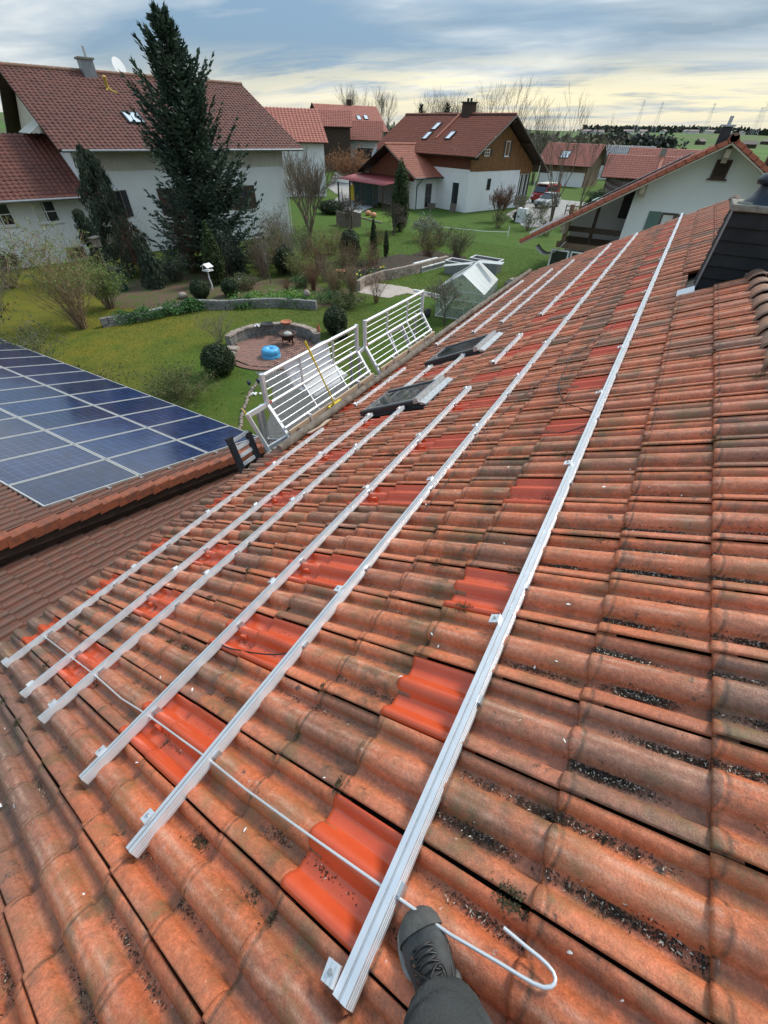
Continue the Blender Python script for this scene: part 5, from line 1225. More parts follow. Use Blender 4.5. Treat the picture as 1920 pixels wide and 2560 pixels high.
b = MB(); b.box2((.2, -4.3, -1), (8.3, -4.21, 2.0)); b.build('plinth', M_WHITE, ht)
hh_ = far_house('grey_roofed_house', 'small house with a slate grey roof among the far red roofs', (-22.5, 122), 60, 9, 3.4, 3.6, 5.5, M_WHITED, mat('grey_slates', (.25, .26, .27), (.20, .21, .22), .6, 2), 0, .6)
far_house('long_red_roof_house', 'long salmon-red roof lying farthest of the row by the fields', (-13.4, 121.5), 88, 13, 3.4, 3.5, 5.4, M_WHITED, M_ROOFF, 0, .6)
far_house('end_house', 'low grey-roofed shed at the end of the row by the fields', (-18.6, 131), 86, 8, 2.6, 4.0, 5.4, M_WOODG, mat('pale_shed_roof', (.36, .33, .31), None, .7, 3), 0, .5)
# ------------------------------------------------------------------ plants
def leaf_cloud(C, size, aspect=1.6, out=None, rng=RNG, bend=.0):
    """C (n,3) centres -> small leaf quads, turned at random (or roughly outwards)"""
    n = len(C); a = rng.normal(size=(n, 3)); a /= np.linalg.norm(a, axis=1)[:, None]
    nn = rng.normal(size=(n, 3))
    if out is not None: nn = out*1.2 + nn*.6
    b = np.cross(nn, a); b /= np.linalg.norm(b, axis=1)[:, None]+1e-9
    sx = size*rng.uniform(.6, 1.4, n)[:, None]; sy = sx/aspect
    A, B = a*sx/2, b*sy/2
    V = np.stack([C-A, C-B, C+A, C+B], 1).reshape(-1, 3)
    return V, np.arange(n*4).reshape(-1, 4)
def needles(P, D, ln, wd, rng=RNG):
    """flat needle sprays: centre P, direction D"""
    n = len(P); r = rng.normal(size=(n, 3)); s = np.cross(D, r); s /= np.linalg.norm(s, axis=1)[:, None]+1e-9
    l = (ln*rng.uniform(.65, 1.35, n))[:, None]; w_ = (wd*rng.uniform(.7, 1.3, n))[:, None]
    V = np.stack([P - D*l*.35, P - s*w_/2 + D*l*.1, P + D*l*.65, P + s*w_/2 + D*l*.1], 1).reshape(-1, 3)
    return V, np.arange(n*4).reshape(-1, 4)
def tubes_np(segs, n=4):
    """segs: list of (p0, p1, r0, r1) -> one mesh of tapered prisms"""
    P0 = np.array([s[0] for s in segs]); P1 = np.array([s[1] for s in segs]); r0_ = np.array([s[2] for s in segs]); r1_ = np.array([s[3] for s in segs])
    d = P1-P0; d /= np.linalg.norm(d, axis=1)[:, None]+1e-9
    h = np.where(np.abs(d[:, 2:3]) > .9, np.array([[1., 0, 0]]), np.array([[0, 0, 1.]])); a = np.cross(d, h); a /= np.linalg.norm(a, axis=1)[:, None]; b = np.cross(d, a)
    V = []
    for (P, r_) in ((P0, r0_), (P1, r1_)):
        for k in range(n): V.append(P + (a*math.cos(2*PI*k/n) + b*math.sin(2*PI*k/n))*r_[:, None])
    V = np.stack(V, 1).reshape(-1, 3); i = np.arange(len(segs))[:, None]*2*n
    F = np.concatenate([i + np.array([[k, (k+1) % n, n+(k+1) % n, n+k]]) for k in range(n)], 0)
    return V, F
def gz(x, y): return float(ground_z(np.array(float(x)), np.array(float(y))))
def spruce(name, label, x, y, h, rad, seed, mat_=None, levels=36, droop=.25, group=None, base=.10):
    rng = np.random.default_rng(seed); t = thing(name, label, 'tree', (x, y, gz(x, y)), (0, 0, 0), group)
    b = MB(); b.tube([(0, 0, -.2), (.03, 0, h*.5), (0, 0, h)], [.22*h/11, .11*h/11, .012], 8); b.build('trunk', M_BARK, t)
    P, D, seg = [], [], []
    for i in range(levels):
        f = base + (1-base)*(i/levels)**.92; z = f*h
        L0 = rad*(1-f)**.82*(1+.16*rng.normal())+.10
        nb = 6 if f > .8 else 7
        for k in range(nb):
            az = rng.uniform(0, 2*PI); L_ = max(.12, L0*rng.uniform(.62, 1.18)); el = .55*f - droop*(1-f) + rng.normal()*.12
            dv = np.array([math.cos(az), math.sin(az), 0]); pr_ = None; npt = 9
            for q in range(npt+1):
                s_ = q/npt; p = np.array([0, 0, z]) + dv*L_*s_ + np.array([0, 0, L_*(el*s_ + .30*s_*s_ - .18*math.sin(PI*s_))])
                if pr_ is not None:
                    seg.append((pr_, p, .025*(1-s_)+.006, .025*(1-s_)+.004))
                    tl = (.42*L_*(1-s_)**.7+.12)*(.35+s_*.9); dm = (p-pr_)/np.linalg.norm(p-pr_)
                    for sd in (-1, 1, 0):
                        sv = np.cross(dm, [0, 0, 1])*sd; td = dm*.75 + sv*.8 + np.array([0, 0, -.22*(sd != 0)]); td /= np.linalg.norm(td)
                        m_ = max(2, int(tl/.060)) if sd else 3
                        for g_ in range(m_):
                            gp_ = p + td*tl*((g_+.5)/m_) + rng.normal(size=3)*.025; P.append(gp_); D.append(td + rng.normal(size=3)*.25)
                pr_ = p
    for q in range(26): P.append(np.array([0, 0, h*(.955+.05*q/26)])+rng.normal(size=3)*.02); D.append(np.array([0, 0, 1])+rng.normal(size=3)*.35)
    P = np.array(P); D = np.array(D); D /= np.linalg.norm(D, axis=1)[:, None]
    V, F = needles(P, D, .25*max(.55, h/11), .085*max(.6, h/11), rng); obj('crown', mesh_np('crown', V, F, mat_ or M_NEEDLE), t)
    V, F = tubes_np(seg, 3); obj('branches', mesh_np('branches', V, F, M_BARK), t)
    return t
def weeping(name, label, x, y, h, seed, lean=(0, 0)):
    rng = np.random.default_rng(seed); t = thing(name, label, 'tree', (x, y, 0))
    tr_ = [np.array([lean[0]*f**1.6*h + .12*math.sin(5*f), lean[1]*f**1.6*h, h*f - (.5*h*.08*max(0, f-.85)/.15)]) for f in np.linspace(0, 1, 12)]
    b = MB(); b.tube(tr_, list(np.linspace(.16, .02, 12)), 7); b.build('trunk', M_BARK, t)
    P, D, seg = [], [], []
    for i in range(74):
        f = rng.uniform(.06, 1.0); k = f*11; j = min(10, int(k)); p0 = tr_[j] + (tr_[j+1]-tr_[j])*(k-j); az = rng.uniform(0, 2*PI)
        L_ = (1.55*(1-f)**.9+.42)*rng.uniform(.6, 1.15)*h/6.2; dv = np.array([math.cos(az), math.sin(az), 0]); pr_ = p0
        for q in range(1, 9):
            s_ = q/8; p = p0 + dv*L_*s_ + np.array([0, 0, L_*(.45*s_-.95*s_**2.2)]); seg.append((pr_, p, .02*(1-s_)+.005, .02*(1-s_)+.004)); pr_ = p
            hang = rng.uniform(.2, .75)*(.5+.5*s_)*min(1.2, h/5)
            for g_ in range(int(hang/.045)+2):
                for _ in range(2): P.append(p + np.array([rng.normal()*.07, rng.normal()*.07, -hang*g_/(hang/.045+2)])); D.append(np.array([rng.normal()*.3+dv[0]*.2, rng.normal()*.3+dv[1]*.2, -1.0]))
    P = np.array(P); D = np.array(D); D /= np.linalg.norm(D, axis=1)[:, None]
    V, F = needles(P, D, .20, .06, rng); obj('crown', mesh_np('crown', V, F, M_WEEP), t)
    V, F = tubes_np(seg, 3); obj('branches', mesh_np('branches', V, F, M_BARK), t)['kind'] = 'stuff'; return t
def grow(seg, p, d, L_, r_, lev, rng, spread, upw, nseg=4, kids=3, fine=.004, curl=.16):
    for s in range(nseg):
        d2 = d + rng.normal(size=3)*curl*.6 + np.array([0, 0, upw*.10]); d2 /= np.linalg.norm(d2)
        q = p + d2*L_/nseg; r2 = max(fine, r_*(1-.5*(s+1)/nseg)); seg.append((p, q, max(fine, r_*(1-.5*s/nseg)), r2)); p, d = q, d2
        if lev > 0 and s >= (1 if lev > 1 else 0):
            for _ in range(kids if s == nseg-1 else rng.integers(1, kids)):
                v = rng.normal(size=3); v -= d*v.dot(d); v /= np.linalg.norm(v)+1e-9; nd_ = d*math.cos(spread) + v*math.sin(spread) + np.array([0, 0, upw*.25]); nd_ /= np.linalg.norm(nd_)
                grow(seg, p, nd_, L_*rng.uniform(.52, .78), r2*rng.uniform(.5, .72), lev-1, rng, spread, upw, max(2, nseg-1), kids, fine, curl)
def bare_tree(name, label, x, y, h, seed, stems=1, levels=4, spread=.55, upw=.5, r=.12, mat_=None, trunk=.28, kids=3, fine=.006, group=None, cat='tree', leaves=None, ln=0, lsz=.06, z=None, lean=(0, 0), stemspread=.35):
    rng = np.random.default_rng(seed); t = thing(name, label, cat, (x, y, gz(x, y) if z is None else z), (0, 0, 0), group); seg = []; tseg = []
    for s in range(stems):
        a = rng.uniform(0, 2*PI); k = stemspread if stems > 1 else .04
        d = np.array([math.cos(a)*k+lean[0], math.sin(a)*k+lean[1], 1.0]); d /= np.linalg.norm(d); p = np.array([math.cos(a)*.06*(stems > 1), math.sin(a)*.06*(stems > 1), -.05])
        L_ = h*trunk; q = p + d*L_; tseg.append((p, p+(q-p)*.5+rng.normal(size=3)*.02, r, r*.9)); tseg.append((tseg[-1][1], q, r*.9, r*.78))
        for _ in range(kids+1 if stems == 1 else 2):
            v = rng.normal(size=3); v -= d*v.dot(d); v /= np.linalg.norm(v); nd_ = d*math.cos(spread*.8)+v*math.sin(spread*.8); grow(seg, q, nd_, h*(1-trunk)*.52*rng.uniform(.8, 1.15), r*.62, levels-1, rng, spread, upw, 4, kids, fine)
        grow(seg, q, d, h*(1-trunk)*.6, r*.7, levels-1, rng, spread, upw, 4, kids, fine)
    zt = max(s_[1][2] for s_ in seg); k = h/zt
    sc_ = lambda L_: [(a*k, b*k, c, e) for a, b, c, e in L_]
    seg = sc_(seg); tseg = sc_(tseg)
    V, F = tubes_np(tseg, 7); obj('trunk', mesh_np('trunk', V, F, M_BARK, True), t)
    V, F = tubes_np(seg, 3); obj('crown', mesh_np('crown', V, F, mat_ or M_TWIG), t)
    if leaves is not None:
        E_ = np.array([s_[1] for s_ in seg if s_[3] < fine*2.2]); E_ = E_[rng.integers(0, len(E_), ln)] + rng.normal(size=(ln, 3))*.06
        V, F = leaf_cloud(E_, lsz, 1.7, None, rng); obj('leaves', mesh_np('leaves', V, F, leaves), t)
    return t
def shrub(name, label, x, y, h, rad, seed, n=50, mat_=None, leaves=None, ln=0, lsz=.05, group=None, z=0, up=1.0, r=.009, base=.10, cat='shrub', lean=(0, 0), lo=.35):
    """many arching stems from one stool"""
    rng = np.random.default_rng(seed); t = thing(name, label, cat, (x, y, z), (0, 0, 0), group); seg = []
    for i in range(n):
        a = rng.uniform(0, 2*PI); k = rng.uniform(0, 1)**.7; dv = np.array([math.cos(a), math.sin(a), 0]); hh = h*rng.uniform(.6, 1.0)*(1-.25*k*k); p = dv*base*k
        for q in range(1, 7):
            s_ = q/6; nq = dv*(base*k + rad*k*s_**1.35) + np.array([lean[0]*s_, lean[1]*s_, hh*(s_**.85)*up]) + rng.normal(size=3)*.025*h*s_
            seg.append((p, nq, r*(1.25-s_), r*(1.2-s_)))
            if q > 1:
                for _ in range(2):
                    v = rng.normal(size=3); v[2] = abs(v[2])*.9+.3; v /= np.linalg.norm(v); e = nq + v*h*rng.uniform(.07, .2); seg.append((nq, e, r*.55, r*.3))
                    if rng.random() < .5: seg.append((e, e+(v+rng.normal(size=3)*.5)*h*.07, r*.35, r*.22))
            p = nq
    V, F = tubes_np(seg, 3); obj('stems', mesh_np('stems', V, F, mat_ or M_TWIG), t)
    if leaves is not None:
        E_ = np.array([s_[1] for s_ in seg if s_[1][2] > h*lo]); E_ = E_[rng.integers(0, len(E_), ln)] + rng.normal(size=(ln, 3))*.05
        V, F = leaf_cloud(E_, lsz, 1.8, None, rng); obj('leaves', mesh_np('leaves', V, F, leaves), t)
    return t
def clipped(name, label, x, y, rx, rz, seed, m=M_BOX, n=5200, sz=.055, group=None, cat='shrub', z=0, power=1.0, cone=0.0, rough=.05):
    rng = np.random.default_rng(seed); t = thing(name, label, cat, (x, y, z), (0, 0, 0), group)
    d = rng.normal(size=(n, 3)); d /= np.linalg.norm(d, axis=1)[:, None]
    bump = 1 + rough*np.sin(d[:, 0]*7+seed)*np.cos(d[:, 1]*6-seed) + rough*.8*np.sin(d[:, 2]*9+d[:, 0]*5)
    rr = rng.uniform(.82, 1.03, n)*bump; C = d*np.stack([rr*rx, rr*rx, rr*rz], 1)
    tp = 1 - cone*np.clip((C[:, 2]/rz+1)/2, 0, 1); C[:, 0] *= tp; C[:, 1] *= tp; C[:, 2] += rz*.97; C = C[C[:, 2] > -.02]; d = d[:len(C)]
    out_ = C - np.array([0, 0, rz]); out_ /= np.linalg.norm(out_, axis=1)[:, None]+1e-9
    V, F = leaf_cloud(C, sz, 1.5, out_, rng); obj('leaves', mesh_np('leaves', V, F, m), t)
    b = MB(); b.lathe([(max(.0, rx*.80*math.sin(PI*i/8)*(1-cone*(i/8))), rz*.97 - rz*.80*math.cos(PI*i/8)) for i in range(9)], (0, 0, 0), 12); b.cyl((0, 0, -.05), (0, 0, rz*.6), .05, 6); b.build('stem', M_CORE, t)  # near-black core round the stem: shade inside the leaves put into colour
    return t
# the tall spruce and its neighbours in front of the farmhouse
spruce('spruce_tree', 'tall dark spruce towering over the garden in front of the farmhouse', -25.4, 20.9, 10.95, 3.65, 3, None, 54, .34)
weeping('weeping_cypress', 'drooping dark conifer with a bent tip, rising by the farmhouse wing', -28.3, 16.6, 6.3, 5, (-.03, -.02))
weeping('weeping_cypress', 'low spreading dark conifer filling the bed at the foot of the tall spruce', -24.9, 15.8, 2.7, 15, (0, 0))
weeping('yew_bush', 'small spiky dark conifer by the nest box, against the white wing', -31.6, 16.9, 3.15, 6, (-.05, -.06))
weeping('yew_bush', 'black-green conifer mass right of the thuja cone, under the spruce', -23.4, 20.6, 2.6, 16)
clipped('thuja', 'slim dark green thuja cone beside the bird table', -22.35, 18.2, .78, 1.55, 7, M_THUJA, 5200, .085, None, 'shrub', 0, 1, .62, .04)
clipped('thuja', 'pair-topped tall green thuja column in front of the brown-boarded house', -22.3, 40.2, .95, 2.55, 8, M_THUJA, 7000, .11, None, 'tree', 0, 1, .35, .07)
clipped('cypress', 'narrow dark cypress column in the raised vegetable bed', -18.2, 29.1, .34, 1.1, 9, M_THUJA, 2600, .07, None, 'shrub', .3, 1, .55, .10)
clipped('cypress', 'little dark cypress beside the taller column in the vegetable bed', -17.2, 29.2, .25, .8, 19, M_THUJA, 1500, .07, None, 'shrub', .3, 1, .55, .10)
clipped('yew_column', 'round-headed dark yew at the back of the garden', -19.15, 27.5, .75, 1.0, 10, M_BOX, 4200, .09, None, 'shrub', 0, 1, .1, .08)
clipped('dark_evergreen', 'broad dark evergreen bush at the end of the farmhouse wall', -20.6, 22.3, .75, .78, 11, M_BOX, 3600, .08, None, 'shrub', 0, 1, .1, .10)
clipped('dark_evergreen', 'lower glossy evergreen bush leaning on the broad dark one', -19.6, 22.4, .52, .42, 12, M_SHRUB, 2400, .08, None, 'shrub', 0, 1, .0, .12)
clipped('box_ball', 'clipped box ball beside the bird table, behind the retaining wall', -20.98, 15.75, .50, .47, 21)
clipped('box_ball', 'clipped box ball with a white pot behind it', -19.95, 16.95, .47, .47, 22)
clipped('box_ball', 'tall dark clipped ball above the patio wall', -11.8, 15.6, .56, .60, 23)
clipped('box_ball', 'small clipped ball tucked under the tall ball by the patio wall', -11.2, 15.25, .26, .22, 24, M_BOX, 1800)
clipped('box_ball', 'largest clipped ball, on the lawn at the foot of the patio steps', -13.0, 9.75, .62, .56, 25, M_BOX, 7000)
shrub('bare_shrub', 'leafless grey shrub growing behind the largest clipped ball', -15.4, 11.9, 1.65, .95, 31, 26, M_TWIGG, None, 0, .05, None, 0, 1, .008)
shrub('willow_shrub', 'large many-stemmed willow shrub with pale green catkins at the corner of the lawn', -21.8, 9.6, 3.9, 2.1, 32, 70, M_TWIGT, M_SPRING, 2600, .075, None, 0, 1, .016, .2, 'shrub', (-.6, 0), .45)
shrub('leafy_shrub', 'fresh green shrub crowding beside the willow', -23.4, 12.0, 2.1, 1.25, 33, 60, M_TWIG, M_SPRING, 5200, .075, None, 0, 1, .010, .2, 'shrub', (0, 0), .2)
shrub('hedge_shrub', 'dull brown-green shrub behind the upper edge of the solar panels', -18.5, 5.4, 2.0, 1.6, 34, 60, M_TWIGG, M_SHRUB, 2600, .07, None, 0, 1, .010, .4, 'shrub', (0, 0), .15)
shrub('hedge_shrub', 'dark twiggy shrub farthest along the upper edge of the panels', -23.5, 5.6, 2.2, 1.9, 44, 60, M_TWIGG, M_BOX, 3600, .08, None, 0, 1, .011, .5, 'shrub', (0, 0), .1)
shrub('hedge_shrub', 'yellow-green shrub at the lower edge of the solar panels', -12.6, 7.4, .95, 1.15, 35, 80, M_TWIGT, M_SHRUB, 5200, .055, None, 0, 1, .006, .5, 'shrub', (0, 0), .1)
shrub('hedge_shrub', 'low dark shrub beside the solar panels, nearer the lawn', -15.6, 6.0, .8, 1.0, 45, 60, M_TWIG, M_BOX, 2600, .055, None, 0, 1, .006, .5, 'shrub', (0, 0), .1)
shrub('red_twig_shrub', 'dense red-brown twiggy shrub in the mulch', -16.95, 20.5, 1.45, .62, 36, 90, M_TWIGR, None, 0, .05, None, 0, 1, .007)
shrub('red_twig_shrub', 'small red-brown twig clump left of the dense red one', -18.0, 19.3, .85, .30, 46, 36, M_TWIGR, None, 0, .05, None, 0, 1, .006)
shrub('cane_clump', 'narrow straw-coloured cane clump by the terracotta pot', -15.5, 20.4, 1.8, .30, 37, 46, M_TWIGT, None, 0, .05, None, 0, 1, .008)
shrub('cane_clump', 'thicker straw-coloured cane clump by the raised brick bed', -14.05, 20.25, 1.85, .36, 38, 80, M_TWIGT, None, 0, .05, None, 0, 1, .008)
shrub('tall_twig_shrub', 'tall thin-twigged shrub before the pale paving', -12.7, 20.6, 2.1, .9, 39, 34, M_TWIGR, None, 0, .05, None, 0, 1, .008)
shrub('leafy_shrub', 'low green shrub on the bank left of the tall thin twigs', -13.5, 18.9, .75, .9, 40, 50, M_TWIG, M_SHRUB, 2600, .07, None, 0, 1, .006, .3, 'shrub', (0, 0), .05)
shrub('leafy_shrub', 'low green shrub at the end of the stone wall', -14.8, 19.2, .5, .7, 41, 40, M_TWIG, M_GCOV, 1800, .07, None, 0, 1, .006, .3, 'shrub', (0, 0), .05)
shrub('fruit_shrub', 'thick clump of grey-green stems on the back bed', -13.4, 33.2, 1.95, 1.2, 42, 80, M_TWIG, M_SHRUB, 1600, .08, None, 0, 1, .010, .3)
shrub('fruit_shrub', 'brownish clump of stems left on the back bed', -15.4, 32.4, 1.7, 1.1, 43, 70, M_TWIGR, M_SHRUB, 900, .08, None, 0, 1, .010, .3)
for i, (x, y, h, r_, m_, lab) in enumerate(((-25.5, 19.0, 3.6, .9, M_TWIGR, 'tall red-brown stems in front of the shuttered farmhouse window'), (-23.0, 24.8, 3.0, 1.0, M_TWIGG, 'grey bushy stems along the farmhouse wall'), (-22.3, 23.6, 2.4, .8, M_TWIGT, 'pale budding stems at the farmhouse corner'), (-20.9, 20.6, 2.3, .6, M_TWIG, 'thin leaning stems right of the black-green conifer'), (-27.0, 16.6, 3.2, .8, M_TWIGR, 'upright brown stems beside the drooping conifer'))):
    shrub('stem_thicket', lab, x, y, h, r_, 60+i, 40, m_, M_SPRING if i == 2 else None, 500, .07, None, 0, 1, .010, .2)
for i in range(10):
    x = random.uniform(-24.5, -15.5); y = 25 + (x+24.5)*.15 + random.uniform(-2.5, 3.5)
    shrub('undergrowth', 'brown undergrowth stems between the spruce and the raised bed', x, y, random.uniform(.9, 1.8), random.uniform(.5, .9), 80+i, 34, random.choice((M_TWIGR, M_TWIGT, M_TWIG)), M_SHRUB, 320, .07, 'undergrowth behind the lawn', 0, 1, .008, .3)
FILL = [(-24.8, 17.2, 1.6, 1.0, 'low dark conifer-green bush in the mulch left of the thuja cone', M_NEEDLE, M_BARK), (-21.6, 21.2, 2.1, .8, 'dense brown-green bush right of the thuja cone', M_SHRUB, M_TWIGR), (-21.2, 23.4, 2.6, 1.0, 'grey thorny bush in front of the farmhouse corner', None, M_TWIGG),
 (-19.0, 21.8, 1.5, .7, 'budding straw-brown bush behind the leaning sapling', M_SPRING, M_TWIGT), (-24.0, 25.6, 2.8, 1.2, 'tall tangled bush along the shaded farmhouse end', M_SHRUB, M_TWIG), (-25.6, 27.0, 2.4, 1.2, 'grey-brown bush by the farmhouse downpipe', None, M_TWIGG),
 (-22.2, 26.4, 1.9, 1.0, 'olive bush in the rough grass behind the evergreens', M_SHRUB, M_TWIG), (-21.6, 28.6, 1.6, .9, 'straw-coloured bush left of the round-headed yew', M_SPRING, M_TWIGT), (-22.6, 31.0, 1.5, 1.0, 'pale brown bush on the back lawn under the bare tree', None, M_TWIGT),
 (-18.0, 25.8, 1.2, .7, 'reddish bush at the left end of the vegetable bed', None, M_TWIGR), (-17.6, 22.6, 1.3, .6, 'thin brown bush beside the terracotta pot', None, M_TWIG), (-20.8, 33.8, 1.2, .9, 'low rust-brown bush on the back lawn', None, M_TWIGR),
 (-18.4, 37.8, 1.6, .9, 'pale twiggy bush near the blossom tree', None, M_TWIGG), (-16.6, 37.2, 1.4, .9, 'bushy brown stems right of the blossom tree', M_SHRUB, M_TWIG), (-33.0, 18.8, 2.2, 1.2, 'green-brown bush against the white wing', M_SHRUB, M_TWIG),
 (-38.0, 15.4, 2.0, 1.5, 'grey bush at the far end of the white wing', None, M_TWIGG), (-31.0, 10.9, 2.6, 2.0, 'dark dense bush left of the willow', M_BOX, M_TWIG), (-27.4, 8.6, 2.4, 1.6, 'bare grey bush between the willow and the dark dense bush', None, M_TWIGG),
 (-26.6, 19.8, 2.6, 1.1, 'dark evergreen bush under the left side of the spruce', M_NEEDLE, M_BARK), (-23.2, 19.6, 2.2, .8, 'dark evergreen bush directly behind the thuja cone', M_NEEDLE, M_BARK), (-19.6, 24.6, 2.0, .8, 'leafless brown bush right of the glossy evergreen', None, M_TWIGR),
 (-16.0, 21.5, 1.0, .6, 'tufted brown bush between the cane clumps', M_SHRUB, M_TWIGT), (-17.9, 20.6, .7, .5, 'low green bush among the red twigs', M_GCOV, M_TWIG), (-20.3, 18.4, .8, .6, 'low olive bush behind the second box ball', M_SHRUB, M_TWIG)]
for i, (x, y, h, r_, lab, lf, tw) in enumerate(FILL):
    shrub('garden_bush', lab, x, y, h, r_, 200+i, 54, tw, lf, (2600 if lf in (M_NEEDLE, M_BOX) else 1100) if lf else 0, .085, None, 0, 1, .010, .35, 'shrub', (0, 0), .12)
# bare trees
bare_tree('bare_tree', 'wide bare many-branched tree at the farmhouse corner', -27.1, 32.9, 5.9, 51, 3, 4, .42, .75, .085, M_TWIG, .2, 3, .010, None, 'tree', None, 0, .06, None, (0, 0), .30)
bare_tree('bare_tree', 'bare tree spreading across the farmhouse end wall', -29.0, 35.2, 6.2, 52, 3, 4, .45, .65, .08, M_TWIG, .2, 3, .010, None, 'tree', None, 0, .06, None, (0, 0), .35)
bare_tree('bare_tree', 'slim leaning sapling on the bank behind the ground cover', -20.0, 20.2, 2.6, 53, 1, 3, .4, .6, .035, M_TWIGG, .45, 2, .005, None, 'tree', None, 0, .06, None, (-.18, 0))
bare_tree('apple_tree', 'pruned apple tree left of the thuja column', -26.1, 37.9, 2.7, 54, 1, 4, .75, .05, .10, M_BARK, .30, 3, .010)
bare_tree('apple_tree', 'gnarled apple tree in front of the thuja column', -21.7, 38.2, 2.4, 55, 1, 4, .85, -.05, .10, M_BARK, .28, 3, .010)
bare_tree('blossom_tree', 'small fruit tree in white blossom by the lawn', -18.2, 37.2, 2.2, 56, 1, 4, .7, .2, .05, M_TWIGG, .25, 3, .007, None, 'tree', M_CURT, 500, .07)
bare_tree('bare_tree', 'pale twiggy shrub tree before the white gable wall', -16.9, 52.4, 3.3, 57, 4, 4, .45, .5, .045, M_TWIGR, .15, 3, .010, None, 'tree', None, 0, .06, None, (0, 0), .4)
bare_tree('bare_tree', 'tall bare tree beside the driveway', -11.4, 53.0, 10.4, 58, 2, 5, .38, .75, .13, M_TWIG, .25, 2, .008, None, 'tree', None, 0, .06, None, (.02, 0), .12)
bare_tree('bare_tree', 'bare tree right behind the driveway tree', -9.6, 57.0, 8.6, 59, 1, 5, .42, .7, .12, M_TWIG, .25, 2, .008)
bare_tree('greenhouse_tree', 'bare fruit tree spreading in front of the greenhouse', -8.1, 19.7, 2.2, 61, 2, 4, .6, .25, .05, M_TWIGG, .22, 3, .006, None, 'tree', M_SPRING, 260, .05, None, (0, 0), .3)
for i, (x, y, h, lab) in enumerate(((-34.6, 93.8, 13.6, 'tall bare tree above the brown-boarded house ridge'), (-30.9, 95.2, 14.0, 'tallest bare tree behind the brown-boarded house'), (-26, 97, 11.5, 'bare tree standing right of the tallest one'), (-40.5, 92, 11.5, 'bare tree behind the brown-boarded chimney'))):
    bare_tree('bare_tree', lab, x, y, h, 70+i, 2, 5, .40, .8, .15, M_TWIGG, .25, 2, .010, None, 'tree', None, 0, .06, None, (0, 0), .15)
for i, (x, y, h) in enumerate(((-92, 135, 15), (-84, 139, 14.5), (-70, 142, 15), (-60, 130, 15), (-55, 133, 13.5))):
    bare_tree('bare_tree', 'bare tree on the skyline behind the far white house', x, y, h, 90+i, 2, 4, .42, .8, .2, M_TWIGG, .25, 3, .016, 'bare trees on the skyline')
spruce('skyline_spruce', 'small spruce on the skyline nearer the brown-boarded chimney', -42.2, 92, 10.6, 1.9, 95, M_FAR, 20, .2)
spruce('skyline_spruce', 'small spruce on the skyline farther from the brown-boarded chimney', -46.4, 90, 10.3, 1.9, 96, M_FAR, 20, .2)
# hedge and scrub by the road, behind the houses and by the drive
shrub('beech_hedge', 'rust-brown leafy hedge bush at the roadside', -50.5, 74, 4.4, 4.0, 97, 120, M_TWIGR, leafmat('dry_beech_leaves', (.22, .10, .045), (.28, .135, .06), .7, .3), 5200, .22, None, 0, 1, .03, 1.5, 'hedge', (0, 0), .05)
for i, (x, y, h, r_, m_, lab) in enumerate(((-8.6, 62, 2.6, 1.6, M_THUJA, 'dark hedge bush behind the fence by the drive'), (-6.2, 66, 2.8, 1.7, M_THUJA, 'second dark hedge bush behind the fence by the drive'), (-14.8, 53.6, .9, .9, M_BOX, 'dark rounded bush before the white gable wall'), (-33.5, 44.8, 1.2, 1.5, M_BOX, 'dark bush at the road edge by the planter box'))):
    clipped('evergreen_bush', lab, x, y, r_, h/2, 100+i, m_, 3000, .14, None, 'shrub', 0, 1, .1, .12)
shrub('forsythia', 'yellow forsythia bush by the driveway', -8.9, 51.8, 2.0, .9, 110, 50, M_TWIGT, leafmat('forsythia_flowers', (.30, .22, .02), (.36, .27, .03), .6, .3), 1600, .09, None, 0, 1, .012, .3, 'shrub', (0, 0), .1)
for i, (x, y) in enumerate(((-13.6, 57), (-12.4, 48.5), (-15.4, 48), (-10.3, 47.0), (-17, 60))):
    shrub('roadside_shrub', 'brown-green shrub along the edge of the driveway', x, y, 1.6, 1.0, 112+i, 34, M_TWIG, M_SHRUB, 600, .10, 'shrubs along the driveway', 0, 1, .012, .3)
# woods and hedgerows far off
def far_mass(name, label, pts, h, w_, n, m, sz, cat='wood', seed=1):
    rng = np.random.default_rng(seed); C = []
    for i in range(n):
        f = rng.uniform(0, len(pts)-1.001); k = int(f); a, b_ = np.array(pts[k]), np.array(pts[k+1]); p = a + (b_-a)*(f-k) + rng.normal(size=2)*w_*.4
        hh = h*(.72+.28*math.sin(p[0]*.21)*math.cos(p[1]*.17)+.15*rng.normal()); C.append((p[0], p[1], gz(*p) + hh*rng.uniform(0, 1)**.7))
    C = np.array(C); V, F = leaf_cloud(C, sz, 1.3, None, rng); o = obj(name, mesh_np(name, V, F, m)); tag(o, label, cat, None, 'stuff'); return o
far_mass('forest', 'dark straight-edged wood on the field beyond the red roofs', [(-68, 374), (-27, 379)], 7.6, 14, 5200, M_FAR, 2.4, seed=2)
far_mass('forest', 'paler bare wood joining the dark one', [(-92, 370), (-62, 376)], 4.6, 12, 2600, leafmat('bare_wood', (.075, .062, .050), (.105, .090, .070), .9, 0), 2.0, seed=3)
far_mass('hedgerow', 'scrubby wooded slope behind the brown-boarded house', [(-75, 185), (-55, 190), (-42, 198), (-34, 210)], 6.0, 14, 3000, leafmat('grey_scrub', (.095, .092, .055), (.14, .130, .080), .9, 0), 2.0, seed=4)
far_mass('hedgerow', 'wooded skyline behind the houses to the left of the road', [(-260, 220), (-190, 270), (-130, 300), (-70, 330)], 7, 14, 3600, leafmat('dull_skyline_wood', (.085, .082, .062), (.12, .115, .085), .9, 0), 3.2, seed=5)
far_mass('hedgerow', 'line of trees along the far village hill', [(-330, 1700), (-150, 1850), (60, 1900), (330, 1880)], 13, 40, 3600, M_FAR, 10, seed=6)
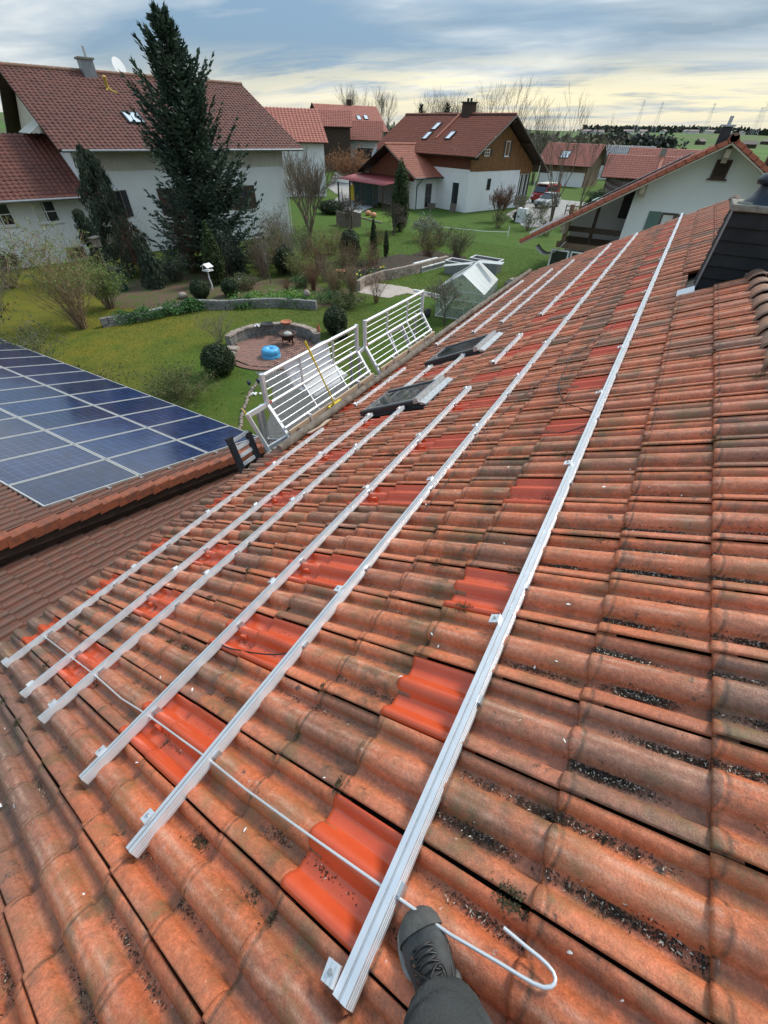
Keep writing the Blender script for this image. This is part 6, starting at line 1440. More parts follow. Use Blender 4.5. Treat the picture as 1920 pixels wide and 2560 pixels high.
M_DISTR = mat('distant_roof', (.30, .21, .18), (.24, .2, .19), .9, .02)
M_DISTW = mat('distant_wall', (.60, .60, .58), None, .9, 1); 
for i, (x, y, s_) in enumerate(((-190, 1500, 12), (-160, 1520, 10), (-120, 1600, 12), (-70, 1650, 10), (-52, 1630, 11), (-20, 1700, 11), (22, 1650, 12), (55, 1680, 10), (-240, 1250, 12), (-215, 1240, 10), (120, 1600, 12), (-95, 880, 13))):
    t = thing('distant_house', 'tiny pale house on the far village hill', 'house', (x, y, gz(x, y)), (0, 0, i*.7), 'houses of the far village')
    b = MB(); b.box2((-s_, -s_*.5, -2), (s_, s_*.5, 4.5)); b.build('wall', M_DISTW, t)
    b = MB(); b.prism([(-s_*1.05, -s_*.6, 4.2), (-s_*1.05, s_*.6, 4.2), (-s_*1.05, 0, 7.2)], (s_*2.1, 0, 0)); b.build('roof', M_DISTR, t)
for i, (x, y, s_) in enumerate(((30, 620, 6), (-12, 700, 5), (58, 820, 8))):
    t = thing('field_barn', ('small dark hay barn on the green slope', 'dark bush-covered shed higher on the green slope', 'low dark barn at the edge of the green slope')[i], 'barn', (x, y, gz(x, y)), (0, 0, i))
    b = MB(); b.box2((-s_, -s_*.6, -1), (s_, s_*.6, 3)); b.build('wall', M_WOODD, t)
    b = MB(); b.prism([(-s_*1.1, -s_*.7, 2.8), (-s_*1.1, s_*.7, 2.8), (-s_*1.1, 0, 5.2)], (s_*2.2, 0, 0)); b.build('roof', M_WOODG, t)
M_PYL = mat('distant_steel', (.62, .64, .66), None, .7, 1)
for i, (x, y, h) in enumerate(((-148, 1260, 52), (-118, 1310, 50), (-26, 1400, 50), (60, 1240, 56), (66, 1500, 46))):
    t = thing('power_pylon', 'thin grey power pylon standing on the far skyline', 'pylon', (x, y, gz(x, y)), (0, 0, .4), 'pylons on the skyline'); b = MB()
    for sx, sy in ((-1, -1), (1, -1), (1, 1), (-1, 1)): b.bar((sx*4, sy*4, -3), (sx*.6, sy*.6, h), .28, .28)
    b.build('mast', M_PYL, t); b = MB()
    for z in (.72, .84, .95): b.bar((-8*(1.2-z)*2.4, 0, h*z), (8*(1.2-z)*2.4, 0, h*z), .25, .25)
    b.build('cross_arm', M_PYL, t)
# grass tufts and ground cover
def tufts(n, box, seed, hmin=.03, hmax=.08, m=M_BLADE, keep=None, zoff=0.0):
    rng = np.random.default_rng(seed); x = rng.uniform(box[0], box[1], n); y = rng.uniform(box[2], box[3], n)
    if keep is not None: k = keep(x, y); x, y = x[k], y[k]; n = len(x)
    a = rng.uniform(0, 2*PI, n); h = rng.uniform(hmin, hmax, n); w_ = h*.32
    dx, dy = np.cos(a)*w_, np.sin(a)*w_; lx, ly = rng.normal(size=n)*h*.6, rng.normal(size=n)*h*.6
    V = np.stack([np.stack([x-dx, y-dy, np.full(n, zoff)], 1), np.stack([x+dx, y+dy, np.full(n, zoff)], 1), np.stack([x+lx, y+ly, h+zoff], 1)], 1).reshape(-1, 3)
    return V, np.arange(n*3).reshape(-1, 3)
def not_bed(x, y): return ~((x < -14.2) & (y > 10.4) & (y > 15 + (x+20)*.55) & (y < 22)) & ((x+12.9)**2+(y-12.6)**2 > 2.2**2) & ~((x > -12.0) & (y < 12.8) & (np.abs((x+8.6) + (y-8.2)*.62) < 2.6)) & ~((x > -14.8) & (x < -10) & (y > 21.5) & (y < 24.2))
V, F = tufts(90000, (-24, -5.0, 5.0, 40.0), 5, .02, .055, M_BLADE, not_bed)
tag(obj('grass', mesh_np('grass', V, F, M_BLADE)), 'rough green lawn grass around the patio and beds', 'grass', None, 'stuff')
def cover(name, label, line, width, n, m, sz, h, seed):
    rng = np.random.default_rng(seed); L_ = np.array(line, float); f = rng.uniform(0, len(L_)-1.001, n); k = f.astype(int)
    p = L_[k] + (L_[k+1]-L_[k])*(f-k)[:, None] + rng.normal(size=(n, 2))*width*.42
    C = np.stack([p[:, 0], p[:, 1], h*rng.uniform(.1, 1.0, n)*(.7+.3*np.sin(p[:, 0]*5)*np.cos(p[:, 1]*4))], 1)
    V, F = leaf_cloud(C, sz, 1.4, np.tile([[0, 0, 1.]], (n, 1)), rng); tag(obj(name, mesh_np(name, V, F, m)), label, 'ground cover', None, 'stuff')
cover('ground_cover', 'green trailing plants along the top of the left stone wall', [(-21.0, 11.0), (-20.5, 12.2), (-20.0, 13.6), (-19.6, 14.5)], .55, 6500, M_GCOV, .085, .62, 7)
cover('ground_cover', 'bright green plants covering the bank behind the curved wall', [(-18.6, 16.2), (-17.8, 17.3), (-16.8, 18.4), (-16.0, 18.6)], 1.1, 6000, M_GCOVB, .085, .5, 8)
cover('ground_cover', 'dark green plants hanging over the curved wall', [(-18.2, 15.7), (-17.8, 16.2)], .42, 1800, M_GCOV, .085, .62, 9)
cover('ground_cover', 'green plants hanging over the right end of the curved wall', [(-16.6, 17.2), (-15.9, 17.6), (-15.4, 17.8)], .36, 2200, M_GCOV, .085, .55, 10)
cover('daffodil_leaves', 'blue-green daffodil leaves in the raised bed', [(-15.6, 22.8), (-15.5, 24.2), (-15.2, 25.6)], .5, 2600, leafmat('daffodil_leaf', (.03, .09, .05), (.05, .12, .06), .5, .2), .16, .62, 11)
cover('daffodils', 'yellow daffodil heads nodding in the raised bed', [(-15.6, 22.8), (-15.5, 24.2), (-15.2, 25.8)], .55, 70, M_YEL, .16, .80, 12)
cover('bed_plants', 'low green weeds in the vegetable bed and by its edge', [(-16.5, 24), (-16.8, 27), (-15.5, 29.5)], 2.2, 2600, M_GCOV, .07, .42, 13)
# ------------------------------------------------------------------ garden walls, patio and small things
def stone_wall(name, label, line, h, courses, m, L_=.36, depth=.26, z0=0.0, cap=None):
    pts = [Vector((*p, 0)) for p in line]; c = sum(pts, Vector())/len(pts); t = thing(name, label, 'wall', (c.x, c.y, z0)); ch_ = h/courses
    cum = [0]
    for a, b in zip(pts, pts[1:]): cum.append(cum[-1]+(b-a).length)
    def at_(s):
        for i in range(len(pts)-1):
            if s <= cum[i+1] or i == len(pts)-2:
                f = (s-cum[i])/(cum[i+1]-cum[i]); return pts[i].lerp(pts[i+1], f), (pts[i+1]-pts[i]).normalized()
    for k in range(courses + (1 if cap else 0)):
        s = (-.5*L_ if k % 2 else 0.0)
        while s < cum[-1]-.05:
            l = L_*random.uniform(.75, 1.3); a, e = max(0, s), min(cum[-1], s+l-.012)
            if e-a > .05:
                p, d = at_((a+e)/2); hh = ch_-.008 if k < courses else .055; z = ch_*k + hh/2
                b = MB(); b.box((0, 0, 0), (e-a, depth*random.uniform(.9, 1.1)+(.05 if k == courses else 0), hh), None, (.96, .94))
                o = b.build('stone', cap if k == courses else m, t, (p.x-c.x+jit(.012), p.y-c.y+jit(.012), z), (jit(.03), jit(.03), math.atan2(d.y, d.x)+jit(.04)))
            s += l
    return t
stone_wall('retaining_wall', 'grey stone retaining wall with trailing plants, left part by the willow', [(-21.25, 10.2), (-21.0, 10.9), (-20.55, 11.8), (-20.3, 12.9), (-19.95, 14.3)], .38, 3, M_STONEG, .40)
stone_wall('retaining_wall', 'curved grey stone wall below the bright green bank', [(-19.8, 14.5), (-18.5, 15.3), (-18.0, 15.85), (-17.3, 16.55), (-16.65, 17.05), (-15.75, 17.5), (-14.7, 17.9)], .42, 3, M_STONEG, .42)
stone_wall('raised_bed_wall', 'brown block wall holding the daffodil bed', [(-14.75, 21.9), (-14.95, 22.8), (-14.75, 24.9), (-14.5, 25.4), (-13.9, 27.5), (-13.2, 31.0)], .55, 3, M_STONET, .40)
pc_ = (-12.85, 12.55); arc = [(pc_[0]+1.95*math.cos(R(a)), pc_[1]+1.95*math.sin(R(a))) for a in range(205, 35, -17)]
stone_wall('patio_wall', 'curved low stone wall round the far side of the patio', arc, .44, 3, M_STONEG, .30, .24, 0, M_STONET)
pt = thing('patio', 'round patio of red bricks laid in rings and bands', 'patio', (*pc_, 0)); pt['kind'] = 'structure'
del pt['category'], pt['label']
PB = MB(); PB.box((0, 0, 0), (.205, .098, .06), None, (.97, .95)); PBM = PB.mesh('brick', M_BRICKP); cnt = 0
b = MB(); b.cyl((0, 0, -.03), (0, 0, .022), 2.02, 40); b.build('bedding', M_SOIL, pt)
rest = []
for rr, nB in ((1.98, 58), (1.87, 55)):
    for i in range(nB):
        a = 2*PI*i/nB; obj('brick', PBM, pt, (rr*math.cos(a), rr*math.sin(a), .022+jit(.004)), (0, 0, a+PI/2+jit(.04))); cnt += 1
for i in range(-20, 21):
    for j in range(-20, 21):
        x, y = i*.212 + (.106 if j % 2 else 0), j*.104
        if math.hypot(x, y) < 1.76:
            q = (abs(x) < .11 or abs(y) < .06)
            loc = (x*.78-y*.62, x*.62+y*.78, .022+jit(.004)); rot = (0, 0, R(38.5)+jit(.04))
            if cnt < 300: obj('brick', PBM, pt, loc, rot); cnt += 1
            else: rest.append((loc, rot))
field('brick', PBM, rest, pt, M_BRICKP)
def prop(name, label, cat, x, y, z=0, rot=(0, 0, 0)): return thing(name, label, cat, (x, y, z), rot)
t = prop('sandbox', 'sky-blue scalloped plastic play tub upside down on the patio', 'play tub', -12.45, 11.95, .055)
V = []; prof_ = [(.62, 0), (.62, .10), (.58, .12), (.60, .14), (.585, .30), (.52, .36), (.28, .375), (.20, .36), (.17, .30), (0, .29)]
nn = 48
for (r_, z) in prof_: V += [(r_*(1+.055*abs(math.cos(4*a)) * (r_ > .3))*math.cos(a)*.72, r_*(1+.055*abs(math.cos(4*a))*(r_ > .3))*math.sin(a)*.72, z) for a in [2*PI*k/nn for k in range(nn)]]
b = MB(); b.add(V, [(i*nn+k, i*nn+(k+1) % nn, (i+1)*nn+(k+1) % nn, (i+1)*nn+k) for i in range(len(prof_)-1) for k in range(nn)], True); b.build('shell', M_BLUEP, t)
b = MB(); b.lathe([(.50, .0), (.50, .012), (0, .012)], (0, 0, -.02), 24); b.build('rim', M_WHITED, t); t.scale = (.82, .82, .9)
t = prop('fire_bowl', 'rusty fire bowl full of pale ash on the patio', 'fire bowl', -12.72, 13.35, .05)
b = MB(); b.lathe([(.22, .22), (.27, .30), (.30, .44), (.40, .455), (.41, .475), (.29, .47), (.26, .42), (0, .41)], (0, 0, 0), 20); b.build('bowl', M_RUST, t)
b = MB(); b.ball((.02, 0, .44), .20, 10, 6, .45); b.box((.06, .05, .50), (.18, .06, .05), (.2, .3, .5)); b.build('ash', M_ASH, t)
for a in (0, 2.1, 4.2):
    b = MB(); b.bar((.24*math.cos(a), .24*math.sin(a), 0), (.25*math.cos(a), .25*math.sin(a), .34), .10, .02); b.build('leg', M_RUST, t)
def pot(label, x, y, z, r_, h, m, fill=True):
    t = prop('flower_pot', label, 'pot', x, y, z); b = MB(); b.lathe([(r_*.68, 0), (r_*.95, h*.8), (r_*1.06, h*.8), (r_*1.06, h), (r_*.92, h), (r_*.85, h*.75), (0, h*.72)], (0, 0, 0), 16); b.build('bowl', m, t)
pot('terracotta pot standing by the straw-coloured canes', -17.3, 23.7, 0, .30, .42, M_TERRA)
pot('flat terracotta bowl on the patio wall', -13.55, 14.25, .50, .24, .10, M_TERRA)
pot('white pot behind the box ball', -21.5, 19.2, 0, .16, .22, M_WPAINT)
pot('flat black dish on the patio wall', -14.15, 13.65, .50, .26, .06, M_BLACKP)
t = prop('garden_figure', 'small red garden figure on the end of the patio wall', 'figure', -11.75, 14.3, .50); b = MB(); b.lathe([(.07, 0), (.085, .10), (.05, .16), (.06, .21), (.0, .28)], (0, 0, 0), 10); b.build('body', M_TERRA, t); b = MB(); b.lathe([(.062, .19), (.03, .27), (0, .33)], (0, 0, 0), 10); b.build('cap', mat('red_cap', (.35, .04, .03)), t)
t = prop('white_stones', 'small white stones heaped on the patio wall beside the black dish', 'stones', -14.4, 13.3, .48)
for i in range(4): b = MB(); b.ball((jit(.12), jit(.12), .04), .055, 8, 5, .8); b.build('stone', M_WPAINT, t)
t = prop('stone_ball', 'round tan stone ball at the end of the curved wall', 'stone ball', -15.5, 18.15, .42); b = MB(); b.ball((0, 0, .16), .18, 14, 9); b.build('ball', M_STONET, t)
t = prop('bird_table', 'white bird table with a little gabled roof', 'bird table', -21.75, 17.2)
b = MB(); b.tube([(0.0, 0, 0), (.03, .02, .3), (-.04, 0, .62), (0, 0, .98)], [.035, .04, .036, .034], 8); b.build('post', M_WHITED, t)
b = MB(); b.box((0, 0, 1.0), (.50, .42, .03)); b.build('tray', M_WPAINT, t)
for sx, sy in ((-1, -1), (1, -1), (1, 1), (-1, 1)): b = MB(); b.box((sx*.19, sy*.15, 1.10), (.025, .025, .18)); b.build('corner_post', M_WPAINT, t)
for s_ in (-1, 1): b = MB(); b.box((s_*.13, 0, 1.255), (.33, .46, .02), (0, s_*.5, 0)); b.build('roof_board', M_WPAINT, t)
t = prop('nest_box', 'grey wooden nest box on a leaning pole', 'nest box', -26.3, 14.2)
b = MB(); b.tube([(0, 0, 0), (-.12, .02, 1.0), (-.25, .05, 2.0)], .045, 8); b.build('pole', M_WOODG, t); b = MB(); b.box((-.25, .05, 2.22), (.30, .34, .40)); b.build('box', M_WOODG, t); b = MB(); b.box((-.25, .05, 2.45), (.42, .44, .04), (.12, 0, 0)); b.build('lid', M_WOODG, t); b = MB(); b.cyl((-.09, .05, 2.26), (-.095, .05, 2.26), .03, 8); b.build('hole', M_BLACKP, t)
t = prop('compost_bin', 'dark green plastic bin leaning by the willow bushes', 'bin', -25.7, 14.15); b = MB(); b.box((0, 0, .55), (.62, .62, 1.1), (0, .12, 0), (.78, .78)); b.build('body', mat('dark_green_plastic', (.016, .05, .036), (.012, .038, .028), .5), t); b = MB(); b.box((.07, 0, 1.12), (.56, .56, .06), (0, .12, 0)); b.build('lid', M_ANTH, t)
t = prop('rock', 'pale boulder on the bed by the first box ball', 'rock', -21.8, 15.2); b = MB(); b.ball((0, 0, .14), .26, 8, 5, .7); b.build('stone', M_STONET, t)
for i, (x, y, lab) in enumerate(((-11.05, 9.32, 'dark solar garden lamp on the lawn, the nearer of two'), (-10.9, 9.62, 'dark solar garden lamp on the lawn, the farther of two'))):
    t = prop('garden_lamp', lab, 'lamp', x, y); b = MB(); b.cyl((0, 0, 0), (0, 0, .26), .012, 6); b.build('stake', M_STEEL, t); b = MB(); b.lathe([(.03, .22), (.07, .30), (.075, .36), (.0, .38)], (0, 0, 0), 10); b.build('head', mat('navy_glass_%d' % i, (.02, .025, .07), None, .3), t)
t = prop('white_stones', 'little heap of white stones on the lawn by the garden lamps', 'stones', -10.7, 9.2)
for i in range(6): b = MB(); b.ball((jit(.14), jit(.12), .03), random.uniform(.03, .06), 7, 5, .7); b.build('stone', M_WPAINT, t)
for i, (x, y) in enumerate(((-13.95, 11.1), (-14.25, 11.55), (-13.6, 10.65))):
    t = prop('step_stone', ('rough step stone at the patio entrance, middle one', 'rough step stone at the patio entrance, by the bare shrub', 'rough step stone at the patio entrance, by the largest ball')[i], 'stone', x, y); b = MB(); b.box((0, 0, .07), (.55, .40, .16), (0, 0, .5*i), (.9, .9)); b.build('stone', M_STONET, t)
# cobbled edge stones along the path
t = thing('path_edging', 'row of small pale cobbles edging the grey path beside the lawn', 'edging', (-9.5, 9.3, 0))
em = MB(); em.ball((0, 0, .03), .07, 7, 5, .7); EM = em.mesh('stone', M_STONET)
for i in range(46): f = i/45; obj('stone', EM, t, (-2.0+5.0*f*f*.5+1.5*f+jit(.03), 1.2-5.0*f+jit(.03), 0), (0, 0, jit(3)))
# cold frame, planters, greenhouse
def at_frame(name, label, cat, x, y, ang): return thing(name, label, cat, (x, y, 0), (0, 0, ang))
t = at_frame('cold_frame', 'long white-lidded cold frame beside the lawn', 'cold frame', -13.62, 27.95, math.atan2(2.6, .55))
b = MB(); b.box2((0, 0, 0), (2.6, .03, .26)); b.box2((0, .77, 0), (2.6, .80, .40)); b.box2((0, .03, 0), (.03, .77, .30)); b.box2((2.57, .03, 0), (2.6, .77, .30)); b.build('sides', M_POLY, t)
b = MB()
for p, q in (((-.02, -.02, .26), (2.62, -.02, .26)), ((-.02, .82, .42), (2.62, .82, .42)), ((-.02, -.02, .26), (-.02, .82, .42)), ((2.62, -.02, .26), (2.62, .82, .42)), ((-.02, -.02, .0), (-.02, -.02, .26)), ((2.62, -.02, 0), (2.62, -.02, .26)), ((-.02, -.02, .01), (2.62, -.02, .01)), ((-.02, -.02, .01), (-.02, .82, .01))): b.bar(p, q, .03, .03)
b.build('frame', M_ALUW, t)
for i in range(4):
    b = MB(); b.prism([(.02+.645*i, 0, .285), (.63+.645*i, 0, .285), (.63+.645*i, .80, .435), (.02+.645*i, .80, .435)], (0, 0, .012)); b.build('lid', M_WHITED, t); b = MB(); b.box((.33+.645*i, .22, .36), (.06, .04, .05)); b.build('handle', M_ANTH, t)
for i, (x, y, lab) in enumerate(((-12.35, 28.75, 'open grey raised planter with a white rim, next to the cold frame'), (-11.3, 30.5, 'open grey raised planter with a white rim, farther from the cold frame'))):
    t = at_frame('raised_planter', lab, 'planter', x, y, math.atan2(.6, 2.0)-.35); L2, W2, H2_ = 2.0, .95, .72
    b = MB(); b.box2((0, 0, 0), (L2, .03, H2_)); b.box2((0, W2-.03, 0), (L2, W2, H2_)); b.box2((0, .03, 0), (.03, W2-.03, H2_)); b.box2((L2-.03, .03, 0), (L2, W2-.03, H2_)); b.build('sides', M_ZINC, t)
    b = MB()
    for p, q in (((-.03, 0, H2_+.02), (L2+.03, 0, H2_+.02)), ((-.03, W2, H2_+.02), (L2+.03, W2, H2_+.02)), ((0, .03, H2_+.02), (0, W2-.03, H2_+.02)), ((L2, .03, H2_+.02), (L2, W2-.03, H2_+.02))): b.bar(p, q, .07, .04)
    b.build('rim', M_WPAINT, t); b = MB(); b.box2((.03, .03, .3), (L2-.03, W2-.03, H2_-.12)); b.build('soil', M_SOIL, t)
GA = math.atan2(.30, 2.31); t = at_frame('greenhouse', 'glass greenhouse with white frame and milky roof', 'greenhouse', -9.04, 20.48, GA); GW, GLn, GE, GR = 2.33, 3.1, 1.30, 2.05
b = MB(); fr_ = .035
for y in (0, GLn):
    for p, q in (((0, y, 0), (0, y, GE)), ((GW, y, 0), (GW, y, GE)), ((0, y, GE), (GW/2, y, GR)), ((GW, y, GE), (GW/2, y, GR)), ((0, y, .03), (GW, y, .03)), ((0, y, GE), (GW, y, GE))): b.bar(p, q, fr_, fr_)
    for x in (.45, .85, 1.45, 1.9): b.bar((x, y, 0), (x, y, GE + (GR-GE)*(1-abs(x-GW/2)/(GW/2))), .022, .022)
for x, z in ((0, GE), (GW, GE), (GW/2, GR), (0, .03), (GW, .03)): b.bar((x, 0, z), (x, GLn, z), fr_, fr_)
for i in range(1, 5):
    y = GLn*i/5; b.bar((0, y, 0), (0, y, GE), .022, .022); b.bar((GW, y, 0), (GW, y, GE), .022, .022); b.bar((0, y, GE), (GW/2, y, GR), .022, .022); b.bar((GW, y, GE), (GW/2, y, GR), .022, .022)
b.bar((.85, -.02, .55), (1.45, -.02, .55), .03, .03); b.bar((.85, -.02, 1.25), (1.45, -.02, 1.25), .03, .03); b.build('frame', M_ALUW, t)
for y in (0, GLn):
    b = MB(); b.prism([(.02, y-.004, .05), (GW-.02, y-.004, .05), (GW-.02, y-.004, GE), (GW/2, y-.004, GR-.03), (.02, y-.004, GE)], (0, .008, 0)); b.build('pane', M_POLY, t)
for x in (0, GW):
    b = MB(); b.box2((x-.004, .03, .05), (x+.004, GLn-.03, GE-.02)); b.build('pane', M_POLY, t)
for i in range(5):
    y0, y1 = GLn*i/5+.015, GLn*(i+1)/5-.015
    for s_ in (0, 1):
        if s_ == 0 and i == 3: continue
        x = GW*s_; b = MB(); b.prism([(x, y0, GE+.01), (x, y1, GE+.01), (GW/2, y1, GR+.005), (GW/2, y0, GR+.005)], (0, 0, .012)); b.build('roof_pane', M_GROOF, t)
b = MB(); b.prism([(-.45, 2.0, 1.82), (-.45, 2.5, 1.82), (GW/2-.1, 2.5, 2.10), (GW/2-.1, 2.0, 2.10)], (0, 0, .015)); b.build('open_vent', M_GROOF, t)
b = MB(); b.prism([(GW/2+.1, 2.3, 2.12), (GW/2+.1, 2.9, 2.12), (GW+.2, 2.9, 2.16), (GW+.2, 2.3, 2.16)], (0, 0, .015)); b.build('open_vent', M_GROOF, t)
t = prop('kerb', 'white kerb stones leading to the greenhouse', 'kerb', -10.3, 23.6)
for i in range(5): b = MB(); b.box((-1.5+.5*i, .20-.03*i, .05), (.48, .12, .10)); b.build('stone', M_WPAINT, t)
t = prop('water_can', 'black bucket at the near corner of the greenhouse', 'bucket', -9.35, 20.2); b = MB(); b.lathe([(.14, 0), (.18, .34), (.17, .34), (.13, .02), (0, .02)], (0, 0, 0), 14); b.build('bucket', M_BLACKP, t)
# by the brown-boarded house
t = at_frame('planter_box', 'large grey plank planter box on the lawn by the road', 'planter', -29.03, 39.5, math.atan2(.9, -2.4)+PI)
for i in range(6):
    b = MB(); b.box2((0, -.0, .18*i), (2.3, .05, .18*i+.17)); b.build('plank', M_WOODG, t); b = MB(); b.box2((0, .05, .18*i), (.05, 1.3, .18*i+.17)); b.build('plank', M_WOODG, t); b = MB(); b.box2((2.25, .05, .18*i), (2.3, 1.3, .18*i+.17)); b.build('plank', M_WOODG, t); b = MB(); b.box2((0, 1.3, .18*i), (2.3, 1.35, .18*i+.17)); b.build('plank', M_WOODG, t)
b = MB(); b.box2((.05, .05, 0), (2.25, 1.3, .95)); b.build('soil', M_SOIL, t)
for i, (x, y, lab) in enumerate(((-29.6, 46.2, 'pale terracotta pumpkin in the flower bed, nearer the planter box'), (-28.4, 45.4, 'pale terracotta pumpkin in the flower bed, nearer the thuja column'))):
    t = prop('clay_pumpkin', lab, 'pumpkin', x, y); b = MB(); nn = 24; V = []
    for k in range(9):
        a = PI*k/8
        for j in range(nn): rr = .42*math.sin(a)*(1+.05*math.cos(8*2*PI*j/nn)); V.append((rr*math.cos(2*PI*j/nn), rr*math.sin(2*PI*j/nn), .34-.34*math.cos(a)))
    b.add(V, [(k*nn+j, k*nn+(j+1) % nn, (k+1)*nn+(j+1) % nn, (k+1)*nn+j) for k in range(8) for j in range(nn)], True); b.build('body', M_PUMP, t); t.scale = (.78, .78, .72)
t = thing('bed_edging', 'pale kerb line edging the flower bed with the pumpkins', 'edging', (-27.5, 43.6, 0))
for i in range(12):
    f = i/11; x = -1.9+3.5*f; y = .75-1.5*f; b = MB(); b.box((x, y, .06), (.36, .12, .12), (0, 0, -.4)); b.build('stone', M_STONET, t)
b = MB(); b.bar((-18.0, 43.0, .35), (-12.6, 44.2, .35), .03, .03); t = thing('washing_line', 'thin pale line stretched low across the back lawn', 'line', (-15, 43.5, 0)); 
b = MB(); b.tube([(-4.6, -.9, .35), (0, 0, .30), (2.0, .5, .38)], .025, 5); b.build('rope', M_WPAINT, t); b = MB(); b.cyl((2.0, .5, 0), (2.0, .5, .8), .03, 6); b.build('peg', M_WPAINT, t)
t = prop('ibc_tank', 'pale water tank beside the white gable wall', 'tank', -14.6, 53.2); b = MB(); b.box((0, 0, .62), (1.0, 1.0, 1.2), None, (.92, .92)); b.build('body', M_WHITED, t); b = MB(); b.cyl((0, 0, 1.2), (0, 0, 1.28), .15, 10); b.build('lid', M_ANTH, t)
t = prop('garden_chair', 'white plastic garden chair on the lawn beside the tank', 'chair', -13.4, 51.1)
b = MB(); b.box((0, 0, .42), (.5, .5, .04)); b.build('seat', M_WPAINT, t); b = MB(); b.box((0, .25, .70), (.5, .04, .55), (-.2, 0, 0)); b.build('backrest', M_WPAINT, t)
for sx, sy in ((-1, -1), (1, -1), (1, 1), (-1, 1)): b = MB(); b.box((sx*.22, sy*.22, .2), (.05, .05, .4)); b.build('leg', M_WPAINT, t)
# vehicles
def wheel(t, x, y, r_=.32):
    b = MB(); b.cyl((x, y-.10, r_), (x, y+.10, r_), r_, 18); w_ = b.build('wheel', M_BLACKP, t); b = MB(); b.cyl((x, y-.11, r_), (x, y+.11, r_), r_*.6, 12); b.build('rim', M_STEEL, w_)
M_SILV = mat('silver_car_paint', (.46, .47, .48), (.42, .43, .44), .3, 2, .5); M_REDV = mat('red_van_paint', (.30, .022, .022), (.26, .02, .02), .35, 2)
t = thing('parked_car', 'silver car parked nose-on in the drive', 'car', (-15.55, 67.4, 0), (0, 0, R(-103)))
b = MB(); b.prism([(2.1, -.82, .30), (2.12, -.82, .62), (1.95, -.82, .78), (1.05, -.82, .92), (-1.85, -.82, .96), (-2.0, -.82, .62), (-1.98, -.82, .30)], (0, 1.64, 0)); b.build('body', M_SILV, t, (0, 0, 0), (0, 0, 0), .06)
b = MB(); b.prism([(1.02, -.74, .94), (.25, -.64, 1.42), (-1.25, -.64, 1.44), (-1.85, -.74, .96)], (0, 1.48, 0)); b.build('cabin', M_GLASSD, t, (0, 0, 0), (0, 0, 0), .03); b = MB(); b.box((-.5, 0, 1.455), (1.6, 1.26, .03)); b.build('roof_panel', M_SILV, t)
for y in (-.6, .6): b = MB(); b.box((2.08, y, .66), (.08, .36, .14)); b.build('headlight', M_RGLASS, t)
b = MB(); b.box((2.11, 0, .55), (.06, .7, .14)); b.build('grille', M_BLACKP, t); b = MB(); b.box((2.12, 0, .36), (.06, 1.5, .12)); b.build('bumper', M_ANTH, t)
for x in (-1.25, 1.3):
    for y in (-.80, .80): wheel(t, x, y, .30)
t = thing('parked_van', 'dark red van parked behind the silver car by the house', 'van', (-17.3, 72.5, 0), (0, 0, R(-103)))
b = MB(); b.prism([(2.3, -.92, .35), (2.35, -.92, .95), (1.9, -.92, 1.15), (1.3, -.92, 1.95), (-2.3, -.92, 2.0), (-2.35, -.92, .35)], (0, 1.84, 0)); b.build('body', M_REDV, t, (0, 0, 0), (0, 0, 0), .06)
b = MB(); b.prism([(1.93, -.8, 1.17), (1.38, -.8, 1.84), (1.42, -.8, 1.86), (1.97, -.8, 1.19)], (0, 1.6, 0)); b.build('windscreen', M_GLASSD, t); b = MB(); b.box((0, 0, 2.06), (3.2, 1.5, .10)); b.build('roof_panel', M_CREAM, t)
for s_ in (-1, 1): b = MB(); b.box((.2, s_*.93, 1.52), (2.6, .02, .5)); b.build('side_window', M_GLASSD, t)
for y in (-.68, .68): b = MB(); b.box((2.34, y, .80), (.06, .3, .2)); b.build('headlight', M_RGLASS, t)
for x in (-1.4, 1.45):
    for y in (-.88, .88): wheel(t, x, y, .34)
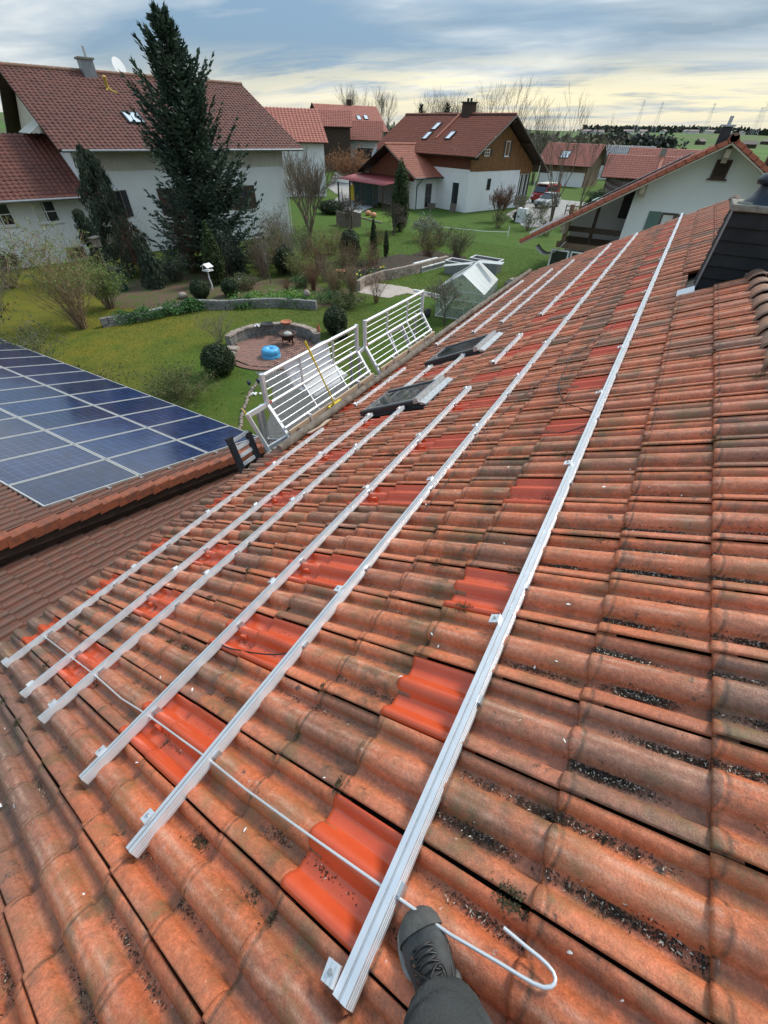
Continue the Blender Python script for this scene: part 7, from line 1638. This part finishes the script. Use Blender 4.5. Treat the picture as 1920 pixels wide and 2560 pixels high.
t = thing('tractor', 'small tractor under a green and white tarpaulin by the fence', 'tractor', (-7.4, 58.5, 0), (0, 0, R(70)))
b = MB(); b.box((.7, 0, .95), (1.5, .7, .6)); b.build('engine', M_ANTH, t, (0, 0, 0), (0, 0, 0), .05); b = MB(); b.box((-.6, 0, 1.1), (1.0, 1.1, .9)); b.build('cab_frame', M_BLACKP, t); b = MB(); b.prism([(-1.4, -.95, 1.95), (-.2, -.95, 2.15), (1.1, -.95, 1.95), (1.15, -.95, 1.7), (1.0, -.95, 1.85), (-.2, -.95, 2.05), (-1.35, -.95, 1.85)], (0, 1.9, 0)); b.build('tarpaulin', mat('faded_green_tarp', (.16, .36, .28), (.5, .58, .54), .6, 1.2), t)
for x, r_ in ((-.8, .62), (1.1, .42)):
    for y in (-.65, .65): wheel(t, x, y, r_)
t = thing('wooden_fence', 'grey rail fence beside the driveway', 'fence', (-10.5, 62, 0))
for i in range(9): b = MB(); b.box((-1.5+1.6*i, .5*i*.6, .5), (.12, .12, 1.0)); b.build('post', M_WOODG, t)
for z in (.45, .85):
    for i in range(8): b = MB(); b.bar((-1.5+1.6*i, .3*i, z), (.1+1.6*i, .3*i+.3, z), .05, .10); b.build('rail', M_WOODG, t)
t = thing('garden_fence', 'low pale picket edge along the road by the farmhouse', 'fence', (-37, 52, 0))
for i in range(14): b = MB(); b.box((-.55*i, .75*i, .35), (.5, .06, .5), (0, 0, 2.2)); b.build('panel', M_WOODG, t)
t = thing('terrace_table', 'dark garden table with chairs on the terrace below the balcony', 'table', (-6.6, 26.2, 0)); b = MB(); b.box((0, 0, .72), (1.4, .8, .04)); b.build('top', M_WOODG, t)
for sx, sy in ((-1, -1), (1, -1), (1, 1), (-1, 1)): b = MB(); b.box((sx*.6, sy*.32, .36), (.05, .05, .7)); b.build('leg', M_ANTH, t)
shrub('terrace_plants', 'white-flowering plants at the edge of the terrace', -8.2, 25.3, .45, .5, 140, 40, M_TWIG, M_GCOV, 500, .07, None, 0, 1, .006, .3)
